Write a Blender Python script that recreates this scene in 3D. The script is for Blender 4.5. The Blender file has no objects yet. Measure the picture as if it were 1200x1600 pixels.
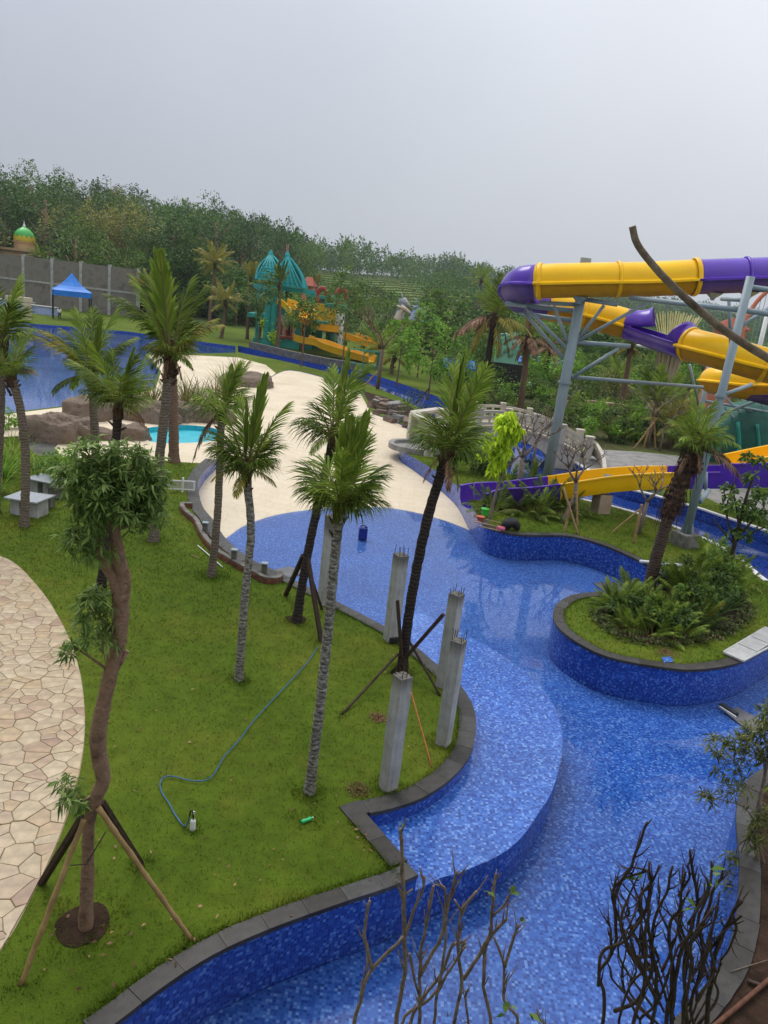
import bpy, math, random
import numpy as np
from mathutils import Vector, Matrix, noise
from mathutils.geometry import delaunay_2d_cdt

R = math.radians
rnd = random.Random(7)
SC = bpy.context.scene
COL = SC.collection

# ------------------------------------------------------------------ camera
F, H = 1202.0, 8.5                       # focal length in photo pixels (1200 wide), eye height in metres
PITCH = math.atan(F / 4230.0)
ROLL = math.atan2(500, 4200)
cr, sr, cp, sp = math.cos(ROLL), math.sin(ROLL), math.cos(PITCH), math.sin(PITCH)
cam = bpy.data.cameras.new('camera')
cam_ob = bpy.data.objects.new('camera', cam)
COL.objects.link(cam_ob)
SC.camera = cam_ob
cam.sensor_fit = 'VERTICAL'
cam.angle = 2 * math.atan(800 / F)
cam.clip_start = 0.05
cam.clip_end = 6000
_r, _d, _f = Vector((1, 0, 0)), Vector((0, -sp, -cp)), Vector((0, cp, -sp))
_x, _y = _r * cr - _d * sr, _r * sr + _d * cr
cam_ob.matrix_world = Matrix(((_x.x, -_y.x, -_f.x, 0), (_x.y, -_y.y, -_f.y, 0), (_x.z, -_y.z, -_f.z, H), (0, 0, 0, 1)))

# ------------------------------------------------------------------ sky, sun, exposure (overcast afternoon)
SUN_EL, SUN_AZ = R(55), R(-35)
W = bpy.data.worlds.new('World')
SC.world = W
W.use_nodes = True
wn = W.node_tree.nodes
wl = W.node_tree.links
wn.clear()
sky = wn.new('ShaderNodeTexSky')
sky.sky_type = 'NISHITA'
sky.sun_disc = False
sky.sun_elevation = SUN_EL
sky.sun_rotation = SUN_AZ
sky.dust_density = 3
tc = wn.new('ShaderNodeTexCoord')
sep = wn.new('ShaderNodeSeparateXYZ')
wl.new(tc.outputs['Generated'], sep.inputs[0])
side = wn.new('ShaderNodeMapRange')      # cloud deck a little thinner towards the sun's side
side.inputs[1].default_value = -0.75
side.inputs[2].default_value = 0.75
side.inputs[3].default_value = 0.0
side.inputs[4].default_value = 1.0
side.interpolation_type = 'SMOOTHERSTEP'
wl.new(sep.outputs[0], side.inputs[0])
ramp = wn.new('ShaderNodeMixRGB')
ramp.inputs[1].default_value = (3.10, 3.33, 3.82, 1)
ramp.inputs[2].default_value = (5.05, 5.20, 5.50, 1)
wl.new(side.outputs[0], ramp.inputs[0])
upr = wn.new('ShaderNodeMapRange')
upr.inputs[1].default_value = 0.0     # overcast sky: about three times as bright overhead as at the horizon
upr.inputs[2].default_value = 1.0
upr.inputs[3].default_value = 1.0
upr.inputs[4].default_value = 2.9
pw_ = wn.new('ShaderNodeMath')
pw_.operation = 'POWER'
pw_.use_clamp = True
pw_.inputs[1].default_value = 1.35
wl.new(sep.outputs[2], pw_.inputs[0])
wl.new(pw_.outputs[0], upr.inputs[0])
cn = wn.new('ShaderNodeTexNoise')
cn.inputs['Scale'].default_value = 1.6
cn.inputs['Detail'].default_value = 4
wl.new(tc.outputs['Generated'], cn.inputs['Vector'])
cnr = wn.new('ShaderNodeMapRange')
cnr.inputs[1].default_value = 0.3
cnr.inputs[2].default_value = 0.7
cnr.inputs[3].default_value = 0.93
cnr.inputs[4].default_value = 1.07
wl.new(cn.outputs[0], cnr.inputs[0])
mu = wn.new('ShaderNodeMath')
mu.operation = 'MULTIPLY'
wl.new(upr.outputs[0], mu.inputs[0])
wl.new(cnr.outputs[0], mu.inputs[1])
sc_ = wn.new('ShaderNodeVectorMath')
sc_.operation = 'SCALE'
wl.new(ramp.outputs[0], sc_.inputs[0])
wl.new(mu.outputs[0], sc_.inputs['Scale'])
veil = wn.new('ShaderNodeMixRGB')
veil.inputs[0].default_value = 0.92
wl.new(sky.outputs[0], veil.inputs[1])
wl.new(sc_.outputs[0], veil.inputs[2])
bg = wn.new('ShaderNodeBackground')
bg.inputs[1].default_value = 0.10
wl.new(veil.outputs[0], bg.inputs[0])
wo = wn.new('ShaderNodeOutputWorld')
wl.new(bg.outputs[0], wo.inputs[0])

sun = bpy.data.lights.new('sun', 'SUN')
sun.energy = 1.5
sun.angle = R(30)
sun.color = (1.0, 0.96, 0.9)
sun_ob = bpy.data.objects.new('sun', sun)
COL.objects.link(sun_ob)
sun_ob.rotation_euler = (Vector((-math.sin(SUN_AZ) * math.cos(SUN_EL), -math.cos(SUN_AZ) * math.cos(SUN_EL), -math.sin(SUN_EL)))).to_track_quat('-Z', 'Y').to_euler()
sun_ob.location = (40, 20, 60)

SC.view_settings.view_transform = 'Standard'
SC.view_settings.look = 'None'
SC.view_settings.gamma = 1
SC.view_settings.use_curve_mapping = False
SC.view_settings.exposure = 0.36
SC.render.engine = 'CYCLES'
SC.cycles.use_denoising = True
SC.cycles.max_bounces = 5
SC.cycles.diffuse_bounces = 3
SC.cycles.glossy_bounces = 2
SC.cycles.transparent_max_bounces = 8
SC.cycles.volume_bounces = 0
SC.cycles.caustics_reflective = False
SC.cycles.caustics_refractive = False

# ------------------------------------------------------------------ survey: photo sight lines to points of the place
def ray(px, py):
    a, b = px - 600, py - 800
    u, v = a * cr + b * sr, -a * sr + b * cr
    return (u, F * cp - v * sp, -F * sp - v * cp)

def at(px, py, z=0.0):
    x, y, w = ray(px, py)
    t = (z - H) / w
    return Vector((x * t, y * t, z))

def aty(px, py, Y):
    x, y, w = ray(px, py)
    t = Y / y
    return Vector((x * t, Y, H + w * t))

def over(px, py, base, back=0.0):
    x, y, w = ray(px, py)
    t = (math.hypot(base[0], base[1]) + back) / math.hypot(x, y)
    return Vector((x * t, y * t, H + w * t))

def proj(p):
    X, Y, Z = p[0], p[1], p[2] - H
    d = Y * cp - Z * sp
    if d < 0.1:
        return (-9999, -9999)
    u, v = X * F / d, (-Y * sp - Z * cp) * F / d
    return (600 + u * cr - v * sr, 800 + u * sr + v * cr)

# ------------------------------------------------------------------ helpers: tags, meshes
def tag(o, label=None, cat=None, group=None, kind=None):
    if label: o['label'] = label
    if cat: o['category'] = cat
    if group: o['group'] = group
    if kind: o['kind'] = kind
    return o

def thing(name, label, cat, loc=(0, 0, 0), group=None, rz=0.0):
    o = bpy.data.objects.new(name, None)
    COL.objects.link(o)
    o.location = loc
    o.rotation_euler = (0, 0, rz)
    o.empty_display_size = 0.2
    return tag(o, label, cat, group)

def link(name, me, parent=None, loc=None, rz=0.0, sc=None):
    o = bpy.data.objects.new(name, me)
    COL.objects.link(o)
    if parent is not None: o.parent = parent
    if loc is not None: o.location = loc
    if rz: o.rotation_euler = (0, 0, rz)
    if sc is not None: o.scale = (sc, sc, sc) if not hasattr(sc, '__len__') else sc
    return o

class MB:
    """collects shapes in world or local coordinates; build() links them as ONE mesh object"""
    def __init__(s, o=(0, 0, 0)):
        s.v, s.f, s.m, s.uv, s.o = [], [], [], {}, Vector(o)
    def add(s, vs, fs, mi=0, uvs=None):
        b = len(s.v)
        s.v += [tuple(Vector(p) - s.o) for p in vs]
        for i, f in enumerate(fs):
            if uvs: s.uv[len(s.f)] = uvs[i]
            s.f.append(tuple(b + j for j in f))
            s.m.append(mi)
    def box(s, c, d, rz=0.0, mi=0, taper=1.0, rot=None):
        hx, hy, hz = d[0] / 2, d[1] / 2, d[2] / 2
        M = rot if rot is not None else Matrix.Rotation(rz, 3, 'Z')
        vs = []
        for z in (-hz, hz):
            k = taper if z > 0 else 1.0
            for x, y in ((-hx, -hy), (hx, -hy), (hx, hy), (-hx, hy)):
                vs.append(Vector(c) + M @ Vector((x * k, y * k, z)))
        s.add(vs, [(3, 2, 1, 0), (4, 5, 6, 7), (0, 1, 5, 4), (1, 2, 6, 5), (2, 3, 7, 6), (3, 0, 4, 7)], mi)
    def bar(s, a, b, w, h, mi=0):
        a, b = Vector(a), Vector(b)
        d = b - a
        q = d.to_track_quat('X', 'Z').to_matrix()
        s.box((a + b) / 2, (d.length, w, h), rot=q, mi=mi)
    def tube(s, pts, rad, n=8, mi=0, cap=True, jit=0.0, rg=None):
        pts = [Vector(p) for p in pts]
        rad = rad if hasattr(rad, '__len__') else [rad] * len(pts)
        up = Vector((0.123, 0.31, 0.94))
        vs, fs = [], []
        x = None
        for i, p in enumerate(pts):
            t = (pts[min(i + 1, len(pts) - 1)] - pts[max(i - 1, 0)]).normalized()
            if x is None:
                x = t.cross(up)
                if x.length < 1e-3: x = t.cross(Vector((1, 0, 0)))
            x = (x - t * x.dot(t)).normalized()
            y = t.cross(x)
            for k in range(n):
                a = 2 * math.pi * k / n
                r = rad[i] * (1 + (rg.uniform(-jit, jit) if jit else 0))
                vs.append(p + (x * math.cos(a) + y * math.sin(a)) * r)
        for i in range(len(pts) - 1):
            for k in range(n):
                k2 = (k + 1) % n
                fs.append((i * n + k, i * n + k2, (i + 1) * n + k2, (i + 1) * n + k))
        if cap:
            fs.append(tuple(range(n))[::-1])
            fs.append(tuple((len(pts) - 1) * n + k for k in range(n)))
        s.add(vs, fs, mi)
    def prism(s, poly, z0, z1, mi=0):
        n = len(poly)
        vs = [(p[0], p[1], z0) for p in poly] + [(p[0], p[1], z1) for p in poly]
        fs = [tuple(range(n, 2 * n))] + [(i, (i + 1) % n, n + (i + 1) % n, n + i) for i in range(n)]
        s.add(vs, fs, mi)
    def lathe(s, c, prof, n=16, mi=0, cap=True):
        vs, fs = [], []
        for r, z in prof:
            for k in range(n):
                a = 2 * math.pi * k / n
                vs.append(Vector(c) + Vector((r * math.cos(a), r * math.sin(a), z)))
        for i in range(len(prof) - 1):
            for k in range(n):
                k2 = (k + 1) % n
                fs.append((i * n + k, i * n + k2, (i + 1) * n + k2, (i + 1) * n + k))
        if cap:
            fs.append(tuple(range(n))[::-1])
            fs.append(tuple((len(prof) - 1) * n + k for k in range(n)))
        s.add(vs, fs, mi)
    def mesh(s, name, mats, smooth=False):
        me = bpy.data.meshes.new(name)
        me.from_pydata(s.v, [], s.f)
        for m in (mats if isinstance(mats, (list, tuple)) else [mats]):
            me.materials.append(m)
        me.polygons.foreach_set('material_index', s.m)
        if s.uv:
            uvl = me.uv_layers.new(name='UVMap')
            for i, p in enumerate(me.polygons):
                if i in s.uv:
                    for li, c in zip(p.loop_indices, s.uv[i]):
                        uvl.data[li].uv = c
        if smooth:
            me.polygons.foreach_set('use_smooth', [True] * len(me.polygons))
        me.update()
        return me
    def build(s, name, mats, parent=None, smooth=False, loc=None):
        o = link(name, s.mesh(name, mats, smooth), parent)
        if parent is None: o.location = s.o
        if loc is not None: o.location = loc
        return o

def smooth_by_angle(o, ang=40):
    me = o.data
    me.polygons.foreach_set('use_smooth', [True] * len(me.polygons))
    me.set_sharp_from_angle(angle=R(ang))
    return o

def bevel(o, w=0.02, seg=2):
    m = o.modifiers.new('bevel', 'BEVEL')
    m.width = w
    m.segments = seg
    m.limit_method = 'ANGLE'
    return o

def fast_mesh(name, V, Fc, mats, smooth=False, midx=None):
    """numpy verts (N,3) and faces (M,k)"""
    me = bpy.data.meshes.new(name)
    V = np.asarray(V, np.float32)
    Fc = np.asarray(Fc, np.int32)
    k = Fc.shape[1]
    me.vertices.add(len(V))
    me.vertices.foreach_set('co', V.ravel())
    me.loops.add(Fc.size)
    me.loops.foreach_set('vertex_index', Fc.ravel())
    me.polygons.add(len(Fc))
    me.polygons.foreach_set('loop_start', np.arange(0, Fc.size, k, dtype=np.int32))
    for m in (mats if isinstance(mats, (list, tuple)) else [mats]):
        me.materials.append(m)
    if midx is not None:
        me.polygons.foreach_set('material_index', np.asarray(midx, np.int32))
    if smooth:
        me.polygons.foreach_set('use_smooth', [True] * len(Fc))
    me.update(calc_edges=True)
    return me

def catmull(pts, n=6, closed=False):
    P = [Vector(p) for p in pts]
    m = len(P)
    out = []
    for i in range(m if closed else m - 1):
        if closed:
            a, b, c, d = P[(i - 1) % m], P[i], P[(i + 1) % m], P[(i + 2) % m]
        else:
            b, c = P[i], P[i + 1]
            a = P[i - 1] if i > 0 else b * 2 - c
            d = P[i + 2] if i + 2 < m else c * 2 - b
        for j in range(n):
            t = j / n
            out.append(0.5 * ((2 * b) + (c - a) * t + (2 * a - 5 * b + 4 * c - d) * t * t + (3 * b - a - 3 * c + d) * t ** 3))
    if not closed: out.append(P[-1])
    return out

def resample(pts, step):
    P = [Vector(p) for p in pts]
    out = [P[0]]
    acc = 0.0
    L = sum((P[i + 1] - P[i]).length for i in range(len(P) - 1))
    n = max(1, round(L / step))
    st = L / n
    tgt = st
    for i in range(len(P) - 1):
        seg = (P[i + 1] - P[i]).length
        while seg > 1e-9 and tgt <= acc + seg + 1e-6 and len(out) <= n:
            out.append(P[i].lerp(P[i + 1], (tgt - acc) / seg))
            tgt += st
        acc += seg
    if len(out) <= n: out.append(P[-1])
    return out

def inpoly(x, y, poly):
    c = False
    j = len(poly) - 1
    for i in range(len(poly)):
        xi, yi, xj, yj = poly[i][0], poly[i][1], poly[j][0], poly[j][1]
        if (yi > y) != (yj > y) and x < (xj - xi) * (y - yi) / (yj - yi) + xi:
            c = not c
        j = i
    return c

def inpoly_np(X, Y, poly):
    c = np.zeros(len(X), bool)
    j = len(poly) - 1
    for i in range(len(poly)):
        xi, yi, xj, yj = poly[i][0], poly[i][1], poly[j][0], poly[j][1]
        if yi != yj:
            t = ((yi > Y) != (yj > Y)) & (X < (xj - xi) * (Y - yi) / (yj - yi) + xi)
            c ^= t
        j = i
    return c

# ------------------------------------------------------------------ materials
def nmat(name, rough=0.7, spec=0.3):
    m = bpy.data.materials.new(name)
    m.use_nodes = True
    nt = m.node_tree
    b = nt.nodes['Principled BSDF']
    b.inputs['Roughness'].default_value = rough
    b.inputs['Specular IOR Level'].default_value = spec
    return m, nt, b

def ramp_node(nt, stops, interp='LINEAR'):
    r = nt.nodes.new('ShaderNodeValToRGB')
    r.color_ramp.interpolation = interp
    e = r.color_ramp.elements
    while len(e) < len(stops): e.new(0.5)
    for i, (p, c) in enumerate(stops):
        e[i].position = p
        e[i].color = (c[0], c[1], c[2], 1)
    return r

def noise_node(nt, scale, detail=4, rough=0.6, vec=None, dims=None):
    n = nt.nodes.new('ShaderNodeTexNoise')
    n.inputs['Scale'].default_value = scale
    n.inputs['Detail'].default_value = detail
    n.inputs['Roughness'].default_value = rough
    if vec is not None: nt.links.new(vec, n.inputs['Vector'])
    return n

def bump_node(nt, b, h, strength=0.3, dist=0.02):
    u = nt.nodes.new('ShaderNodeBump')
    u.inputs['Strength'].default_value = strength
    u.inputs['Distance'].default_value = dist
    nt.links.new(h, u.inputs['Height'])
    nt.links.new(u.outputs[0], b.inputs['Normal'])

def mottled(name, c1, c2, scale=3.0, rough=0.75, spec=0.3, bump=0.25, bscale=None, c3=None, coord='Object', dist=0.02):
    m, nt, b = nmat(name, rough, spec)
    t = nt.nodes.new('ShaderNodeTexCoord')
    n = noise_node(nt, scale, 6, 0.65, t.outputs[coord])
    stops = [(0.32, c1), (0.68, c2)] if c3 is None else [(0.3, c1), (0.5, c2), (0.7, c3)]
    r = ramp_node(nt, stops)
    nt.links.new(n.outputs[0], r.inputs[0])
    nt.links.new(r.outputs[0], b.inputs['Base Color'])
    if bump:
        n2 = noise_node(nt, bscale or scale * 6, 5, 0.6, t.outputs[coord])
        bump_node(nt, b, n2.outputs[0], bump, dist)
    return m

def varied(name, stops, rough=0.6, spec=0.25, island=True, transl=0.0, noise_scale=None):
    """colour picked per leaf / per object so that alike pieces differ"""
    m, nt, b = nmat(name, rough, spec)
    r = ramp_node(nt, stops)
    if island:
        g = nt.nodes.new('ShaderNodeNewGeometry')
        src = g.outputs['Random Per Island']
    else:
        g = nt.nodes.new('ShaderNodeObjectInfo')
        src = g.outputs['Random']
    nt.links.new(src, r.inputs[0])
    colour = r.outputs[0]
    if noise_scale:
        t = nt.nodes.new('ShaderNodeTexCoord')
        n = noise_node(nt, noise_scale, 4, 0.6, t.outputs['Object'])
        mr = nt.nodes.new('ShaderNodeMapRange')
        mr.inputs[1].default_value = 0.3
        mr.inputs[2].default_value = 0.7
        mr.inputs[3].default_value = 0.7
        mr.inputs[4].default_value = 1.25
        nt.links.new(n.outputs[0], mr.inputs[0])
        s = nt.nodes.new('ShaderNodeVectorMath')
        s.operation = 'SCALE'
        nt.links.new(colour, s.inputs[0])
        nt.links.new(mr.outputs[0], s.inputs['Scale'])
        colour = s.outputs[0]
    nt.links.new(colour, b.inputs['Base Color'])
    if transl:
        tr = nt.nodes.new('ShaderNodeBsdfTranslucent')
        nt.links.new(colour, tr.inputs[0])
        mx = nt.nodes.new('ShaderNodeMixShader')
        mx.inputs[0].default_value = transl
        out = nt.nodes['Material Output']
        nt.links.new(b.outputs[0], mx.inputs[1])
        nt.links.new(tr.outputs[0], mx.inputs[2])
        nt.links.new(mx.outputs[0], out.inputs[0])
    return m

LEAF_GAIN = 1.62
def leafmat(name, dark, mid, light, transl=0.25, rough=0.5):
    """per-leaf colour plus a slow drift from clump to clump and from plant to plant"""
    k = LEAF_GAIN
    m = varied(name, [(0.0, tuple(v * k for v in dark)), (0.5, tuple(v * k for v in mid)), (1.0, tuple(v * k for v in light))], rough, 0.12, True, transl, noise_scale=0.9)
    return m

MAT = {}
# mosaic tiles: 5 cm squares in a mix of blues, laid along the UVs (metres)
def tile_mat(name, pal, rough=0.18, sky_sheen=False):
    m, nt, b = nmat(name, rough, 0.5)
    uv = nt.nodes.new('ShaderNodeUVMap')
    s = nt.nodes.new('ShaderNodeVectorMath'); s.operation = 'SCALE'
    s.inputs['Scale'].default_value = 1 / 0.049
    nt.links.new(uv.outputs[0], s.inputs[0])
    fl = nt.nodes.new('ShaderNodeVectorMath'); fl.operation = 'FLOOR'
    nt.links.new(s.outputs[0], fl.inputs[0])
    wn_ = nt.nodes.new('ShaderNodeTexWhiteNoise'); wn_.noise_dimensions = '2D'
    nt.links.new(fl.outputs[0], wn_.inputs['Vector'])
    r = ramp_node(nt, pal, 'CONSTANT')
    nt.links.new(wn_.outputs[0], r.inputs[0])
    fr = nt.nodes.new('ShaderNodeVectorMath'); fr.operation = 'FRACTION'
    nt.links.new(s.outputs[0], fr.inputs[0])
    sx = nt.nodes.new('ShaderNodeSeparateXYZ')
    nt.links.new(fr.outputs[0], sx.inputs[0])
    lo = nt.nodes.new('ShaderNodeMath'); lo.operation = 'MINIMUM'
    nt.links.new(sx.outputs[0], lo.inputs[0]); nt.links.new(sx.outputs[1], lo.inputs[1])
    lt = nt.nodes.new('ShaderNodeMath'); lt.operation = 'LESS_THAN'; lt.inputs[1].default_value = 0.07
    nt.links.new(lo.outputs[0], lt.inputs[0])
    # slow stains: dirt and scale
    n = noise_node(nt, 0.35, 6, 0.65, uv.outputs[0])
    mr = nt.nodes.new('ShaderNodeMapRange')
    mr.inputs[1].default_value = 0.35; mr.inputs[2].default_value = 0.7
    mr.inputs[3].default_value = 0.86; mr.inputs[4].default_value = 1.15
    nt.links.new(n.outputs[0], mr.inputs[0])
    mx = nt.nodes.new('ShaderNodeMixRGB')
    mx.inputs[2].default_value = (0.040, 0.105, 0.44, 1)
    nt.links.new(lt.outputs[0], mx.inputs[0])
    nt.links.new(r.outputs[0], mx.inputs[1])
    v = nt.nodes.new('ShaderNodeVectorMath'); v.operation = 'SCALE'
    nt.links.new(mx.outputs[0], v.inputs[0]); nt.links.new(mr.outputs[0], v.inputs['Scale'])
    # brownish silt patches
    n3 = noise_node(nt, 0.9, 5, 0.6, uv.outputs[0])
    m3 = nt.nodes.new('ShaderNodeMapRange')
    m3.inputs[1].default_value = 0.66; m3.inputs[2].default_value = 0.8
    m3.inputs[3].default_value = 0.0; m3.inputs[4].default_value = 0.35
    nt.links.new(n3.outputs[0], m3.inputs[0])
    mx2 = nt.nodes.new('ShaderNodeMixRGB')
    mx2.inputs[2].default_value = (0.16, 0.16, 0.2, 1)
    nt.links.new(m3.outputs[0], mx2.inputs[0]); nt.links.new(v.outputs[0], mx2.inputs[1])
    col_ = mx2.outputs[0]
    if sky_sheen:                              # pale sky reflection painted into the floor colour of the upper round pool
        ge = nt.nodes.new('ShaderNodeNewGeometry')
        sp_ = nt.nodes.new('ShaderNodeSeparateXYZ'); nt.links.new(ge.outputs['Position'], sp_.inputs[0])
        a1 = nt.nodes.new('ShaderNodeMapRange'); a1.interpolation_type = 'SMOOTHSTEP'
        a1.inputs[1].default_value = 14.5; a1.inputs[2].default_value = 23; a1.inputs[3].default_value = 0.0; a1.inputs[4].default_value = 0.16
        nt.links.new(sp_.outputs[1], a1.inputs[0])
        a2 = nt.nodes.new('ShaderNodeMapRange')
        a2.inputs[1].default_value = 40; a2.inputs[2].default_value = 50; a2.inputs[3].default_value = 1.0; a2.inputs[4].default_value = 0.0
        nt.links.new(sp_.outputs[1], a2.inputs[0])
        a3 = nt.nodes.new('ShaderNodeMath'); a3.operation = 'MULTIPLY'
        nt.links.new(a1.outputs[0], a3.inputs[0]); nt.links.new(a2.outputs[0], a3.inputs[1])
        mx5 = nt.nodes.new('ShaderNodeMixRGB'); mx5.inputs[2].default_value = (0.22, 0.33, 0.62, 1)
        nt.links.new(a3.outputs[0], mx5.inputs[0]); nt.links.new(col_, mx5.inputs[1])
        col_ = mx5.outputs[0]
    nt.links.new(col_, b.inputs['Base Color'])
    h = nt.nodes.new('ShaderNodeMath'); h.operation = 'SUBTRACT'; h.inputs[0].default_value = 1.0
    nt.links.new(lt.outputs[0], h.inputs[1])
    bump_node(nt, b, h.outputs[0], 0.25, 0.004)
    return m
MAT['tile'] = tile_mat('blue_mosaic', [(0, (0.011, 0.052, 0.27)), (0.16, (0.018, 0.084, 0.37)), (0.40, (0.030, 0.122, 0.46)), (0.70, (0.060, 0.178, 0.54)), (0.90, (0.135, 0.275, 0.62))], sky_sheen=True)
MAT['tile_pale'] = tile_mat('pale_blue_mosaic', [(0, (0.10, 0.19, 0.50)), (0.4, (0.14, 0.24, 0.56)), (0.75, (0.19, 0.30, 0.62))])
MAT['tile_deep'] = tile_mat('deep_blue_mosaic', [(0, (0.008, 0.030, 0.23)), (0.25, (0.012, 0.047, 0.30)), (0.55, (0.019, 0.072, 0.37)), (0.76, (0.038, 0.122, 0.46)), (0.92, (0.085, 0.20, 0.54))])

def grass_colour(nt):
    g = nt.nodes.new('ShaderNodeNewGeometry')
    n1 = noise_node(nt, 0.22, 5, 0.6, g.outputs['Position'])
    r1 = ramp_node(nt, [(0.30, (0.062, 0.112, 0.008)), (0.50, (0.092, 0.138, 0.011)), (0.70, (0.132, 0.155, 0.017))])
    nt.links.new(n1.outputs[0], r1.inputs[0])
    n2 = noise_node(nt, 2.6, 6, 0.7, g.outputs['Position'])
    mr = nt.nodes.new('ShaderNodeMapRange')
    mr.inputs[1].default_value = 0.3; mr.inputs[2].default_value = 0.72
    mr.inputs[3].default_value = 0.72; mr.inputs[4].default_value = 1.22
    nt.links.new(n2.outputs[0], mr.inputs[0])
    s = nt.nodes.new('ShaderNodeVectorMath'); s.operation = 'SCALE'
    n5 = noise_node(nt, 0.75, 5, 0.7, g.outputs['Position'])
    m5 = nt.nodes.new('ShaderNodeMapRange')
    m5.inputs[1].default_value = 0.56; m5.inputs[2].default_value = 0.72; m5.inputs[3].default_value = 0.0; m5.inputs[4].default_value = 0.34
    nt.links.new(n5.outputs[0], m5.inputs[0])
    mx5 = nt.nodes.new('ShaderNodeMixRGB'); mx5.inputs[2].default_value = (0.175, 0.145, 0.022, 1)
    nt.links.new(m5.outputs[0], mx5.inputs[0]); nt.links.new(r1.outputs[0], mx5.inputs[1])
    nt.links.new(mx5.outputs[0], s.inputs[0]); nt.links.new(mr.outputs[0], s.inputs['Scale'])
    return g, s.outputs[0]

m, nt, b = nmat('lawn', 0.9, 0.1)
g, c = grass_colour(nt)
nf = noise_node(nt, 45, 5, 0.75, g.outputs['Position'])
mr = nt.nodes.new('ShaderNodeMapRange')
mr.inputs[1].default_value = 0.3; mr.inputs[2].default_value = 0.7; mr.inputs[3].default_value = 0.55; mr.inputs[4].default_value = 1.3
nt.links.new(nf.outputs[0], mr.inputs[0])
s = nt.nodes.new('ShaderNodeVectorMath'); s.operation = 'SCALE'
nt.links.new(c, s.inputs[0]); nt.links.new(mr.outputs[0], s.inputs['Scale'])
nt.links.new(s.outputs[0], b.inputs['Base Color'])
bump_node(nt, b, nf.outputs[0], 0.6, 0.04)
MAT['lawn'] = m

m, nt, b = nmat('grass_blade', 0.7, 0.15)
g, c = grass_colour(nt)
r = ramp_node(nt, [(0, (0.78, 0.82, 0.8)), (0.55, (1.15, 1.15, 1.0)), (1, (1.9, 1.75, 1.5))])
nt.links.new(g.outputs['Random Per Island'], r.inputs[0])
mx = nt.nodes.new('ShaderNodeMixRGB'); mx.blend_type = 'MULTIPLY'; mx.inputs[0].default_value = 1
nt.links.new(c, mx.inputs[1]); nt.links.new(r.outputs[0], mx.inputs[2])
nt.links.new(mx.outputs[0], b.inputs['Base Color'])
tr_ = nt.nodes.new('ShaderNodeBsdfTranslucent'); nt.links.new(mx.outputs[0], tr_.inputs[0])
ms_ = nt.nodes.new('ShaderNodeMixShader'); ms_.inputs[0].default_value = 0.5
nt.links.new(b.outputs[0], ms_.inputs[1]); nt.links.new(tr_.outputs[0], ms_.inputs[2]); nt.links.new(ms_.outputs[0], nt.nodes['Material Output'].inputs[0])
MAT['blade'] = m

m, nt, b = nmat('water', 0.03, 0.5)
nt.nodes.remove(b)
tp = nt.nodes.new('ShaderNodeBsdfTransparent'); tp.inputs[0].default_value = (0.95, 0.975, 1.0, 1)
gl = nt.nodes.new('ShaderNodeBsdfGlossy'); gl.inputs['Roughness'].default_value = 0.035
fr = nt.nodes.new('ShaderNodeFresnel'); fr.inputs[0].default_value = 1.33
mxs = nt.nodes.new('ShaderNodeMixShader')
geo = nt.nodes.new('ShaderNodeNewGeometry')
nw = noise_node(nt, 3.0, 3, 0.5, geo.outputs['Position'])
bu = nt.nodes.new('ShaderNodeBump'); bu.inputs['Strength'].default_value = 0.05; bu.inputs['Distance'].default_value = 0.03
nt.links.new(nw.outputs[0], bu.inputs['Height'])
nt.links.new(bu.outputs[0], gl.inputs['Normal']); nt.links.new(bu.outputs[0], fr.inputs['Normal'])
nt.links.new(fr.outputs[0], mxs.inputs[0]); nt.links.new(tp.outputs[0], mxs.inputs[1]); nt.links.new(gl.outputs[0], mxs.inputs[2])
nt.links.new(mxs.outputs[0], nt.nodes['Material Output'].inputs[0])
MAT['water'] = m

m, nt, b = nmat('cream_render', 0.68, 0.25)
g = nt.nodes.new('ShaderNodeNewGeometry')
n1 = noise_node(nt, 0.28, 7, 0.68, g.outputs['Position'])
r1 = ramp_node(nt, [(0.30, (0.50, 0.40, 0.27)), (0.44, (0.63, 0.53, 0.38)), (0.70, (0.70, 0.60, 0.45))])
nt.links.new(n1.outputs[0], r1.inputs[0])
n2 = noise_node(nt, 5.0, 6, 0.7, g.outputs['Position'])
m2 = nt.nodes.new('ShaderNodeMapRange'); m2.inputs[1].default_value = 0.3; m2.inputs[2].default_value = 0.75; m2.inputs[3].default_value = 0.90; m2.inputs[4].default_value = 1.05
nt.links.new(n2.outputs[0], m2.inputs[0])
br_ = nt.nodes.new('ShaderNodeTexBrick')          # casting joints of the screed
br_.inputs['Scale'].default_value = 0.36; br_.inputs['Mortar Size'].default_value = 0.006; br_.inputs['Mortar Smooth'].default_value = 0.3
br_.inputs['Color1'].default_value = (1, 1, 1, 1); br_.inputs['Color2'].default_value = (0.96, 0.955, 0.94, 1); br_.inputs['Mortar'].default_value = (0.86, 0.83, 0.78, 1)
nt.links.new(g.outputs['Position'], br_.inputs['Vector'])
mxj = nt.nodes.new('ShaderNodeMixRGB'); mxj.blend_type = 'MULTIPLY'; mxj.inputs[0].default_value = 1
nt.links.new(r1.outputs[0], mxj.inputs[1]); nt.links.new(br_.outputs[0], mxj.inputs[2])
sv_ = nt.nodes.new('ShaderNodeVectorMath'); sv_.operation = 'SCALE'
nt.links.new(mxj.outputs[0], sv_.inputs[0]); nt.links.new(m2.outputs[0], sv_.inputs['Scale'])
nt.links.new(sv_.outputs[0], b.inputs['Base Color'])
bump_node(nt, b, n2.outputs[0], 0.15, 0.01)
MAT['cream'] = m
MAT['cream2'] = mottled('stained_cream', (0.40, 0.34, 0.24), (0.55, 0.48, 0.36), 0.6, 0.8, 0.2, 0.15, 30)
MAT['slate'] = mottled('slate_coping', (0.060, 0.060, 0.062), (0.14, 0.138, 0.135), 1.2, 0.28, 0.5, 0.2, 14)
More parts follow.
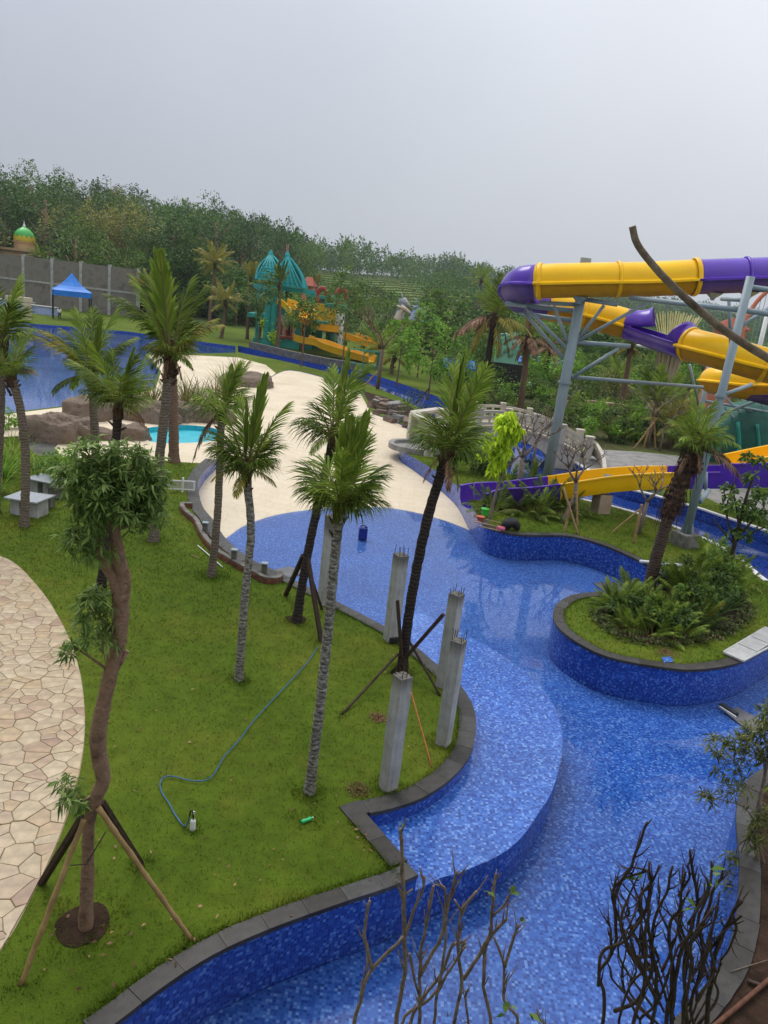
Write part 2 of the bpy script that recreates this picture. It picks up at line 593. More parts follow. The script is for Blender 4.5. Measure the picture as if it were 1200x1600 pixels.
MAT['concrete'] = mottled('concrete', (0.26, 0.255, 0.24), (0.46, 0.45, 0.43), 2.2, 0.85, 0.2, 0.35, 24)
MAT['concrete_d'] = mottled('weathered_concrete', (0.07, 0.065, 0.055), (0.24, 0.23, 0.2), 3, 0.9, 0.2, 0.35, 20)
MAT['rebar'] = mottled('rebar', (0.05, 0.03, 0.02), (0.10, 0.06, 0.04), 30, 0.8, 0.3, 0.2)
MAT['soil'] = mottled('soil', (0.020, 0.012, 0.008), (0.060, 0.036, 0.024), 2.5, 0.95, 0.1, 0.8, 18, dist=0.05)
MAT['rock'] = mottled('artificial_rock', (0.060, 0.042, 0.030), (0.20, 0.150, 0.112), 1.6, 0.85, 0.2, 0.6, 6, c3=(0.13, 0.096, 0.072), dist=0.12)
MAT['stonepath'] = mottled('grey_paving', (0.16, 0.155, 0.15), (0.32, 0.31, 0.29), 1.5, 0.8, 0.2, 0.3, 12)
MAT['yellow'] = mottled('yellow_fibreglass', (0.88, 0.47, 0.003), (0.95, 0.545, 0.003), 0.8, 0.32, 0.28, 0.03, 2.5)
MAT['purple'] = mottled('purple_fibreglass', (0.075, 0.020, 0.34), (0.105, 0.032, 0.43), 0.8, 0.26, 0.5, 0.03, 2.5)
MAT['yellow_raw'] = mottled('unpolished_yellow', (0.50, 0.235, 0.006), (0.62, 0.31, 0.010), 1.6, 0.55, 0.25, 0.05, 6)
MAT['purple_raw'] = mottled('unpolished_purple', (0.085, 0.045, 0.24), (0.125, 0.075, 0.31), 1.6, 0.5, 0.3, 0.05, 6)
MAT['steel'] = mottled('painted_steel', (0.21, 0.27, 0.30), (0.27, 0.335, 0.365), 1.2, 0.45, 0.4, 0.05)
MAT['white'] = mottled('white_paint', (0.66, 0.66, 0.64), (0.78, 0.78, 0.76), 2, 0.6, 0.3, 0.1)
MAT['bridge'] = mottled('bridge_render', (0.40, 0.36, 0.30), (0.60, 0.56, 0.48), 1.1, 0.85, 0.2, 0.2)
MAT['bark'] = mottled('tree_bark', (0.13, 0.075, 0.05), (0.30, 0.185, 0.13), 5, 0.85, 0.2, 0.8, 22, c3=(0.17, 0.11, 0.08), dist=0.05)
MAT['twig'] = mottled('twig_bark', (0.10, 0.075, 0.056), (0.30, 0.24, 0.19), 14, 0.85, 0.2, 0.5, 60)
MAT['darktwig'] = mottled('dark_twig_bark', (0.020, 0.014, 0.011), (0.085, 0.060, 0.046), 12, 0.7, 0.3, 0.5, 60)
MAT['darkwood'] = mottled('dark_wood', (0.026, 0.016, 0.012), (0.070, 0.044, 0.032), 6, 0.8, 0.2, 0.5, 30)
MAT['bamboo'] = mottled('bamboo', (0.20, 0.12, 0.045), (0.40, 0.26, 0.11), 3, 0.55, 0.4, 0.2, 30)
MAT['brick'] = mottled('brick', (0.10, 0.045, 0.03), (0.24, 0.10, 0.06), 6, 0.9, 0.2, 0.4)
MAT['granite'] = mottled('granite_top', (0.24, 0.26, 0.27), (0.40, 0.43, 0.45), 25, 0.3, 0.5, 0)
MAT['hose'] = mottled('blue_hose', (0.008, 0.075, 0.22), (0.015, 0.12, 0.32), 8, 0.4, 0.5, 0)
MAT['black'] = mottled('black_plastic', (0.010, 0.010, 0.011), (0.022, 0.022, 0.024), 5, 0.5, 0.4, 0)
MAT['cyan'] = mottled('cyan_pool_lining', (0.01, 0.32, 0.40), (0.03, 0.46, 0.54), 0.8, 0.5, 0.4, 0.3, 4, dist=0.1)
MAT['tent'] = mottled('blue_tarpaulin', (0.004, 0.13, 0.50), (0.008, 0.20, 0.66), 1, 0.5, 0.4, 0.1)
MAT['teal'] = mottled('teal_paint', (0.012, 0.20, 0.16), (0.03, 0.33, 0.27), 0.8, 0.6, 0.3, 0.1)
MAT['teal_roof'] = mottled('turquoise_roof', (0.010, 0.22, 0.22), (0.02, 0.36, 0.35), 0.6, 0.55, 0.3, 0)
MAT['amber'] = mottled('amber_slide', (0.62, 0.30, 0.004), (0.74, 0.40, 0.01), 0.6, 0.4, 0.5, 0)
MAT['maroon'] = mottled('red_paint', (0.25, 0.03, 0.02), (0.36, 0.06, 0.04), 2, 0.6, 0.3, 0)
MAT['sandbrick'] = mottled('sand_brick', (0.42, 0.32, 0.22), (0.58, 0.47, 0.35), 0.5, 0.8, 0.2, 0.1)
MAT['wallblock'] = mottled('grey_blockwork', (0.095, 0.083, 0.070), (0.21, 0.187, 0.162), 0.5, 0.9, 0.15, 0.3, 3, c3=(0.15, 0.134, 0.116))
MAT['green_scale'] = mottled('green_sculpture', (0.008, 0.06, 0.045), (0.02, 0.15, 0.11), 0.4, 0.6, 0.3, 0.4, 2)
MAT['mint'] = mottled('mint_paint', (0.16, 0.42, 0.30), (0.28, 0.55, 0.42), 0.8, 0.6, 0.3, 0)
MAT['statue_tan'] = mottled('statue_tan', (0.55, 0.42, 0.30), (0.70, 0.58, 0.46), 0.7, 0.6, 0.3, 0)
MAT['statue_blue'] = mottled('statue_blue', (0.26, 0.32, 0.62), (0.42, 0.48, 0.74), 0.7, 0.6, 0.3, 0)
MAT['dome'] = mottled('green_dome', (0.03, 0.36, 0.05), (0.08, 0.50, 0.08), 0.4, 0.4, 0.5, 0)
MAT['dome_y'] = mottled('yellow_dome_trim', (0.60, 0.48, 0.03), (0.75, 0.62, 0.06), 0.4, 0.4, 0.5, 0)
MAT['sandstone'] = mottled('peach_wall', (0.48, 0.32, 0.17), (0.60, 0.43, 0.26), 0.4, 0.8, 0.2, 0.1)
MAT['redroof'] = mottled('red_roof', (0.20, 0.05, 0.03), (0.32, 0.09, 0.05), 0.6, 0.8, 0.2, 0.2)
MAT['coral'] = mottled('coral_paint', (0.50, 0.16, 0.09), (0.62, 0.24, 0.15), 0.6, 0.6, 0.3, 0)
MAT['green_pl'] = mottled('green_plastic', (0.05, 0.45, 0.04), (0.09, 0.58, 0.07), 3, 0.4, 0.5, 0)
MAT['red_pl'] = mottled('red_plastic', (0.45, 0.06, 0.02), (0.55, 0.10, 0.04), 3, 0.4, 0.5, 0)
MAT['pink_pl'] = mottled('pink_plastic', (0.50, 0.08, 0.14), (0.60, 0.14, 0.2), 3, 0.4, 0.5, 0)
MAT['jerry'] = mottled('blue_jerrycan', (0.004, 0.012, 0.16), (0.008, 0.025, 0.24), 3, 0.35, 0.5, 0)
MAT['bottle'] = mottled('green_bottle', (0.01, 0.42, 0.12), (0.03, 0.6, 0.2), 20, 0.15, 0.6, 0)
MAT['rust'] = mottled('rusty_pipe', (0.08, 0.032, 0.018), (0.16, 0.066, 0.036), 8, 0.7, 0.3, 0.3)
MAT['copper'] = mottled('orange_pole', (0.26, 0.08, 0.02), (0.40, 0.13, 0.035), 6, 0.6, 0.3, 0.2)
MAT['grate'] = mottled('pale_grate', (0.42, 0.42, 0.40), (0.58, 0.58, 0.56), 3, 0.5, 0.4, 0)
MAT['ribbon'] = mottled('yellowed_slat', (0.55, 0.48, 0.16), (0.72, 0.66, 0.36), 1, 0.6, 0.3, 0)
MAT['stone_var'] = varied('flagstone', [(0.0, (0.42, 0.325, 0.200)), (0.3, (0.37, 0.285, 0.175)), (0.55, (0.44, 0.35, 0.225)), (0.74, (0.33, 0.225, 0.14)), (0.86, (0.39, 0.280, 0.155)), (0.96, (0.27, 0.165, 0.11)), (1.0, (0.46, 0.37, 0.245))], 0.42, 0.4, island=False, noise_scale=4)
MAT['coping_var'] = varied('slate_slab', [(0.0, (0.034, 0.030, 0.026)), (0.5, (0.046, 0.042, 0.038)), (0.85, (0.064, 0.062, 0.060)), (1.0, (0.040, 0.034, 0.027))], 0.42, 0.28, island=False, noise_scale=7)
# palm trunk: rings and lichen
def trunk_mat(name, c1, c2, lich, amount, ring=22):
    m, nt, b = nmat(name, 0.85, 0.15)
    t = nt.nodes.new('ShaderNodeTexCoord')
    wv = nt.nodes.new('ShaderNodeTexWave')
    wv.wave_type = 'BANDS'; wv.bands_direction = 'Z'
    wv.inputs['Scale'].default_value = ring / 6.28 * 1.0
    wv.inputs['Distortion'].default_value = 7.0
    wv.inputs['Detail'].default_value = 5
    wv.inputs['Detail Scale'].default_value = 1.6
    nt.links.new(t.outputs['Object'], wv.inputs[0])
    r = ramp_node(nt, [(0.2, c1), (0.8, c2)])
    nlow = noise_node(nt, 2.3, 5, 0.7, t.outputs['Object'])
    mxw = nt.nodes.new('ShaderNodeMixRGB'); mxw.inputs[0].default_value = 0.55
    nt.links.new(wv.outputs[1], mxw.inputs[1]); nt.links.new(nlow.outputs[0], mxw.inputs[2])
    nt.links.new(mxw.outputs[0], r.inputs[0])
    mp_ = nt.nodes.new('ShaderNodeMapping'); mp_.inputs['Scale'].default_value = (1, 1, 2.4); nt.links.new(t.outputs['Object'], mp_.inputs[0])
    n = noise_node(nt, 11, 7, 0.75, mp_.outputs[0])
    mr = nt.nodes.new('ShaderNodeMapRange')
    mr.inputs[1].default_value = 0.62 - amount * 0.2; mr.inputs[2].default_value = 0.68 - amount * 0.18
    nt.links.new(n.outputs[0], mr.inputs[0])
    mx = nt.nodes.new('ShaderNodeMixRGB'); mx.inputs[2].default_value = (*lich, 1)
    nt.links.new(mr.outputs[0], mx.inputs[0]); nt.links.new(r.outputs[0], mx.inputs[1])
    nt.links.new(mx.outputs[0], b.inputs['Base Color'])
    bump_node(nt, b, wv.outputs[1], 0.45, 0.02)
    return m
MAT['trunk_lichen'] = trunk_mat('lichened_palm_trunk', (0.070, 0.060, 0.050), (0.18, 0.155, 0.13), (0.31, 0.31, 0.285), 0.68)
MAT['trunk_grey'] = trunk_mat('grey_palm_trunk', (0.085, 0.068, 0.052), (0.21, 0.165, 0.125), (0.30, 0.29, 0.26), 0.3)
MAT['trunk_dark'] = trunk_mat('dark_palm_trunk', (0.018, 0.014, 0.012), (0.055, 0.043, 0.038), (0.16, 0.16, 0.15), 0.05)
MAT['trunk_brown'] = trunk_mat('brown_palm_trunk', (0.040, 0.026, 0.021), (0.115, 0.078, 0.060), (0.16, 0.13, 0.11), 0.1)
MAT['trunk_red'] = trunk_mat('reddish_palm_trunk', (0.10, 0.06, 0.04), (0.23, 0.145, 0.10), (0.27, 0.22, 0.18), 0.1)
# leaves
MAT['palm'] = leafmat('palm_leaf', (0.028, 0.050, 0.006), (0.058, 0.094, 0.011), (0.120, 0.158, 0.025), 0.3)
MAT['palm_lt'] = leafmat('young_palm_leaf', (0.075, 0.125, 0.014), (0.125, 0.185, 0.022), (0.20, 0.245, 0.045), 0.35)
MAT['palm_yl'] = leafmat('yellowing_palm_leaf', (0.10, 0.105, 0.020), (0.18, 0.165, 0.030), (0.28, 0.22, 0.045), 0.3)
MAT['palm_dead'] = leafmat('dead_palm_leaf', (0.06, 0.032, 0.020), (0.15, 0.082, 0.048), (0.26, 0.15, 0.09), 0.2)
MAT['rachis'] = mottled('palm_stalk', (0.10, 0.105, 0.02), (0.19, 0.17, 0.05), 3, 0.6, 0.3, 0)
MAT['rachis_d'] = mottled('dry_palm_stalk', (0.06, 0.035, 0.02), (0.14, 0.085, 0.05), 3, 0.7, 0.2, 0)
MAT['fibre'] = mottled('palm_fibre', (0.030, 0.018, 0.012), (0.11, 0.065, 0.042), 6, 0.95, 0.1, 0.8, 40)
MAT['leaf_near'] = leafmat('lance_leaf', (0.055, 0.100, 0.022), (0.105, 0.165, 0.040), (0.185, 0.245, 0.075), 0.35, 0.4)
MAT['leaf_mid'] = leafmat('broad_leaf', (0.034, 0.074, 0.014), (0.068, 0.122, 0.022), (0.125, 0.185, 0.038), 0.3)
MAT['leaf_bright'] = leafmat('bright_leaf', (0.060, 0.13, 0.014), (0.10, 0.20, 0.02), (0.17, 0.28, 0.035), 0.35)
MAT['leaf_lime'] = leafmat('lime_leaf', (0.22, 0.33, 0.012), (0.34, 0.46, 0.018), (0.46, 0.55, 0.03), 0.4)
MAT['leaf_dark'] = leafmat('dark_leaf', (0.018, 0.040, 0.010), (0.038, 0.070, 0.016), (0.070, 0.110, 0.026))
MAT['leaf_forest'] = leafmat('forest_leaf', (0.028, 0.062, 0.014), (0.046, 0.096, 0.020), (0.076, 0.134, 0.029), 0.25)
MAT['leaf_blue'] = leafmat('bluish_forest_leaf', (0.028, 0.054, 0.022), (0.043, 0.076, 0.030), (0.066, 0.104, 0.042), 0.25)
MAT['leaf_gold'] = leafmat('flowering_forest_leaf', (0.075, 0.098, 0.022), (0.15, 0.155, 0.036), (0.28, 0.25, 0.07), 0.25)
MAT['leaf_olive'] = leafmat('olive_leaf', (0.045, 0.060, 0.015), (0.085, 0.10, 0.025), (0.15, 0.155, 0.045))
MAT['cover'] = leafmat('ground_cover_leaf', (0.020, 0.045, 0.012), (0.050, 0.070, 0.018), (0.11, 0.085, 0.045))
MAT['dryleaf'] = leafmat('dry_grass_leaf', (0.06, 0.05, 0.02), (0.12, 0.10, 0.035), (0.20, 0.16, 0.06))
# ================================================================== THE SETTING
def px(*pts, z=0.0):
    return [at(a, b, z) for a, b in pts]

def xy(pts):
    return [(p[0], p[1]) for p in pts]

ZF = -1.05        # main pool floor
ZS = -0.30        # overflow shelf beside the lawn
WATER = -1.02

# ---- pool outline, as runs between its corners (ground level)
run_lawn = catmull(px((20, 1725), (100, 1655), (178, 1600), (250, 1545), (330, 1493), (420, 1452), (530, 1412), (600, 1389), (652, 1367)), 5)
run_notch = [at(652, 1367), at(569, 1273)]
run_bend = catmull(px((569, 1273), (610, 1264), (654, 1249), (685, 1231), (703, 1217), (725, 1193), (738, 1165), (741, 1118), (724, 1080), (700, 1056), (677, 1036), (640, 1005), (596, 978),
                      (529, 943), (459, 908), (436, 896), (392, 875), (354, 845), (331, 812), (315, 791), (308, 758), (313, 742), (321, 731), (335, 719)), 4)
run_beach = catmull(px((335, 719), (358, 697), (380, 665), (395, 630), (405, 605), (430, 585), (455, 578), (500, 588), (530, 600), (560, 612), (572, 630), (582, 645), (610, 655), (638, 668),
                       (645, 680), (630, 690), (625, 702), (650, 717), (680, 735), (700, 748), (720, 765), (738, 792), (748, 808)), 3)
run_isle = catmull(px((748, 808), (762, 824), (800, 835), (843, 837), (890, 838), (943, 852), (1000, 877), (1025, 893), (1033, 903), (1020, 912), (1000, 918), (967, 923), (900, 930),
                      (873, 943), (865, 960), (872, 980), (900, 1003), (950, 1027), (1033, 1043), (1087, 1047), (1150, 1037), (1200, 1013), (1260, 975), (1330, 938), (1400, 925)), 4)
run_off = px((1480, 960), (1480, 1060), (1400, 1120), (1300, 1165))
run_right = catmull(px((1250, 1180), (1198, 1200), (1167, 1223), (1155, 1249), (1152, 1288), (1157, 1340), (1157, 1372), (1152, 1437), (1136, 1493), (1110, 1535), (1071, 1580), (1051, 1600), (1000, 1650), (900, 1730)), 4)
run_near = px((700, 1800), (400, 1830), (100, 1830), (-40, 1790))
pool = xy(run_lawn[:-1] + run_notch[:-1] + run_bend[:-1] + run_beach[:-1] + run_isle + run_off + run_right + run_near)

# ---- lazy river, far pool, lined basin
river_far = catmull(px((372, 540), (400, 546), (454, 559), (513, 571), (552, 577), (595, 589), (649, 607), (700, 626), (745, 647), (800, 672), (850, 692), (905, 727), (964, 759), (1014, 772), (1044, 781), (1090, 794), (1128, 807), (1200, 831), (1300, 868), (1420, 915)), 3)
river_near = catmull(px((372, 550), (400, 556), (443, 564), (487, 575), (539, 587), (573, 600), (606, 613), (638, 627), (680, 655), (720, 690), (765, 722), (820, 757), (880, 774), (946, 788), (994, 801), (1027, 812), (1061, 825), (1102, 842), (1124, 852), (1170, 883), (1200, 908), (1290, 955)), 3)
river = xy(river_far + river_near[::-1])
farpool = xy(px((-120, 494), (-30, 500), (38, 505), (120, 511), (200, 518), (300, 532), (368, 541), (368, 551), (330, 552), (270, 552), (226, 553), (248, 580), (240, 604), (200, 618), (117, 632), (35, 642), (-60, 654), (-160, 660)))
basin = xy(catmull(px((221, 672), (250, 666), (290, 664), (330, 668), (345, 676), (335, 688), (290, 692), (235, 690)), 3, True))

# ---- surfaces that lie flush in the ground
plaza = xy(px((-160, 662), (-60, 656), (35, 644), (117, 634), (200, 620.5), (243, 607), (252, 580), (231, 555.5), (300, 555), (372, 558.5), (415, 570), (431, 583)) + run_beach[:14][::-1] + px((320, 724), (262, 721), (200, 717), (130, 716), (95, 713), (86, 700), (96, 686), (60, 680), (-160, 690)))
apron = xy(px((46, 682), (60, 681), (95, 687), (85, 700), (94, 712), (60, 712), (42, 700)))
path_edge = catmull(px((-60, 838), (0, 868), (30, 886), (70, 930), (105, 990), (125, 1050), (133, 1120), (128, 1190), (110, 1260), (85, 1330), (50, 1400), (15, 1465), (-40, 1540), (-120, 1640)), 5)
path = xy(path_edge) + [(-6.6, 4.0), (-16, 4.0), (-19, 22)]
bridge_path = xy(px((884, 722), (930, 702), (1000, 706), (1060, 712), (1075, 726), (1040, 742), (965, 754), (920, 738)))
quay_path = xy(px((1092, 772), (1100, 762), (1160, 762), (1290, 800), (1290, 835), (1195, 812), (1130, 790)))
soil_bed = xy(px((566, 610), (600, 620), (640, 634), (676, 660), (700, 690), (690, 715), (660, 712), (650, 690), (652, 672), (622, 654), (590, 644), (578, 632)))
planter_bed = xy(px((1250, 1205), (1215, 1222), (1192, 1240), (1178, 1260), (1177, 1300), (1183, 1360), (1183, 1431), (1174, 1493), (1152, 1541), (1110, 1590), (1080, 1620), (1180, 1760), (1400, 1760), (1400, 1230)))
island_bed = xy(catmull(px((930, 962), (950, 985), (1000, 1003), (1050, 1009), (1110, 1000), (1158, 978), (1172, 945), (1150, 905), (1085, 890), (1020, 915), (960, 935)), 3, True))

grove = xy(px((712, 612), (760, 640), (850, 682), (925, 705), (1000, 704), (1080, 712), (1100, 725), (1220, 735), (1330, 700), (1330, 640), (1200, 600), (1080, 578), (980, 566), (860, 566), (760, 574), (705, 590)))
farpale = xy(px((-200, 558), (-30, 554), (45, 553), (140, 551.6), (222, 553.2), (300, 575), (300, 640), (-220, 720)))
zones = [('farpale', farpale), ('pool', pool), ('river', river), ('farpool', farpool), ('basin', basin), ('plaza', plaza), ('apron', apron), ('path', path), ('bridge_path', bridge_path), ('quay_path', quay_path), ('grove', grove), ('soil_bed', soil_bed), ('planter_bed', planter_bed), ('island_bed', island_bed)]
RECT = [(-110, -14), (110, -14), (110, 130), (-110, 130)]

def cdt(polys, extra=()):
    vs, es = [], []
    for P in polys:
        b = len(vs)
        vs += [Vector((p[0], p[1])) for p in P]
        es += [(b + i, b + (i + 1) % len(P)) for i in range(len(P))]
    for p in extra: vs.append(Vector((p[0], p[1])))
    v, e, f, *_ = delaunay_2d_cdt(vs, es, [], 0, 1e-4)
    return [(p.x, p.y) for p in v], [tuple(t) for t in f]

gv, gf = cdt([RECT] + [z[1] for z in zones])
bins = {}
for t in gf:
    cx, cy = sum(gv[i][0] for i in t) / 3, sum(gv[i][1] for i in t) / 3
    if not (-110 < cx < 110 and -14 < cy < 130): continue
    name = 'lawn'
    for zn, zp in zones:
        if zn == 'farpale': continue
        if inpoly(cx, cy, zp):
            name = zn
            break
    bins.setdefault(name, []).append(t)

def sheet(name, tris, verts, mat, z=0.0, kind='structure', uv=True, label=None):
    ids, vs, fs = {}, [], []
    for t in tris:
        f = []
        for i in t:
            if i not in ids:
                ids[i] = len(vs)
                x, y = verts[i][0], verts[i][1]
                vs.append((x, y, z(x, y) if callable(z) else z))
            f.append(ids[i])
        a, b, c = (vs[j] for j in f)
        if (b[0] - a[0]) * (c[1] - a[1]) - (b[1] - a[1]) * (c[0] - a[0]) < 0: f = f[::-1]
        fs.append(tuple(f))
    me = bpy.data.meshes.new(name)
    me.from_pydata(vs, [], fs)
    me.materials.append(mat)
    if uv:
        u = me.uv_layers.new(name='UVMap')
        for p in me.polygons:
            for li, vi in zip(p.loop_indices, p.vertices):
                u.data[li].uv = (vs[vi][0], vs[vi][1])
    o = link(name, me)
    tag(o, label, None, None, kind)
    return o

lawn_tris = bins.get('lawn', [])
sheet('lawn', lawn_tris, gv, MAT['lawn'])
sheet('plaza_paving', bins.get('plaza', []), gv, MAT['cream'])
sheet('slate_apron', bins.get('apron', []), gv, MAT['slate'])
sheet('footbridge_path', bins.get('bridge_path', []), gv, MAT['stonepath'])
sheet('quay_path', bins.get('quay_path', []), gv, MAT['stonepath'])
sheet('grove_floor', bins.get('grove', []), gv, mottled('leaf_litter', (0.022, 0.030, 0.010), (0.075, 0.075, 0.028), 0.7, 0.95, 0.1, 0.5, 6, c3=(0.045, 0.062, 0.016)))
sheet('soil_bed', bins.get('soil_bed', []) + bins.get('planter_bed', []) + bins.get('island_bed', []), gv, MAT['soil'])
# mortar bed of the flagstone path
path_ob = sheet('flagstone_path', bins.get('path', []), gv, mottled('mortar', (0.30, 0.235, 0.155), (0.38, 0.30, 0.20), 2, 0.9, 0.1, 0.3, 20))

# ---- terrain: level round the park, rising to wooded hills
SKY = [(-160, 225), (-60, 243), (0, 262), (30, 272), (60, 286), (120, 293), (135, 303), (200, 318), (260, 330), (300, 337), (400, 361), (480, 376), (560, 392), (640, 402), (740, 413), (820, 430), (900, 448), (1000, 463), (1100, 478), (1200, 492), (1300, 508), (1420, 524)]
sky_az, sky_el = [], []
for a, b in SKY:
    x, y, w = ray(a, b)
    sky_az.append(math.atan2(x, y)); sky_el.append(math.atan2(w, math.hypot(x, y)))
D_AZ = [ray(a, 450)[0] / ray(a, 450)[1] for a in (-160, 0, 250, 480, 740, 1000, 1420)]
D_AZ = [math.atan(v) for v in D_AZ]
D_R = [250, 275, 340, 440, 640, 900, 1000]
R0 = [150, 152, 165, 205, 330, 520, 560]
TREE_H = [19, 19, 17, 14, 12, 12, 12]
def ridge(az):
    return np.interp(az, D_AZ, D_R), np.interp(az, D_AZ, R0), np.interp(az, sky_az, sky_el), np.interp(az, D_AZ, TREE_H)
def hill(x, y):
    x = np.asarray(x, float); y = np.asarray(y, float)
    az = np.arctan2(x, np.maximum(y, 1e-3)); r = np.hypot(x, y)
    D, r0, e, th = ridge(az)
    top = np.maximum(8.5 + D * np.tan(e) - th, 0.5)
    t = np.clip((r - r0) / (D - r0), 0, 1)
    t = t * t * (3 - 2 * t) * 0.55 + 0.45 * t
    z = top * t
    back = np.clip((r - D) / 500, 0, 1)
    z = z * (1 - 0.5 * back)
    f = np.clip((y - 60) / 60, 0, 1)
    return z * f
gx = np.unique(np.concatenate([np.linspace(-1500, -400, 12), np.linspace(-400, -116, 36), [-110.5, -106, -103.5], np.linspace(-100, 100, 26), [103.5, 106, 110.5], np.linspace(116, 500, 40), np.linspace(500, 1800, 16)]))
gy = np.unique(np.concatenate([np.linspace(-400, -20, 8), [-14.5, -10.5, -9], np.linspace(0, 120, 16), [124, 126, 130.5], np.linspace(136, 700, 80), np.linspace(700, 3000, 40)]))
GX, GY = np.meshgrid(gx, gy)
GZ = hill(GX, GY) - 0.03
inside = (np.abs(GX) < 105) & (GY > -10) & (GY < 125)
GZ[inside] = -1.7
nx_, ny_ = len(gx), len(gy)
idx = np.arange(nx_ * ny_).reshape(ny_, nx_)
FQ = np.stack([idx[:-1, :-1], idx[:-1, 1:], idx[1:, 1:], idx[1:, :-1]], -1).reshape(-1, 4)
m_field = mottled('hill_ground', (0.030, 0.055, 0.012), (0.075, 0.105, 0.022), 0.02, 0.95, 0.1, 0, c3=(0.05, 0.075, 0.018))
terr = link('terrain', fast_mesh('terrain', np.stack([GX, GY, GZ], -1).reshape(-1, 3), FQ, m_field, True))
tag(terr, kind='structure')

# ---- pool walls and floors
blue_edge = [at(a, b, ZF) for a, b in ((325, 866), (345, 848), (360, 836), (385, 820), (430, 805), (480, 797), (530, 792.5), (600, 793), (650, 801), (690, 812), (720, 823), (738, 831), (765, 845))]
blue_edge = catmull(blue_edge, 4)
bex, bey = [p.x for p in blue_edge], [p.y for p in blue_edge]
def zfloor(x, y):
    yb = float(np.interp(x, bex, bey))
    if y < yb: return ZF
    t = min(1.0, (y - yb) / 19.0)
    return ZF + 1.0 * (t * 0.75 + 0.25 * t * t * (3 - 2 * t))
beach_poly = xy(blue_edge) + [(12, 95), (-30, 95)]
shelf_edge = catmull([Vector((at(652, 1367).x, at(652, 1367).y, ZS))] + [at(a, b, ZS) for a, b in ((672, 1380), (690, 1371), (715, 1364), (775, 1339), (815, 1308), (845, 1265), (862, 1237), (875, 1195), (879, 1160), (876, 1130), (862, 1097), (838, 1064), (800, 1034), (765, 1012), (725, 991), (690, 975), (650, 958))] + [Vector((at(596, 978).x, at(596, 978).y, ZS))], 4)
shelf_poly = xy(shelf_edge) + [(p[0] - 0.0, p[1]) for p in xy([at(596, 978, 0), ] + run_bend[:46][::-1])] + [(at(569, 1273).x, at(569, 1273).y), (at(652, 1367).x, at(652, 1367).y)]
extra = []
for i in range(70):
    for j in range(90):
        x, y = -26 + i * 0.75 * 1.0, 18 + j * 0.75
        if inpoly(x, y, pool) and inpoly(x, y, beach_poly): extra.append((x, y))
pv, pf = cdt([pool, xy(blue_edge)[1:-1] + [(40, 100), (-60, 100)]], extra)
blue_t, beach_t = [], []
for t in pf:
    cx, cy = sum(pv[i][0] for i in t) / 3, sum(pv[i][1] for i in t) / 3
    if not inpoly(cx, cy, pool): continue
    (beach_t if inpoly(cx, cy, beach_poly) else blue_t).append(t)
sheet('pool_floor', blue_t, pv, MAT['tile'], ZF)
sheet('pool_beach', beach_t, pv, MAT['cream'], lambda x, y: zfloor(x, y) + 0.001)
wt = [t for t in blue_t]
sheet('pool_water', wt, pv, MAT['water'], WATER)
# shelf: a low raised platform of tile with its own outer wall
sv, sf = cdt([shelf_poly])
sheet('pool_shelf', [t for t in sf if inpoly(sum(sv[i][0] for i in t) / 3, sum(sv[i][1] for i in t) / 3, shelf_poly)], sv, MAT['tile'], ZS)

def wall_strip(name, pts, ztop, zbot, mat, flip=False, step=0.25):
    mb = MB()
    acc = 0.0
    for i in range(len(pts) - 1):
        a, b = pts[i], pts[i + 1]
        L = math.hypot(b[0] - a[0], b[1] - a[1])
        za, zb_ = (zbot(a[0], a[1]), zbot(b[0], b[1])) if callable(zbot) else (zbot, zbot)
        q = [(a[0], a[1], za), (b[0], b[1], zb_), (b[0], b[1], ztop), (a[0], a[1], ztop)]
        uv = [(acc, za), (acc + L, zb_), (acc + L, ztop), (acc, ztop)]
        if flip: q, uv = q[::-1], uv[::-1]
        mb.add(q, [(0, 1, 2, 3)], 0, [uv])
        acc += L
    o = mb.build(name, mat)
    tag(o, kind='structure')
    return o
def floor_at(x, y): return zfloor(x, y) - 0.02
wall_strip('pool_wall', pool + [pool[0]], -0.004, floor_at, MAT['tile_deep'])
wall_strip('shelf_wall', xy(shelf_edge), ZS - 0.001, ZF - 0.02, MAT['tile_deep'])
# lazy river
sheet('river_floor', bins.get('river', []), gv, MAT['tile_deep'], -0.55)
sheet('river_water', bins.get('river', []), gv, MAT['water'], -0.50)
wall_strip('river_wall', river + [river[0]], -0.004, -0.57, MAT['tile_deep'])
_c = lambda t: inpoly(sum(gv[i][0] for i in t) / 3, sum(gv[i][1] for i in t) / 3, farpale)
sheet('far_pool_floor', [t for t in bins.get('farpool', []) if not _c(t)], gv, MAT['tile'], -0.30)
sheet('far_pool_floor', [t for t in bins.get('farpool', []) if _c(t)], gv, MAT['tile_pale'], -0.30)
fp_near = [t for t in bins.get('farpool', []) if True]
sheet('far_pool_water', fp_near, gv, MAT['water'], -0.22)
wall_strip('far_pool_wall', farpool + [farpool[0]], -0.004, -0.32, MAT['tile_deep'])
sheet('basin_floor', bins.get('basin', []), gv, MAT['cyan'], -0.28)
wall_strip('basin_wall', basin + [basin[0]], -0.004, -0.30, MAT['cyan'])

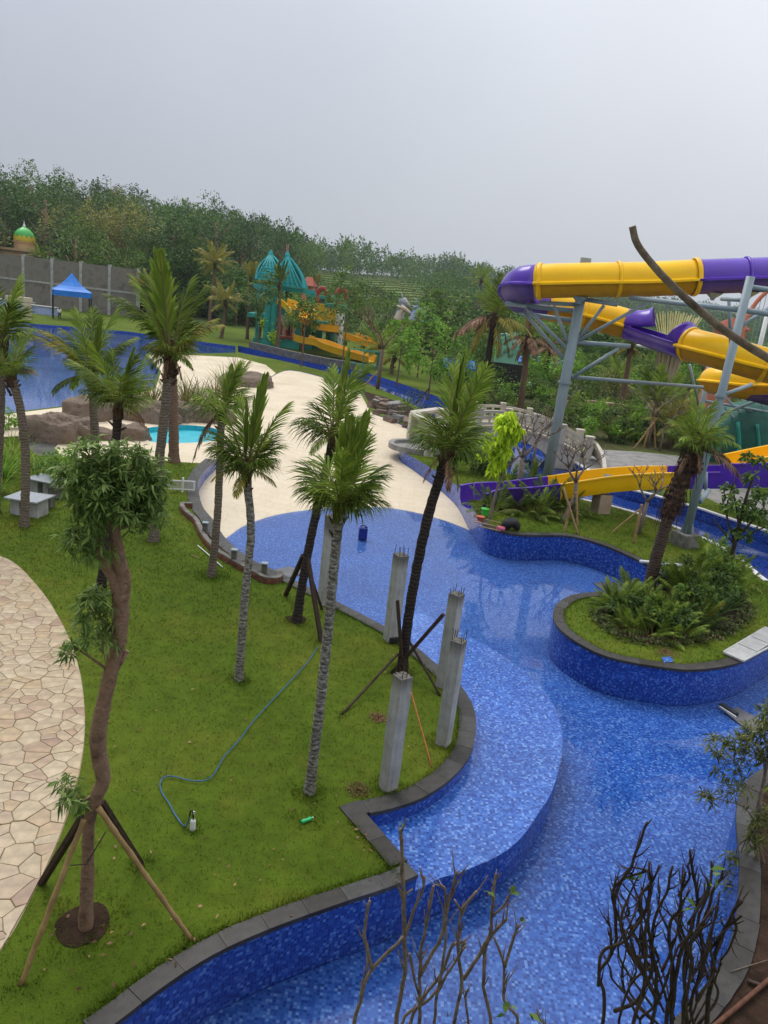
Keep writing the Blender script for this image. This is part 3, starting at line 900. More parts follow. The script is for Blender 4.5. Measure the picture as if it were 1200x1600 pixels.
# ---- flagstones, each its own stone
def clip_half(poly, nx, ny, d):
    out = []
    for i in range(len(poly)):
        a, b = poly[i], poly[(i + 1) % len(poly)]
        da, db = a[0] * nx + a[1] * ny - d, b[0] * nx + b[1] * ny - d
        if da <= 0: out.append(a)
        if (da < 0 < db) or (db < 0 < da):
            t = da / (da - db)
            out.append((a[0] + (b[0] - a[0]) * t, a[1] + (b[1] - a[1]) * t))
    return out
def inset(poly, g):
    n = len(poly)
    cx, cy = sum(p[0] for p in poly) / n, sum(p[1] for p in poly) / n
    out = poly
    for i in range(n):
        a, b = poly[i], poly[(i + 1) % n]
        dx, dy = b[0] - a[0], b[1] - a[1]
        L = math.hypot(dx, dy)
        if L < 1e-6: continue
        nx, ny = dy / L, -dx / L
        if nx * (cx - a[0]) + ny * (cy - a[1]) > 0: nx, ny = -nx, -ny
        out = clip_half(out, nx, ny, nx * a[0] + ny * a[1] - g)
        if len(out) < 3: return []
    return out
rs = random.Random(11)
seeds = []
for _ in range(9000):
    x, y = rs.uniform(-12.6, -3.5), rs.uniform(6.5, 20)
    q = proj((x, y, 0))
    if q[0] < -70 or q[0] > 160: continue
    if not inpoly(x, y, path): continue
    mind = rs.choice((0.10, 0.16, 0.26, 0.34, 0.40))
    if all((x - s_[0]) ** 2 + (y - s_[1]) ** 2 > ((mind + s_[2]) * 0.54) ** 2 for s_ in seeds): seeds.append((x, y, mind))
seeds.sort(key=lambda s_: s_[1])
seeds = seeds[:820]
cells = []
for i, s_ in enumerate(seeds):
    poly = [(s_[0] - 0.5, s_[1] - 0.5), (s_[0] + 0.5, s_[1] - 0.5), (s_[0] + 0.5, s_[1] + 0.5), (s_[0] - 0.5, s_[1] + 0.5)]
    for k, t in enumerate(seeds):
        if k == i: continue
        dx, dy = t[0] - s_[0], t[1] - s_[1]
        L2 = dx * dx + dy * dy
        if L2 > 1.6: continue
        w_ = 0.5 + 0.18 * (s_[2] - t[2])
        L = math.sqrt(L2)
        nx, ny = dx / L, dy / L
        poly = clip_half(poly, nx, ny, nx * (s_[0] + dx * w_) + ny * (s_[1] + dy * w_))
        if len(poly) < 3: break
    if len(poly) < 3: continue
    poly = inset(poly, 0.005)
    if len(poly) < 3: continue
    # trim to the path edge
    ok = [inpoly(p[0], p[1], path) for p in poly]
    if not all(ok):
        q = []
        for p in poly:
            if inpoly(p[0], p[1], path): q.append(p); continue
            best = min(path_edge, key=lambda e: (e.x - p[0]) ** 2 + (e.y - p[1]) ** 2)
            q.append((best.x - 0.01, best.y))
        poly = q
    cells.append((s_, poly))
cells.sort(key=lambda c: -sum(1 for _ in c[1]) * 0 + c[0][1])
m_stone = MAT['stone_var']
spare = MB()
for i, (s_, poly) in enumerate(cells):
    top = 0.018 + rs.uniform(-0.004, 0.006)
    if i < 298:
        mb = MB((s_[0], s_[1], 0))
        inner = inset(poly, 0.012)
        if len(inner) < 3: inner = poly
        mb.prism(poly, 0.002, top - 0.005)
        mb2_n = len(poly)
        cx, cy = s_[0], s_[1]
        lip = [(cx + (p[0] - cx) * 0.965, cy + (p[1] - cy) * 0.965, top + 0.006 * rs.uniform(-0.5, 0.5)) for p in poly]
        b0 = [(p[0], p[1], top - 0.005) for p in poly]
        n = len(poly)
        mb.f = mb.f[1:]; mb.m = mb.m[1:]
        mb.add(b0 + lip, [(k, (k + 1) % n, n + (k + 1) % n, n + k) for k in range(n)] + [tuple(range(n, 2 * n))])
        o = mb.build('flagstone', m_stone, path_ob)
        o.location = mb.o
    else:
        spare.prism(poly, 0.002, top)
if spare.f: tag(spare.build('flagstone_remainder', m_stone, path_ob), kind='stuff')

# ---- coping slabs
coping_root = thing('pool_coping', None, None); coping_root['kind'] = 'structure'
def coping(pts, width=0.34, length=0.62, side=1, zt=0.03, parent=None, mat=None, name='coping_stone', drop=0.075, over_=0.025, step=1.0):
    P = resample([Vector((p[0], p[1], 0)) for p in pts], length / 3)
    N = []
    for i in range(len(P)):
        t = (P[min(i + 1, len(P) - 1)] - P[max(i - 1, 0)]).normalized()
        N.append(Vector((-t.y, t.x, 0)) * side)
    i = 0
    while i < len(P) - 1:
        j = min(i + 3, len(P) - 1)
        ins, outs = [], []
        for k in range(i, j + 1):
            p, n = P[k].copy(), N[k]
            t = (P[min(k + 1, len(P) - 1)] - P[max(k - 1, 0)]).normalized()
            if k == i: p = p + t * 0.0015
            if k == j: p = p - t * 0.0015
            ins.append(p - n * over_)
            outs.append(p + n * (width + rs.uniform(-0.008, 0.008)))
        poly = ins + outs[::-1]
        c = sum(poly, Vector()) / len(poly)
        ar = sum(poly[q].x * poly[(q + 1) % len(poly)].y - poly[(q + 1) % len(poly)].x * poly[q].y for q in range(len(poly)))
        if ar < 0: poly = poly[::-1]
        mb = MB((c.x, c.y, 0))
        zz = zt + rs.uniform(-0.004, 0.004)
        mb.prism([(q.x, q.y) for q in poly], zt - drop, zz)
        o = mb.build(name, mat or MAT['coping_var'], parent or coping_root)
        o.location = mb.o
        bevel(o, 0.003, 1)
        i = j
coping(run_lawn[8:], side=1, width=0.26)
# two corner pieces closing the notch
nd = (Vector(run_notch[1]) - Vector(run_notch[0])).normalized()
nn = Vector((-nd.y, nd.x, 0))
a_, b_ = Vector(run_notch[0]), Vector(run_notch[1])
coping([a_ + nd * 0.30, b_ - nd * 0.0], width=0.30, side=1)
td = (Vector(run_bend[1]) - b_).normalized()
corner_ = [b_, b_ + nn * 0.30, b_ + nn * 0.30 + nd * 0.34, b_ + Vector((-td.y, td.x, 0)) * 0.34 - td * 0.05, b_ + td * 0.1 + Vector((-td.y, td.x, 0)) * 0.34, b_ + td * 0.1]
mb = MB(b_); mb.prism([(p.x, p.y) for p in corner_], -0.045, 0.029); q = mb.build('coping_stone', MAT['coping_var'], coping_root); q.location = mb.o
coping([b_ + td * 0.1] + run_bend[1:58], side=1, width=0.33)
coping(run_bend[57:], side=1, width=0.42, length=0.9)
coping(run_isle[:-8], side=1, width=0.30)
coping(run_right[2:], side=1, width=0.30)
kerb_root = thing('river_kerb', None, None); kerb_root['kind'] = 'structure'
coping(river_far[24:-3], width=0.22, length=1.8, side=1, zt=0.04, parent=kerb_root, mat=MAT['white'], name='kerb_stone')
coping(river_near[36:-3], width=0.20, length=1.8, side=-1, zt=0.04, parent=kerb_root, mat=MAT['white'], name='kerb_stone')
coping(river_far[2:13], width=0.5, length=3, side=1, zt=0.75, drop=0.8, parent=kerb_root, mat=MAT['concrete_d'], name='retaining_block')

# ---- the building the picture is taken from: its pale front rises behind and above the eye
hs = thing('viewing_building', 'pale rendered front of the building that overlooks the pools', 'building', (0, -1.6, 0))
mb = MB((0, -1.6, 0)); mb.box((0, -2.6, 7.0), (34, 2, 14.4)); mb.build('wall', MAT['white'], hs)
mb = MB((0, -1.6, 0)); mb.box((0, -1.2, 14.4), (35, 5.2, 0.4)); mb.build('roof', MAT['concrete'], hs)
mb = MB((0, -1.6, 0)); mb.box((0, -0.7, 6.75), (12, 1.8, 0.25)); mb.build('balcony', MAT['concrete'], hs)
# ================================================================== VEGETATION
ng = np.random.default_rng(5)
UPZ = Vector((0, 0, 1))

# ---- short turf on the lawns (nobody could count the blades)
def turf():
    T = np.array([[gv[i] for i in t] for t in lawn_tris], float)
    a, b, c = T[:, 0], T[:, 1], T[:, 2]
    area = 0.5 * np.abs((b[:, 0] - a[:, 0]) * (c[:, 1] - a[:, 1]) - (b[:, 1] - a[:, 1]) * (c[:, 0] - a[:, 0]))
    N = 4200000
    k = ng.choice(len(T), N, p=area / area.sum())
    r1, r2 = np.sqrt(ng.random(N)), ng.random(N)
    P = a[k] * (1 - r1)[:, None] + b[k] * (r1 * (1 - r2))[:, None] + c[k] * (r1 * r2)[:, None]
    d = np.hypot(P[:, 0], P[:, 1])
    keep = (d < 42) & (P[:, 1] > 5) & (np.abs(P[:, 0]) < P[:, 1] * 0.55 + 2.5)
    P, d = P[keep], d[keep]
    dens = np.clip((11.0 / d) ** 1.6, 0.05, 1)
    # thin the cloud to the wanted number, denser near the eye
    target = 430000
    pr = dens / dens.sum() * target
    sel = ng.random(len(P)) < pr
    P, d = P[sel], d[sel]
    n = len(P)
    h = ng.uniform(0.025, 0.065, n) * np.clip(d / 18, 0.9, 1.25)
    w = ng.uniform(0.005, 0.009, n) * np.clip(d / 12, 0.9, 1.9)
    an = ng.uniform(0, 2 * math.pi, n)
    ln = ng.normal(0, 0.035, (n, 2))
    V = np.zeros((n, 3, 3))
    V[:, 0, 0] = P[:, 0] - np.cos(an) * w; V[:, 0, 1] = P[:, 1] - np.sin(an) * w
    V[:, 1, 0] = P[:, 0] + np.cos(an) * w; V[:, 1, 1] = P[:, 1] + np.sin(an) * w
    V[:, 2, 0] = P[:, 0] + ln[:, 0]; V[:, 2, 1] = P[:, 1] + ln[:, 1]; V[:, 2, 2] = h
    # longer ragged tufts round trunks, posts and along the coping
    Q = []
    for (bx, by, rr_, cnt) in [(483, 1238, .30, 260), (373, 1062, .28, 220), (330, 900, .50, 500), (463, 972, .3, 160), (628, 1048, .36, 260), (606, 1230, .34, 260), (692, 1160, .32, 260), (610, 1000, .34, 160), (240, 845, .5, 300), (38, 822, .5, 300), (157, 925, .4, 200), (134, 1446, .55, 260), (301, 1296, .16, 60), (480, 1281, .3, 110), (893, 806, .5, 300), (997, 835, .5, 300), (1068, 852, .9, 500), (502, 1003, .15, 50), (533, 1117, .15, 50), (300, 1470, .15, 50), (33, 1538, .2, 50), (220, 1350, .18, 50)]:
        c_ = at(bx, by)
        for _ in range(cnt):
            an_, q_ = rnd.uniform(0, 6.28), rr_ * (0.35 + 0.75 * rnd.random())
            Q.append((c_.x + q_ * math.cos(an_), c_.y + q_ * math.sin(an_)))
    for run, w_, dn in ((run_lawn[8:], 0.30, 70), (run_bend[1:60], 0.33, 60), (run_isle[14:-8], 0.30, 40), ([Vector(run_notch[0]), Vector(run_notch[1])], 0.30, 70)):
        rp = resample(run, 0.1)
        for i_ in range(len(rp) - 1):
            t_ = (rp[i_ + 1] - rp[i_]).normalized()
            for _ in range(int(dn * 0.1 * 3)):
                p_ = rp[i_].lerp(rp[i_ + 1], rnd.random()) + Vector((-t_.y, t_.x, 0)) * (w_ + abs(rnd.gauss(0, 0.05)) - 0.03)
                Q.append((p_.x, p_.y))
    Q = np.array(Q)
    m2 = len(Q)
    P2 = np.concatenate([Q, np.zeros((m2, 1))], 1)
    h2, w2 = ng.uniform(0.04, 0.10, m2), ng.uniform(0.005, 0.010, m2)
    an2, ln2 = ng.uniform(0, 2 * math.pi, m2), ng.normal(0, 0.05, (m2, 2))
    V2 = np.zeros((m2, 3, 3))
    V2[:, 0, 0] = P2[:, 0] - np.cos(an2) * w2; V2[:, 0, 1] = P2[:, 1] - np.sin(an2) * w2
    V2[:, 1, 0] = P2[:, 0] + np.cos(an2) * w2; V2[:, 1, 1] = P2[:, 1] + np.sin(an2) * w2
    V2[:, 2, 0] = P2[:, 0] + ln2[:, 0]; V2[:, 2, 1] = P2[:, 1] + ln2[:, 1]; V2[:, 2, 2] = h2
    V = np.concatenate([V, V2]); n += m2
    o = link('grass', fast_mesh('grass', V.reshape(-1, 3), np.arange(3 * n).reshape(-1, 3), MAT['blade']))
    tag(o, 'short green turf covering the lawn around the pools', 'grass', None, 'stuff')
turf()

# ---- leaf shapes (numpy): every leaf is a folded blade of two quads
def leaf_arrays(P, D, L, Wd, fold=0.25, droop=0.25):
    """P base points (n,3), D directions (n,3), L lengths (n), Wd half widths (n)"""
    n = len(P)
    D = D / np.maximum(np.linalg.norm(D, axis=1, keepdims=True), 1e-6)
    up = np.tile(np.array([0, 0, 1.0]), (n, 1)) + ng.normal(0, 0.35, (n, 3))
    S = np.cross(D, up); S /= np.maximum(np.linalg.norm(S, axis=1, keepdims=True), 1e-6)
    Nn = np.cross(S, D)
    mid = P + D * (L * 0.5)[:, None] - np.array([0, 0, 1.0]) * (L * droop * 0.25)[:, None]
    tip = P + D * L[:, None] - np.array([0, 0, 1.0]) * (L * droop)[:, None]
    e1 = mid + S * Wd[:, None] + Nn * (Wd * fold)[:, None]
    e2 = mid - S * Wd[:, None] + Nn * (Wd * fold)[:, None]
    V = np.stack([P, e1, tip, e2], 1).reshape(-1, 3)
    Fq = np.arange(4 * n).reshape(-1, 4)
    return V, Fq

def rand_dirs(n, up=0.0):
    v = ng.normal(0, 1, (n, 3))
    v[:, 2] += up
    return v / np.linalg.norm(v, axis=1, keepdims=True)

def crown_mesh(name, radius, height, nclump, per, leaf, mat, seed=0, bottom=0.0, hollow=0.55, shape='ball', up=0.35, width=0.32, droop=0.35):
    """leaf clumps spread unevenly through a crown's volume, centred on the origin"""
    global ng
    keep = ng
    ng = np.random.default_rng(seed + 100)
    # a few big boughs first, clumps gather round them
    nb = max(5, nclump // 9)
    B = rand_dirs(nb, 0.15) * (ng.uniform(0.35, 0.95, nb) ** 0.6)[:, None]
    C = B[ng.integers(0, nb, nclump)] + ng.normal(0, 0.20, (nclump, 3))
    Ln = np.linalg.norm(C, axis=1)
    C *= np.minimum(1.0, 1.02 / np.maximum(Ln, 1e-6))[:, None]
    if shape == 'cone': 
        k = np.clip(1.0 - 0.42 * (C[:, 2] + 1), 0.2, 1.2)
        C[:, 0] *= k; C[:, 1] *= k
    if shape == 'umbrella':
        C[:, 2] = C[:, 2] * 0.35 + 0.5 - 0.5 * (C[:, 0] ** 2 + C[:, 1] ** 2)
    cr_ = ng.uniform(0.10, 0.24, nclump)
    q = rand_dirs(nclump * per) * (ng.random(nclump * per) ** 0.4)[:, None]
    P = np.repeat(C, per, 0) + q * np.repeat(cr_, per)[:, None]
    D = q + np.repeat(C, per, 0) * 0.5 + np.array([0, 0, up]) * ng.uniform(0.2, 1, (len(q), 1))
    P = P * np.array([radius, radius, height / 2])
    P[:, 2] = np.maximum(P[:, 2], -height / 2 + bottom)
    L = ng.uniform(0.6, 1.35, len(P)) * leaf
    V, Fq = leaf_arrays(P, D, L, L * width * ng.uniform(0.7, 1.2, len(L)), 0.2, droop)
    ng = keep
    return fast_mesh(name, V, Fq, mat)

def limb_paths(base, top, n, spread, rg, r0):
    out = []
    for i in range(n):
        a = rg.uniform(0, 6.28)
        t = rg.uniform(0.45, 0.9)
        s = Vector(base).lerp(Vector(top), t)
        e = s + Vector((math.cos(a) * spread * rg.uniform(0.5, 1), math.sin(a) * spread * rg.uniform(0.5, 1), spread * rg.uniform(0.3, 1.0)))
        m = s.lerp(e, 0.5) + Vector((rg.uniform(-1, 1), rg.uniform(-1, 1), rg.uniform(0, 1))) * spread * 0.12
        out.append(([s, m, e], [r0 * (1 - t * 0.5) * 0.6, r0 * 0.35, r0 * 0.12]))
    return out

CROWNS = {}
def broad_tree(label, base, h, rad, mat, cat='tree', name='tree', group=None, seed=0, leaf=None, trunk_r=None, trunk_mat=None, clear=0.35, nclump=90, per=12, shape='ball', lean=(0, 0), nlimb=6, key=None, crown_h=None, sx=1.0, droop=0.35, width=0.32):
    rg = random.Random(seed)
    base = Vector(base)
    t = thing(name, label, cat, base, group, 0)
    crown_h = crown_h or h * (1 - clear) * 1.05
    cz = h - crown_h / 2
    top = Vector((lean[0], lean[1], cz + crown_h * 0.12))
    mb = MB()
    tr = trunk_r or h * 0.018
    pts = [Vector((0, 0, -0.15)), Vector((rg.uniform(-.1, .1), rg.uniform(-.1, .1), 0)) * rad * 0.1, Vector((lean[0] * 0.4 + rg.uniform(-1, 1) * rad * 0.06, lean[1] * 0.4 + rg.uniform(-1, 1) * rad * 0.06, cz * 0.5)), top * 0.999]
    pts = catmull(pts, 3)
    mb.tube(pts, [tr * (1.25 - 0.85 * i / (len(pts) - 1)) for i in range(len(pts))], 7)
    for p, r in [] if shape == 'umbrella' else limb_paths((lean[0] * 0.5, lean[1] * 0.5, h * clear * 0.75), top, nlimb, rad * 0.8, rg, tr):
        mb.tube(p, r, 5)
    mb.build('trunk', trunk_mat or MAT['bark'], t, True)
    k = (key, round(rad / crown_h, 2), mat, shape, nclump, per) if key is not None else None
    lf = leaf or max(0.12, rad * 0.13)
    if k is not None and k in CROWNS:
        me, r_, c_ = CROWNS[k]
        o = link('crown', me, t, (lean[0], lean[1], cz), rg.uniform(0, 6.28), (rad / r_, rad / r_, crown_h / c_))
    else:
        me = crown_mesh('crown', rad, crown_h, nclump, per, lf, MAT[mat], seed, shape=shape, droop=droop, width=width)
        if k is not None: CROWNS[k] = (me, rad, crown_h)
        o = link('crown', me, t, (lean[0], lean[1], cz), rg.uniform(0, 6.28))
    return t

# ---- palms
def frond_mesh(name, th0, bend, L=1.0, nl=34, ll=0.34, ang0=55, ang1=28, lw=0.012, droop=0.5, mat='palm', rmat='rachis', bare=0.22, vee=25, seed=0, trim=0.0, rr=0.014):
    """one feather leaf, stalk at the origin, arching in the XZ plane; built at 1 m and scaled in use"""
    rg = random.Random(seed)
    mb = MB()
    n = 14
    pts, dirs = [], []
    p = Vector((0, 0, 0))
    for i in range(n + 1):
        s = i / n
        th = R(th0 + bend * s ** 1.3)
        d = Vector((math.sin(th), 0, math.cos(th)))
        pts.append(p.copy()); dirs.append(d)
        p = p + d * (L / n)
    mb.tube(pts, [rr * (1.15 - 1.0 * i / n) + 0.0015 for i in range(n + 1)], 4, 1)
    for i in range(nl):
        s = bare + (1 - bare) * (i + 0.5) / nl
        f = s * n
        k = min(int(f), n - 1)
        base = pts[k].lerp(pts[k + 1], f - k)
        t = dirs[k]
        side0 = Vector((0, 1, 0))
        nrm = side0.cross(t)
        u = (s - bare) / (1 - bare)
        a = R(ang0 + (ang1 - ang0) * u)
        prof = (0.55 + 0.45 * math.sin(math.pi * min(1, u * 0.85 + 0.12))) * (1 - 0.35 * u ** 3)
        for sg in (-1, 1):
            if rg.random() < 0.04: continue
            v = R(vee + rg.uniform(-9, 9))
            aa = a + R(rg.uniform(-7, 7))
            d = t * math.cos(aa) + (side0 * sg * math.cos(v) + nrm * -math.sin(v) * -1) * math.sin(aa)
            d.normalize()
            l = ll * prof * rg.uniform(0.85, 1.08) * (1 - trim * rg.uniform(0.2, 1.0))
            dr = droop * rg.uniform(0.6, 1.25)
            d2 = (d + Vector((0, 0, -1)) * dr * 0.55).normalized()
            d3 = (d + Vector((0, 0, -1)) * dr * 1.5).normalized()
            m1 = base + d * l * 0.36
            m2 = m1 + d2 * l * 0.34
            tp = m2 + d3 * l * 0.30
            wv = d.cross(nrm if abs(d.dot(nrm)) < 0.9 else side0)
            wv = (t - d * t.dot(d)).normalized() * lw * rg.uniform(0.8, 1.2)
            mb.add([base - wv * 0.6, base + wv * 0.6, m1 + wv, m1 - wv, m2 + wv * 0.75, m2 - wv * 0.75, tp], [(0, 1, 2, 3), (3, 2, 4, 5), (5, 4, 6)], 0)
    return mb.mesh(name, [MAT[mat], MAT[rmat]])

FR = {}
def fr(kind, mat='palm', var=0):
    k = (kind, mat, var)
    if k not in FR:
        rm = 'rachis_d' if mat == 'palm_dead' else 'rachis'
        S = var * 17 + len(kind)
        a = dict(
            spear=dict(th0=3 + 3 * var, bend=8, nl=44, ll=0.30, ang0=26, ang1=10, droop=0.04, vee=6, lw=0.020, L=0.85),
            up=dict(th0=12 + 5 * var, bend=20, nl=38, ll=0.30, ang0=56, ang1=22, droop=0.28, vee=16, lw=0.009),
            mid=dict(th0=30 + 7 * var, bend=46, nl=38, ll=0.30, ang0=66, ang1=26, droop=0.6, vee=18, lw=0.0085),
            out=dict(th0=54 + 8 * var, bend=62, nl=36, ll=0.30, ang0=70, ang1=28, droop=0.9, vee=14, lw=0.0085),
            low=dict(th0=92 + 8 * var, bend=52, nl=36, ll=0.34, ang0=58, ang1=25, droop=0.9, vee=12, lw=0.012),
            hang=dict(th0=140 + 8 * var, bend=28, nl=26, ll=0.30, ang0=40, ang1=18, droop=0.9, vee=5, lw=0.011),
            fan=dict(th0=24 + 12 * var, bend=26, nl=27, ll=0.52, ang0=80, ang1=14, droop=0.42, vee=12, lw=0.0085, bare=0.14, L=0.60),
            side=dict(th0=44 + 14 * var, bend=26, nl=25, ll=0.56, ang0=82, ang1=15, droop=1.0, vee=12, lw=0.008, bare=0.14, L=0.55),
        )[kind]
        FR[k] = frond_mesh('frond', mat=mat, rmat=rm, seed=S, **a)
    return FR[k]

def palm(label, base, via, top, r0, r1, L, spec, tmat='trunk_grey', seed=0, group=None, name='coconut_palm', cat='palm tree', boots=8, rings=26, swell=1.3, fibre=True, sheath=0):
    """base, via..., top: world points of the trunk; spec: list of (kind, material, count, azimuth start, spread, scale)"""
    rg = random.Random(seed)
    base = Vector(base)
    t = thing(name, label, cat, base, group)
    P = [base + Vector((0, 0, -0.12))] + [Vector(p) for p in via] + [Vector(top)]
    P[0].z = base.z - 0.12
    P = resample(catmull(P, 8), max(0.05, (Vector(top) - base).length / (rings * 2)))
    mb = MB(base)
    n = len(P)
    rad = []
    for i in range(n):
        s = i / (n - 1)
        r = r0 * (1 - s) + r1 * s
        r *= 1 + (swell - 1) * max(0, 1 - s * 9)
        r *= 1.0 + (0.02 if i % 2 else -0.01) + rg.uniform(-0.03, 0.03)
        if s > 0.9: r *= 1 + 0.22 * (s - 0.9) / 0.1
        rad.append(r)
    P = [p + Vector((rg.uniform(-1, 1), rg.uniform(-1, 1), 0)) * r0 * 0.05 for p in P]
    mb.tube(P, rad, 12, jit=0.03, rg=rg)
    mb.build('trunk', MAT[tmat], t, True)
    tp = Vector(top) - base
    # fibrous sheath and old leaf bases at the crown's foot
    if fibre:
        fb = MB()
        fb.tube([tp + Vector((0, 0, -r1 * 2.4)), tp, tp + Vector((0, 0, r1 * 1.8)), tp + Vector((0, 0, r1 * 4))], [r1 * 1.15, r1 * 1.45, r1 * 1.25, r1 * 0.5], 9, jit=0.15, rg=rg)
        if sheath:                       # long ragged coat of old fibre below the leaves
            ks = [k for k in range(n) if (P[k] - Vector(top)).length < sheath]
            fb.tube([P[k] - base for k in ks], [r1 * rg.uniform(1.2, 1.65) for k in ks], 11, jit=0.18, rg=rg)
            for i in range(120):
                p_ = P[rg.choice(ks)] - base
                a = rg.uniform(0, 6.28)
                d = Vector((math.cos(a), math.sin(a), 0))
                s = p_ + d * r1 * 1.2
                fb.tube([s, s + d * r1 * rg.uniform(.3, 1.0) + Vector((0, 0, rg.uniform(-.1, .25))), s + d * r1 * rg.uniform(.4, 1.5) - Vector((0, 0, rg.uniform(.2, .7)))], [r1 * .14, r1 * .10, r1 * .03], 4)
        for i in range(boots):
            a = rg.uniform(0, 6.28)
            z = rg.uniform(-5.5, 1.0) * r1
            d = Vector((math.cos(a), math.sin(a), rg.uniform(0.5, 1.4))).normalized()
            s = tp + Vector((math.cos(a) * r1 * 0.8, math.sin(a) * r1 * 0.8, z))
            fb.tube([s, s + d * r1 * rg.uniform(1.2, 2.4)], [r1 * 0.42, r1 * 0.16], 5)
        fb.build('leaf_sheath', MAT['fibre'], t, False)
    for kind, mat, cnt, a0, spr, scl in spec:
        for i in range(cnt):
            a = a0 + spr * ((i + 0.5) / cnt - 0.5) + rg.uniform(-0.16, 0.16) * (1 if cnt < 2 else spr / cnt)
            v = rg.randrange(2)
            if mat == 'palm' and rg.random() < 0.48: mat2 = 'palm_lt'
            else: mat2 = mat
            o = link('frond', fr(kind, mat2, v), t, tp + Vector((math.cos(a) * r1 * 0.5, math.sin(a) * r1 * 0.5, r1 * rg.uniform(0.2, 1.6))), a, L * scl * rg.uniform(0.92, 1.08))
            o.rotation_euler = (R(rg.uniform(-7, 7)), R(rg.uniform(-6, 6)), a)
    return t

TAU = 2 * math.pi
def trunk_pts(base_px, via_px, top_px, back=0.0):
    b = at(*base_px)
    return b, [over(q[0], q[1], b, back * (i + 1) / (len(via_px) + 1)) for i, q in enumerate(via_px)], over(top_px[0], top_px[1], b, back)

# azimuths: 0 = to the right of the photograph, pi/2 = away, -pi/2 = towards the eye
b, v, t_ = trunk_pts((483, 1238), [(500, 1100), (515, 960)], (530, 800))
palm('tall slim palm with pale lichen on its trunk, near the lawn point', b, v, t_, 0.090, 0.075, 1.18, [('spear', 'palm_lt', 2, -1.2, 1.4, 1.35), ('up', 'palm_lt', 2, -1.1, 1.4, 1.0), ('fan', 'palm_lt', 2, -1.4, 1.2, 1.05), ('fan', 'palm', 4, 1.5, 3.8, 1.12), ('fan', 'palm', 2, -0.2, 1.0, 1.0), ('side', 'palm', 3, 0.0, 1.8, 0.9), ('side', 'palm', 3, 3.2, 1.6, 0.9), ('side', 'palm', 3, -1.6, 2.0, 0.75), ('side', 'palm_yl', 4, -1.2, 5.4, 0.6)], 'trunk_lichen', 1)
b, v, t_ = trunk_pts((373, 1062), [(383, 930), (392, 830)], (385, 740))
palm('thinner palm with a dark patchy trunk and split upright leaves, left of the lichened palm', b, v, t_, 0.095, 0.08, 1.4, [('spear', 'palm_lt', 1, 3.0, 1, 1.2), ('up', 'palm_lt', 1, -0.6, 0.2, 1.25), ('up', 'palm_lt', 2, 2.6, 1.4, 1.05), ('spear', 'palm', 1, -0.3, 0.2, 1.45), ('fan', 'palm', 3, 0.0, 1.0, 0.95), ('fan', 'palm', 3, 3.2, 1.2, 1.0), ('fan', 'palm', 2, 1.5, 1.2, 0.9), ('side', 'palm_yl', 3, 2.0, 5.0, 0.6), ('side', 'palm', 3, 3.1, 1.8, 0.85), ('side', 'palm', 2, -0.2, 1.1, 0.75), ('side', 'palm', 3, -1.5, 2.4, 0.6), ('low', 'palm_yl', 3, -1.5, 4, 0.5)], 'trunk_lichen', 2)
b, v, t_ = trunk_pts((330, 900), [(340, 800)], (346, 650))
palm('palm with pale ringed trunk rising beside the brick trench at the pool edge', b, v, t_, 0.115, 0.095, 1.65, [('spear', 'palm', 1, 1, 1, 0.9), ('up', 'palm', 3, 0.3, 2.6, 0.95), ('fan', 'palm', 4, 0.3, 3.0, 0.9), ('side', 'palm', 3, 3.1, 2.0, 0.9), ('side', 'palm', 2, -1.4, 2.0, 0.7), ('hang', 'palm_dead', 2, 2.9, 1.0, 0.85)], 'trunk_grey', 3)
b, v, t_ = trunk_pts((463, 972), [(478, 880), (500, 775)], (520, 690), 0.6)
palm('leaning dark-trunked palm behind the lichened one, propped by timbers', b, v, t_, 0.12, 0.105, 1.5, [('spear', 'palm_lt', 1, 0.5, 1, 1.55), ('up', 'palm', 3, 0.4, 4, 1.25), ('fan', 'palm', 4, 1.5, 6, 1.0), ('side', 'palm', 3, 3.1, 1.6, 1.0), ('side', 'palm', 2, 0, 1.6, 0.9), ('low', 'palm', 2, -1.4, 3, 0.55)], 'trunk_dark', 4)
b, v, t_ = trunk_pts((628, 1048), [(642, 940), (668, 810)], (698, 715))
palm('dark leaning palm at the pool edge held by four crossed props among the pillars', b, v, t_, 0.12, 0.11, 1.55, [('spear', 'palm', 2, 0.2, 2, 1.45), ('up', 'palm', 3, 0.2, 3.6, 1.3), ('fan', 'palm', 4, 1.5, 6, 0.95), ('side', 'palm', 3, 3.1, 1.8, 0.85), ('side', 'palm', 3, 0, 1.8, 0.95), ('fan', 'palm', 2, -1.5, 1.6, 0.8), ('hang', 'palm_dead', 3, -1.2, 4.6, 0.55)], 'trunk_dark', 5, boots=16)
b, v, t_ = trunk_pts((240, 845), [(249, 720), (258, 640)], (266, 560))
palm('tallest palm on the far lawn with a full green crown and one broad upright leaf', b, v, t_, 0.155, 0.14, 2.6, [('spear', 'palm', 1, -1.5, 1, 1.35), ('up', 'palm', 2, 3.0, 0.8, 0.95), ('up', 'palm', 2, 0.2, 0.8, 0.9), ('up', 'palm', 2, 1.6, 2, 1.0), ('mid', 'palm', 2, 3.1, 0.7, 0.85), ('mid', 'palm_yl', 2, 0, 0.7, 0.75), ('fan', 'palm', 4, 0, 6, 0.65), ('side', 'palm', 5, -1.5, 6, 0.5), ('side', 'palm_yl', 5, -1.5, 6, 0.45), ('low', 'palm', 4, -1.4, 6, 0.32), ('hang', 'palm_dead', 4, -1.0, 5, 0.3)], 'trunk_grey', 6, boots=20)
b, v, t_ = trunk_pts((38, 822), [(40, 720), (32, 640)], (18, 590))
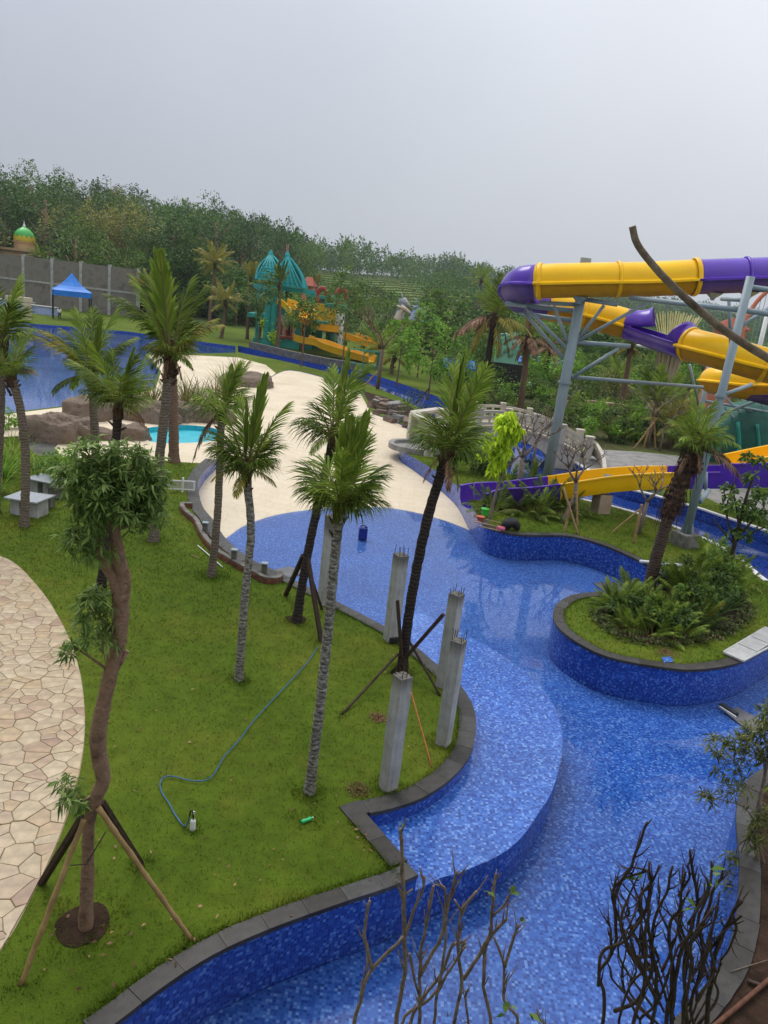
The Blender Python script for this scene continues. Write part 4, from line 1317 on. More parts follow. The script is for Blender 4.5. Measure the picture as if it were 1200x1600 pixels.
palm('palm leaning left beside the two granite tables, one dead frond sticking out', b, v, t_, 0.14, 0.12, 1.4, [('up', 'palm', 3, 2.0, 4, 0.95), ('fan', 'palm', 5, 1.5, 6, 1.0), ('side', 'palm', 4, -1.0, 5, 0.75), ('out', 'palm_dead', 1, -0.1, 0.2, 0.62), ('low', 'palm_dead', 1, -2.6, 0.2, 0.5)], 'trunk_grey', 7)
b, v, t_ = trunk_pts((157, 925), [(170, 800), (180, 700)], (185, 640))
palm('palm standing behind the crooked tree, its dark crown in front of the rocks', b, v, t_, 0.125, 0.10, 1.65, [('spear', 'palm', 1, 0, 1, 1.0), ('up', 'palm', 4, 0, 6, 0.95), ('fan', 'palm', 5, -1.2, 5.5, 0.9), ('mid', 'palm', 2, 3.1, 1.2, 1.0), ('side', 'palm', 3, 0, 2.4, 0.75), ('side', 'palm', 3, 3.1, 2, 0.8), ('low', 'palm_dead', 2, 0.3, 1.6, 0.5)], 'trunk_dark', 8, boots=5)
b, v, t_ = trunk_pts((150, 800), [(149, 700)], (143, 590))
palm('palm with yellow-tipped fronds arching left over the wide blue pool', b, v, t_, 0.15, 0.125, 2.3, [('spear', 'palm', 1, 0, 1, 0.9), ('up', 'palm', 3, 1.6, 3, 0.95), ('mid', 'palm', 2, 2.8, 0.8, 0.9), ('mid', 'palm_yl', 2, 3.3, 0.5, 0.95), ('mid', 'palm', 2, 0.1, 1.0, 0.8), ('fan', 'palm', 4, 0, 6, 0.8), ('side', 'palm', 5, -1.5, 5, 0.6), ('low', 'palm', 3, 3.0, 1.5, 0.6)], 'trunk_grey', 9)
b, v, t_ = trunk_pts((272, 722), [(271, 640)], (268, 560))
palm('smooth reddish-trunked palm rooted where the lawn meets the cream plaza', b, v, t_, 0.24, 0.19, 2.0, [('up', 'palm', 4, 0, 6, 0.9), ('mid', 'palm_yl', 3, 0, 2, 0.9), ('mid', 'palm', 4, 2, 6, 0.8), ('side', 'palm', 4, -1.5, 5, 0.6)], 'trunk_red', 10)
b, v, t_ = trunk_pts((-12, 800), [(-4, 700)], (2, 540))
palm('palm cut by the picture edge, its broad leaf in front of the blue pool', b, v, t_, 0.2, 0.16, 2.0, [('up', 'palm', 3, 1.0, 4, 1.0), ('fan', 'palm', 4, 0.6, 4, 1.0), ('side', 'palm', 4, -1.2, 5, 0.8)], 'trunk_grey', 11)
b, v, t_ = trunk_pts((1013, 925), [(1026, 870), (1052, 785)], (1084, 705))
palm('shaggy stout palm on the island bed, wrapped in dry fibre below its leaves', b, v, t_, 0.20, 0.17, 1.7, [('up', 'palm', 5, 0, 6, 0.8), ('fan', 'palm', 6, 1, 6, 0.85), ('side', 'palm', 5, -1.2, 5, 0.9), ('out', 'palm', 4, 0, 6, 0.7), ('hang', 'palm_dead', 5, 0, 6.2, 0.55), ('low', 'palm_dead', 2, 0.2, 1.2, 1.1)], 'trunk_brown', 12, boots=20, sheath=2.3)
# palms further off: (label, base px, top px, ground radius, frond length, spec, trunk)
std = lambda m='palm': [('up', m, 4, 0, 6.2, 0.9), ('mid', m, 6, 1, 6.2, 1.0), ('out', m, 6, 0.5, 6.2, 0.95), ('low', 'palm_yl', 4, 0, 6.2, 0.7)]
dry = [('up', 'palm', 6, 0, 6.2, 0.9), ('fan', 'palm', 6, 1, 6.2, 0.9), ('low', 'palm_dead', 4, 2.8, 2.6, 1.0), ('hang', 'palm_yl', 5, 0, 6.2, 1.0), ('low', 'palm_yl', 3, -0.4, 1.8, 0.9)]
far_palms = [
    ('palm before the grey block wall, just left of the blue tent', (66, 470), (62, 405), 0.28, 3.6, std(), 'trunk_red'),
    ('palm before the grey block wall, behind the blue tent', (147, 470), (143, 398), 0.3, 5.2, std('palm_yl'), 'trunk_red'),
    ('slender palm with feathery yellow head left of the turquoise tower', (326, 515), (336, 415), 0.24, 4.6, std('palm_yl'), 'trunk_red'),
    ('bushy yellow palm with drooping skirt of old leaves near the white sand spot', (345, 528), (352, 475), 0.26, 4.2, std('palm_yl'), 'trunk_red'),
    ('palm with bare brown trunk next to the tower legs', (386, 530), (392, 440), 0.24, 3.2, [('spear', 'palm_yl', 3, 0, 6, 1.1), ('up', 'palm_yl', 6, 0, 6, 1.0)], 'trunk_red'),
    ('bundled palm with tied-up leaves standing in front of the turquoise roof', (433, 548), (437, 448), 0.26, 3.6, [('spear', 'palm', 3, 0, 6, 1.1), ('up', 'palm', 4, 0, 6, 0.8)], 'trunk_red'),
    ('bundled palm rising behind the yellow slide beside the red-roofed hut', (497, 508), (494, 452), 0.28, 3.8, [('spear', 'palm_yl', 4, 0, 6, 1.1), ('up', 'palm_yl', 5, 0, 6, 0.8)], 'trunk_red'),
    ('palm with orange dead fronds hanging left, beside the end of the tube slide', (752, 640), (772, 498), 0.30, 4.4, dry, 'trunk_dark'),
    ('drier, half-dead palm between the orange-fronded palm and the big steel column', (812, 640), (826, 530), 0.28, 3.4, [('up', 'palm_dead', 4, 0, 6, 0.8), ('low', 'palm_dead', 6, 0, 6.2, 0.9), ('hang', 'palm_dead', 5, 0, 6.2, 0.8), ('mid', 'palm', 5, 0, 6.2, 0.8)], 'trunk_red'),
    ('dry-skirted palm just left of the big steel column', (846, 615), (858, 545), 0.28, 2.8, [('mid', 'palm_dead', 4, 0, 6, 0.8), ('low', 'palm_dead', 5, 0, 6.2, 0.9), ('hang', 'palm_yl', 4, 0, 6.2, 0.9), ('up', 'palm', 6, 0, 6.2, 0.8)], 'trunk_dark'),
    ('grey-green feather palm rising above the trees left of the purple tube bend', (748, 520), (752, 440), 0.42, 6.6, std('palm_lt'), 'trunk_grey'),
    ('palm with bare red-brown trunk seen under the open purple chute', (966, 655), (985, 545), 0.26, 2.8, std(), 'trunk_red'),
    ('low palm with tall fan leaves behind the footbridge path', (1022, 690), (1026, 645), 0.3, 4.2, [('spear', 'palm_lt', 2, 0, 6, 0.9), ('up', 'palm', 7, 0, 6.2, 1.0), ('mid', 'palm', 6, 0, 6.2, 0.9)], 'trunk_red'),
    ('short bright palm between the river and the yellow lower flume', (590, 575), (594, 545), 0.25, 4.0, std('palm_lt'), 'trunk_red'),
    ('short palm beside the chain-link gate at the lazy river', (612, 585), (616, 560), 0.25, 3.2, std('palm_lt'), 'trunk_red'),
    ('small palm among the shrubs right of the long steel brace', (1050, 700), (1052, 668), 0.22, 3.0, std('palm_yl'), 'trunk_red'),
    ('small yellow-green palm left of the straw column', (958, 640), (962, 598), 0.22, 3.4, std('palm_lt'), 'trunk_red'),
    ('small palm right of the straw column foot', (1010, 615), (1014, 580), 0.22, 3.4, std('palm_lt'), 'trunk_red'),
    ('palm beside the yellow flowering bush at the far river bend', (232, 500), (228, 452), 0.28, 4.2, std('palm_yl'), 'trunk_red'),
]
for i, (lb, bp, tp_, r_, L_, sp_, tm_) in enumerate(far_palms):
    b = at(*bp)
    t_ = over(tp_[0], tp_[1], b)
    L_ *= 0.78
    palm(lb, b, [b.lerp(t_, 0.5) + Vector((rnd.uniform(-.2, .2), 0, 0))], t_, r_, r_ * 0.75, L_, sp_, tm_, 40 + i, 'palms in the park behind the pools', boots=5, rings=12)
# ================================================================== THE CROOKED TREE ON THE LAWN
tb = at(134, 1450)
tree = thing('crooked_tree', 'crooked brown-trunked tree with tufts of lance-shaped leaves beside the flagstone path', 'tree', tb)
def tpt(a, b, back=0.0): return over(a, b, tb, back)
mb = MB(tb)
main = [at(134, 1462), tpt(134, 1446), tpt(137, 1360), tpt(139, 1290), tpt(151, 1245), tpt(161, 1218), tpt(156, 1187), tpt(153, 1150), tpt(161, 1105), tpt(172, 1056), tpt(184, 1005), tpt(188, 970), tpt(189, 925)]
main[0].z = -0.1
mp = catmull(main, 5)
rr = []
for i, p in enumerate(mp):
    z = p.z
    r = 0.074 + 0.0055 * z + 0.016 * math.exp(-((z - 0.1) / 0.25) ** 2) + 0.017 * math.sin(z * 2.9) * 0.6 + 0.012 * noise.noise(Vector((z * 4, 0, 0)))
    rr.append(r * (1.0 if z < 4.2 else 0.95))
mb.tube(mp, rr, 16, jit=0.05, rg=rnd)
mb.tube(catmull([tpt(189, 935), tpt(180, 905, 0.02), tpt(166, 882, 0.04), tpt(158, 862, 0.05), tpt(150, 835, 0.05)], 4), [0.095, 0.094, 0.092, 0.09, 0.082, 0.08, 0.078, 0.076, 0.074, 0.07, 0.066, 0.06, 0.055, 0.05, 0.045, 0.04, 0.035], 12)
mb.tube(catmull([tpt(190, 940), tpt(193, 905), tpt(186, 872), tpt(180, 835), tpt(176, 790), tpt(178, 750)], 4), [0.085] * 6 + [0.075] * 5 + [0.06] * 5 + [0.045] * 5, 12)
for a, b, c, d, r in ((186, 995, 197, 1003, .03), (172, 1062, 199, 1017, .03), (161, 1105, 168, 1108, .03), (193, 912, 203, 908, .03), (172, 985, 166, 978, .04)):
    mb.tube([tpt(a, b), tpt(c, d)], [r * 1.3, r], 7)
# thin shoots that carry the leaf tufts
shoots = [((172, 1050), (145, 1030), (118, 1012)), ((172, 1045), (163, 1020), (160, 990)), ((170, 985), (158, 965), (140, 950)), ((150, 1240), (130, 1250), (112, 1240)), ((156, 862), (135, 850), (118, 838)),
          ((178, 780), (150, 745), (120, 735)), ((178, 780), (205, 745), (235, 760)), ((178, 770), (180, 730), (176, 705)), ((178, 775), (160, 730), (140, 712)), ((178, 775), (215, 720), (222, 705)), ((180, 830), (215, 815), (240, 805))]
for q in shoots:
    mb.tube(catmull([tpt(*q[0]), tpt(*q[1]), tpt(*q[2])], 4), [0.022 - 0.0016 * i for i in range(9)], 6)
mb.build('trunk', MAT['bark'], tree, True)

def whorls(name, blobs, leaf, per, mat, parent, base, seed, width=0.15, droop=0.5, hang=0.0):
    """rosettes of narrow leaves; blobs: (centre, radius xyz, count)"""
    global ng
    keep, ng = ng, np.random.default_rng(seed)
    VV, FF, off = [], [], 0
    for c, r, cnt in blobs:
        q = rand_dirs(cnt) * (ng.random((cnt, 1)) ** 0.45)
        C = np.array(c) + q * np.array(r)
        ax = q + np.array([0, 0, 0.5 - hang]) + ng.normal(0, 0.35, (cnt, 3))
        ax /= np.linalg.norm(ax, axis=1, keepdims=True)
        A = np.repeat(ax, per, 0)
        D = rand_dirs(cnt * per)
        D = D - A * np.sum(D * A, axis=1, keepdims=True)
        D /= np.linalg.norm(D, axis=1, keepdims=True)
        D = D + A * ng.uniform(-0.25, 0.9, (cnt * per, 1))
        P = np.repeat(C, per, 0) + A * ng.uniform(-0.05, 0.05, (cnt * per, 1))
        L = ng.uniform(0.65, 1.2, cnt * per) * leaf
        V, Fq = leaf_arrays(P, D, L, L * width * ng.uniform(0.8, 1.2, len(L)), 0.15, droop)
        VV.append(V - np.array(base)); FF.append(Fq + off); off += len(V)
    ng = keep
    return link(name, fast_mesh(name, np.concatenate(VV), np.concatenate(FF), MAT[mat]), parent)

def blob(a, b, ra, rb, cnt, back=0.0):
    c = tpt(a, b, back)
    s = 9.4 / F
    return (c, (ra * s, ra * s, rb * s), cnt)
whorls('crown', [blob(180, 765, 62, 50, 150), blob(130, 745, 38, 42, 50), blob(228, 755, 34, 40, 50), blob(150, 712, 36, 24, 24), blob(205, 708, 32, 18, 20), blob(222, 800, 36, 28, 48), blob(148, 800, 44, 38, 48)], 0.135, 15, 'leaf_near', tree, tb, 3, 0.105, 0.22)
whorls('crown', [blob(140, 850, 38, 26, 26), blob(116, 838, 20, 22, 12)], 0.150, 14, 'leaf_near', tree, tb, 4, 0.085, 0.35)
whorls('crown', [blob(150, 955, 32, 26, 26), blob(158, 940, 22, 20, 12)], 0.150, 14, 'leaf_near', tree, tb, 5, 0.085, 0.35)
whorls('crown', [blob(146, 998, 34, 18, 20), blob(110, 1015, 13, 14, 8)], 0.150, 14, 'leaf_near', tree, tb, 6, 0.085, 0.35)
whorls('crown', [blob(118, 1235, 28, 28, 18), blob(135, 1255, 15, 18, 7)], 0.15, 12, 'leaf_near', tree, tb, 7, 0.09)
# bare soil round its foot, laid a little above the turf
def patch(name, c, rx, ry, mat, z, seed=0, n=26, wob=0.25):
    mb = MB((c[0], c[1], z))
    pts = []
    for i in range(n):
        a = TAU * i / n
        k = 1 + wob * noise.noise(Vector((math.cos(a) * 1.3 + seed, math.sin(a) * 1.3, seed)))
        pts.append(Vector((c[0] + rx * k * math.cos(a), c[1] + ry * k * math.sin(a), z)))
    cc = Vector((c[0], c[1], z + 0.03))
    mb.add(pts + [cc], [(i, (i + 1) % n, n) for i in range(n)])
    o = mb.build(name, mat)
    tag(o, kind='structure')
    return o
patch('soil_patch', at(130, 1446), 0.34, 0.36, MAT['soil'], 0.012, 1)
def dry_spot(label, c, r, cnt, mat='dryleaf'):
    q = rand_dirs(cnt)[:, :2] * (ng.random((cnt, 1)) ** 0.7) * r
    P = np.stack([c.x + q[:, 0], c.y + q[:, 1], np.full(cnt, 0.012)], 1)
    L = ng.uniform(0.04, 0.09, cnt)
    V, Fq = leaf_arrays(P, rand_dirs(cnt, 0.5), L, L * 0.10)
    tag(link('dry_grass', fast_mesh('dry_grass', V, Fq, MAT[mat])), label, 'grass', None, 'stuff')
dry_spot('straw-coloured dry spot in the turf left of the nearest pillar', at(560, 1235), 0.24, 900)
dry_spot('brown worn spot in the island turf beside the blue tile sheet', at(1040, 1020), 0.40, 500, 'palm_dead')
# scattered leaf litter and bits on the lawn
rg = random.Random(41)
P = []
while len(P) < 170:
    a_, b_ = rg.uniform(60, 700), rg.uniform(820, 1560)
    c_ = at(a_, b_)
    if inpoly(c_.x, c_.y, path) or inpoly(c_.x, c_.y, pool): continue
    P.append((c_.x, c_.y, 0.045))
P = np.array(P); L = ng.uniform(0.03, 0.085, len(P))
D_ = rand_dirs(len(P)); D_[:, 2] *= 0.15
V, Fq = leaf_arrays(P, D_, L, L * 0.28, 0.2, 0.0)
tag(link('fallen_leaves', fast_mesh('fallen_leaves', V, Fq, MAT['palm_dead'])), 'scattered dry leaves and bits lying on the turf', 'leaf litter', None, 'stuff')
patch('soil_patch', at(463, 968), 0.30, 0.24, MAT['soil'], 0.01, 4)
dry_spot('dark bare spot in the turf left of the nearest pillar', at(592, 1122), 0.22, 500, 'palm_dead')

# ---- props
def pole(label, a, b, r0, r1, mat, name='support_pole', group=None, nodes=0, cat='pole', square=False):
    a, b = Vector(a), Vector(b)
    mb = MB(a)
    if square:
        mb.bar(a, b, r0 * 2, r1 * 1.6)
    else:
        n = 24 if nodes else 6
        P = [a.lerp(b, i / n) + Vector((math.sin(i * 0.9) * 0.004, 0, 0)) for i in range(n + 1)]
        rad = []
        for i in range(n + 1):
            r = r0 + (r1 - r0) * i / n
            if nodes and i % 4 == 0: r *= 1.18
            rad.append(r)
        mb.tube(P, rad, 8)
    o = mb.build(name, mat, None, not square)
    return tag(o, label, cat, group)
pole('bamboo pole propping the crooked tree, slanting to the pool coping', at(300, 1470), tpt(153, 1262, -0.1), 0.030, 0.036, MAT['bamboo'], nodes=1)
pole('bamboo pole propping the crooked tree, its foot nearest the path corner', at(33, 1538), tpt(131, 1280, -0.15), 0.036, 0.034, MAT['bamboo'], nodes=1)
pole('thick dark timber propping the crooked tree towards the lawn', at(220, 1350), tpt(158, 1252, 0.08), 0.04, 0.04, MAT['darkwood'], square=True, name='support_timber')
pole('thick dark timber propping the crooked tree at the path edge', at(65, 1380), tpt(128, 1278, 0.05), 0.045, 0.045, MAT['darkwood'], square=True, name='support_timber')
o = MB(tb)
o.tube([tpt(110, 1352, -0.1), tpt(135, 1350, -0.12), tpt(165, 1300, 0.1)], 0.008, 5)
tag(o.build('tie_wire', MAT['black']), 'dark tie cord binding the bamboo pole to the crooked trunk', 'cord')
p5 = at(628, 1048)
def p5o(a, b, k=0.0): return over(a, b, p5, k)
pole('long thin dark prop slanting left from the leaning pool-edge palm', at(533, 1117), p5o(622, 1022, -0.05), 0.028, 0.03, MAT['darkwood'])
pole('dark prop crossing behind the palm up to the far right pillar', at(612, 1052), over(693, 960, at(692, 1078), -0.2), 0.035, 0.045, MAT['darkwood'], square=True, name='support_timber')
pole('dark prop running from the palm down to the foot of the near right pillar', at(688, 1088), p5o(640, 1002, 0.1), 0.03, 0.03, MAT['darkwood'])
pole('upright reddish timber leaning on the dark palm trunk', at(630, 1056), p5o(621, 938, -0.12), 0.04, 0.035, MAT['darkwood'], square=True, name='support_timber')
pole('orange-brown pole lying between the front pillar and the pool coping', at(675, 1200), at(636, 1072, 0.35) + Vector((0, 0, 0.15)), 0.014, 0.017, MAT['copper'])
p4 = at(463, 972)
pole('dark timber propping the leaning palm on its right side', at(502, 1003), over(481, 872, p4, -0.15), 0.05, 0.05, MAT['darkwood'], square=True, name='support_timber')
pole('thinner brown timber behind the right-hand prop of the leaning palm', at(503, 952), over(484, 895, at(500, 955)), 0.045, 0.04, MAT['darkwood'], square=True, name='support_timber')
pole('black timber propping the leaning palm from the pool side', at(446, 930), over(474, 868, p4, 0.2), 0.055, 0.055, MAT['darkwood'], square=True, name='support_timber')

# ================================================================== PILLARS WITH BARE REBARS
def pillar(label, base, h, w, rz, seed, foot=False):
    rg = random.Random(seed)
    t = thing('concrete_pillar', label, 'pillar', base, 'unfinished concrete pillars on the lawn', rz)
    mb = MB()
    n = 9
    vs, fs = [], []
    for i in range(n + 1):
        z = -0.1 + (h + 0.1) * i / n
        k = w / 2 * (1 + rg.uniform(-0.018, 0.018))
        ox, oy = rg.uniform(-.004, .004), rg.uniform(-.004, .004)
        vs += [(-k + ox, -k + oy, z), (k + ox, -k + oy, z), (k + ox, k + oy, z), (-k + ox, k + oy, z)]
    for i in range(n):
        for k in range(4):
            fs.append((i * 4 + k, i * 4 + (k + 1) % 4, i * 4 + 4 + (k + 1) % 4, i * 4 + 4 + k))
    fs.append((n * 4, n * 4 + 1, n * 4 + 2, n * 4 + 3))
    mb.add(vs, fs)
    o = mb.build('shaft', MAT['pillar'], t)
    bevel(o, 0.012, 2)
    cap = MB()
    k = w / 2 - 0.03
    for i in range(9):
        x, y = rg.uniform(-k, k), rg.uniform(-k, k)
        cap.lathe((x, y, h - 0.005), [(0.035, 0), (0.03, 0.012), (0.012, rg.uniform(0.015, 0.03))], 6)
    cap.build('rough_top', MAT['concrete_d'], t)
    for x, y in ((-k, -k), (k, -k), (k, k), (-k, k), (0, -k), (0, k)):
        r = MB((x, y, h))
        l = rg.uniform(0.10, 0.26)
        r.tube([(x, y, h - 0.02), (x + rg.uniform(-.012, .012), y + rg.uniform(-.012, .012), h + l)], 0.008, 5)
        q = r.build('rebar', MAT['rebar'], t)
        q.location = (x, y, h)
    if foot:
        f = MB()
        f.box((0.05, -0.14, 0.07), (w * 1.15, w * 0.6, 0.16))
        f.build('foot_wrap', MAT['black'], t)
    return t
# streaked cement: stains run down from the top
m, nt, b = nmat('pillar_cement', 0.9, 0.15)
tcn = nt.nodes.new('ShaderNodeTexCoord')
mpn = nt.nodes.new('ShaderNodeMapping'); mpn.inputs['Scale'].default_value = (9, 9, 0.8)
nt.links.new(tcn.outputs['Object'], mpn.inputs[0])
n1 = noise_node(nt, 1.0, 6, 0.7, mpn.outputs[0])
n2 = noise_node(nt, 3.0, 7, 0.7, tcn.outputs['Object'])
r1 = ramp_node(nt, [(0.30, (0.22, 0.215, 0.20)), (0.55, (0.40, 0.395, 0.375)), (0.8, (0.52, 0.515, 0.50))])
mxn = nt.nodes.new('ShaderNodeMixRGB'); mxn.inputs[0].default_value = 0.5
nt.links.new(n1.outputs[0], mxn.inputs[1]); nt.links.new(n2.outputs[0], mxn.inputs[2])
nt.links.new(mxn.outputs[0], r1.inputs[0])
sz = nt.nodes.new('ShaderNodeSeparateXYZ'); nt.links.new(tcn.outputs['Object'], sz.inputs[0])
tp_ = nt.nodes.new('ShaderNodeMath'); tp_.operation = 'MULTIPLY_ADD'; tp_.inputs[1].default_value = 1.0
nt.links.new(n1.outputs[0], tp_.inputs[0]); tp_.inputs[1].default_value = 0.9; nt.links.new(sz.outputs[2], tp_.inputs[2])
mrn = nt.nodes.new('ShaderNodeMapRange'); mrn.inputs[1].default_value = 2.40; mrn.inputs[2].default_value = 2.72; mrn.inputs[3].default_value = 0; mrn.inputs[4].default_value = 0.75
nt.links.new(tp_.outputs[0], mrn.inputs[0])
mx2 = nt.nodes.new('ShaderNodeMixRGB'); mx2.inputs[2].default_value = (0.07, 0.062, 0.05, 1)
nt.links.new(mrn.outputs[0], mx2.inputs[0]); nt.links.new(r1.outputs[0], mx2.inputs[1])
nt.links.new(mx2.outputs[0], b.inputs['Base Color'])
bump_node(nt, b, n2.outputs[0], 0.4, 0.015)
MAT['pillar'] = m
pillar('nearest concrete pillar with rebar stubs, at the front of the lawn point', at(606, 1232), 2.26, 0.255, R(38), 1)
pillar('concrete pillar beside the curved coping, second nearest, in front of the far right one', at(692, 1162), 2.28, 0.25, R(62), 2)
pillar('squat-footed concrete pillar with a black wrapped foot, left of the dark palm', at(610, 1000), 2.33, 0.30, R(30), 3, True)
pillar('concrete pillar behind the second nearest one with a timber leaning on it', at(692, 1072), 2.30, 0.265, R(55), 4)
pillar('concrete pillar half hidden behind the lichened palm trunk', at(508, 942), 2.55, 0.36, R(28), 5)

# ================================================================== SMALL THINGS ON THE LAWN
hp = [(497, 1010), (480, 1035), (455, 1063), (420, 1100), (395, 1128), (372, 1158), (352, 1180), (341, 1198), (332, 1212), (318, 1220), (295, 1219), (270, 1213), (255, 1215), (250, 1226), (254, 1240), (264, 1255), (272, 1270), (280, 1282), (286, 1285), (291, 1278), (294, 1262)]
P = [at(a, b, 0.045) for a, b in hp]
pq_ = at(301, 1296)
P[-1], P[-2], P[-3] = pq_ + Vector((-0.065, 0.02, 0.22)), pq_ + Vector((-0.085, 0.02, 0.10)), pq_ + Vector((-0.13, 0.01, 0.03))
mb = MB(P[0]); mb.tube(catmull(P, 6), 0.0105, 8)
tag(mb.build('garden_hose', MAT['hose'], None, True), 'blue garden hose snaking over the lawn to a small pump', 'hose')
pb = at(301, 1296)
pu = thing('pump', 'small white pump standing in the grass at the end of the blue hose', 'pump', pb)
mb = MB(); mb.lathe((0, 0, 0), [(0.048, -0.02), (0.05, 0.02), (0.044, 0.05), (0.044, 0.15), (0.036, 0.175), (0.02, 0.185)], 14); mb.build('body', MAT['white'], pu, True)
mb = MB(); mb.tube(catmull([(0.0, 0, 0.18), (-0.005, 0, 0.27), (-0.02, 0, 0.345), (-0.05, 0.01, 0.33), (-0.065, 0.02, 0.22)], 4), 0.013, 8); pipe_ = mb.build('outlet_pipe', MAT['black'], pu, True)
mb = MB(); mb.box((0.012, -0.02, 0.33), (0.03, 0.02, 0.05)); mb.tube([(0.02, 0, 0.18), (0.022, 0, 0.33)], 0.005, 6); mb.build('valve', MAT['grate'], pipe_)
bo = thing('bottle', 'crushed bright green plastic bottle lying in the grass below the lichened palm', 'bottle', at(480, 1281, 0.04), rz=0.7)
mb = MB(); mb.tube([(-.11, 0, 0), (-.06, 0, 0.004), (0, 0, 0), (.05, 0, 0.006), (.085, 0, 0.003), (.10, 0, 0.003)], [.03, .034, .026, .033, .015, .012], 10); mb.build('body', MAT['bottle'], bo, True)
mb = MB(); mb.tube([(.10, 0, 0.003), (.118, 0, 0.003)], 0.014, 10); mb.build('cap', MAT['white'], bo)
jc = thing('jerrycan', 'dark blue jerrycan standing in the shallow water of the round pool', 'jerrycan', at(566, 843, WATER - 0.02), rz=0.2)
mb = MB(); mb.box((0, 0, 0.26), (0.34, 0.24, 0.50)); ob = mb.build('body', MAT['jerry'], jc); bevel(ob, 0.05, 3)
mb = MB(); mb.tube(catmull([(-.10, 0, .49), (-.10, 0, .58), (.06, 0, .58), (.06, 0, .49)], 4), 0.022, 8); mb.build('handle', MAT['jerry'], jc, True)
mb = MB(); mb.lathe((.12, 0, .50), [(.04, 0), (.04, .06), (.03, .065)], 12); mb.build('cap', MAT['jerry'], jc)

# granite tables
def table(label, a, w, d, h, rz):
    t = thing('granite_table', label, 'table', a, 'granite tables on the lawn', rz)
    mb = MB(); mb.box((0, 0, h - 0.03), (w, d, 0.06)); ob = mb.build('tabletop', MAT['granite'], t); bevel(ob, 0.01, 2)
    for s in (-1, 1):
        mb = MB((s * w * 0.27, 0, 0)); mb.box((s * w * 0.27, 0, (h - 0.06) / 2 - 0.03), (0.34, d * 0.62, h)); 
        mb.o = Vector((s * w * 0.27, 0, 0)); q = mb.build('leg', MAT['concrete'], t); q.location = mb.o
        q.scale = (1, 1, (h - 0.065) / h)
    return t
table('square grey granite table standing before the leaning palm', at(46, 803), 1.20, 1.0, 0.62, R(-8))
table('granite table half hidden by the bushes, behind the other one', at(71, 772), 1.05, 0.9, 0.62, R(-14))
for i, (a, b, c) in enumerate(((72, 792, 'low concrete stool beside the front granite table'), (88, 778, 'low dark concrete stool between the two granite tables'))):
    t = thing('stone_stool', c, 'stool', at(a, b), 'stools by the granite tables')
    mb = MB(); mb.box((0, 0, 0.19), (0.5, 0.34, 0.36)); ob = mb.build('block', MAT['concrete_d'], t); bevel(ob, 0.03, 2)
    mb = MB(); mb.box((0, 0, 0.40), (0.58, 0.40, 0.05)); mb.build('seat', MAT['concrete_d'], t)

# short white fence panel
fa, fb = at(263, 768), at(303, 770)
fn = thing('white_fence', 'short white metal fence panel beside the slate pool rim', 'fence', (fa + fb) / 2)
fd = (fb - fa); fl = fd.length; fu = fd.normalized()
mid = (fa + fb) / 2
def fpos(s, z): return fu * s + Vector((0, 0, z))
for z in (0.12, 0.46):
    mb = MB(); mb.bar(fpos(-fl / 2, z), fpos(fl / 2, z), 0.04, 0.04); mb.build('rail', MAT['white'], fn)
for s in (-fl / 2, 0.05, fl / 2):
    mb = MB(); mb.bar(fpos(s, -0.3 if abs(s) < 0.2 else 0.1), fpos(s, 0.60 if abs(s) < 0.2 else 0.48), 0.09 if abs(s) < 0.2 else 0.05, 0.06); mb.build('post', MAT['white'], fn)
pk = MB()
pk.bar((0, 0, 0), (0, 0, 0.34), 0.016, 0.016)
pkm = pk.mesh('picket', MAT['grate'])
for i in range(26):
    s = -fl / 2 + fl * (i + 0.5) / 26
    link('picket', pkm, fn, fpos(s, 0.12))

# brick trench beside the pool rim
tw = catmull(px((300, 793), (284, 794), (291, 806), (305, 817), (310, 827), (316, 840), (328, 856), (343, 870), (368, 885), (393, 899), (414, 910), (434, 910), (437, 902)), 4)
tr_ = thing('brick_trench', 'low curved brick trench with a cement rim beside the slate pool edge', 'planter', tw[20])
tr_o = Vector(tw[20])
def ribbon(mb, pts, w, z0, z1):
    n = len(pts)
    vs = []
    for i, p in enumerate(pts):
        t = (pts[min(i + 1, n - 1)] - pts[max(i - 1, 0)]).normalized()
        q = Vector((-t.y, t.x, 0)) * w / 2
        vs += [(p.x + q.x, p.y + q.y, z0), (p.x - q.x, p.y - q.y, z0), (p.x - q.x, p.y - q.y, z1), (p.x + q.x, p.y + q.y, z1)]
    fs = []
    for i in range(n - 1):
        for k in range(4):
            fs.append((i * 4 + k, i * 4 + (k + 1) % 4, i * 4 + 4 + (k + 1) % 4, i * 4 + 4 + k))
    fs += [(3, 2, 1, 0), tuple((n - 1) * 4 + k for k in range(4))]
    mb.add(vs, fs)
mb = MB(tr_o); ribbon(mb, tw, 0.17, -0.02, 0.16); bw_ = mb.build('brick_wall', MAT['brick'], tr_)
mb = MB(tr_o); ribbon(mb, [p + Vector((rnd.uniform(-.012, .012), rnd.uniform(-.012, .012), 0)) for p in tw], 0.15, 0.163, 0.20); mb.build('cement_rim', MAT['concrete_d'], tr_)
q = resample(tw, 0.30)
for i in range(len(q) - 1):
    for row in range(2):
        a, b = q[i].lerp(q[i + 1], 0.03), q[i].lerp(q[i + 1], 0.97)
        t = (b - a).normalized(); off = Vector((t.y, -t.x, 0)) * 0.088
        mb = MB(tr_o); mb.bar(a + off + Vector((0, 0, 0.035 + row * 0.075)), b + off + Vector((0, 0, 0.035 + row * 0.075)), 0.02, 0.06)
        mb.build('brick', MAT['brick'], bw_)
bed = tw[4:-2] + [Vector((p.x, p.y, 0)) for p in px((428, 899), (392, 884), (354, 858), (328, 832), (308, 806))]
mb = MB(tr_o); mb.add([(p.x, p.y, 0.02) for p in bed], [tuple(range(len(bed)))]); mb.build('soil_fill', MAT['soil'], tr_)
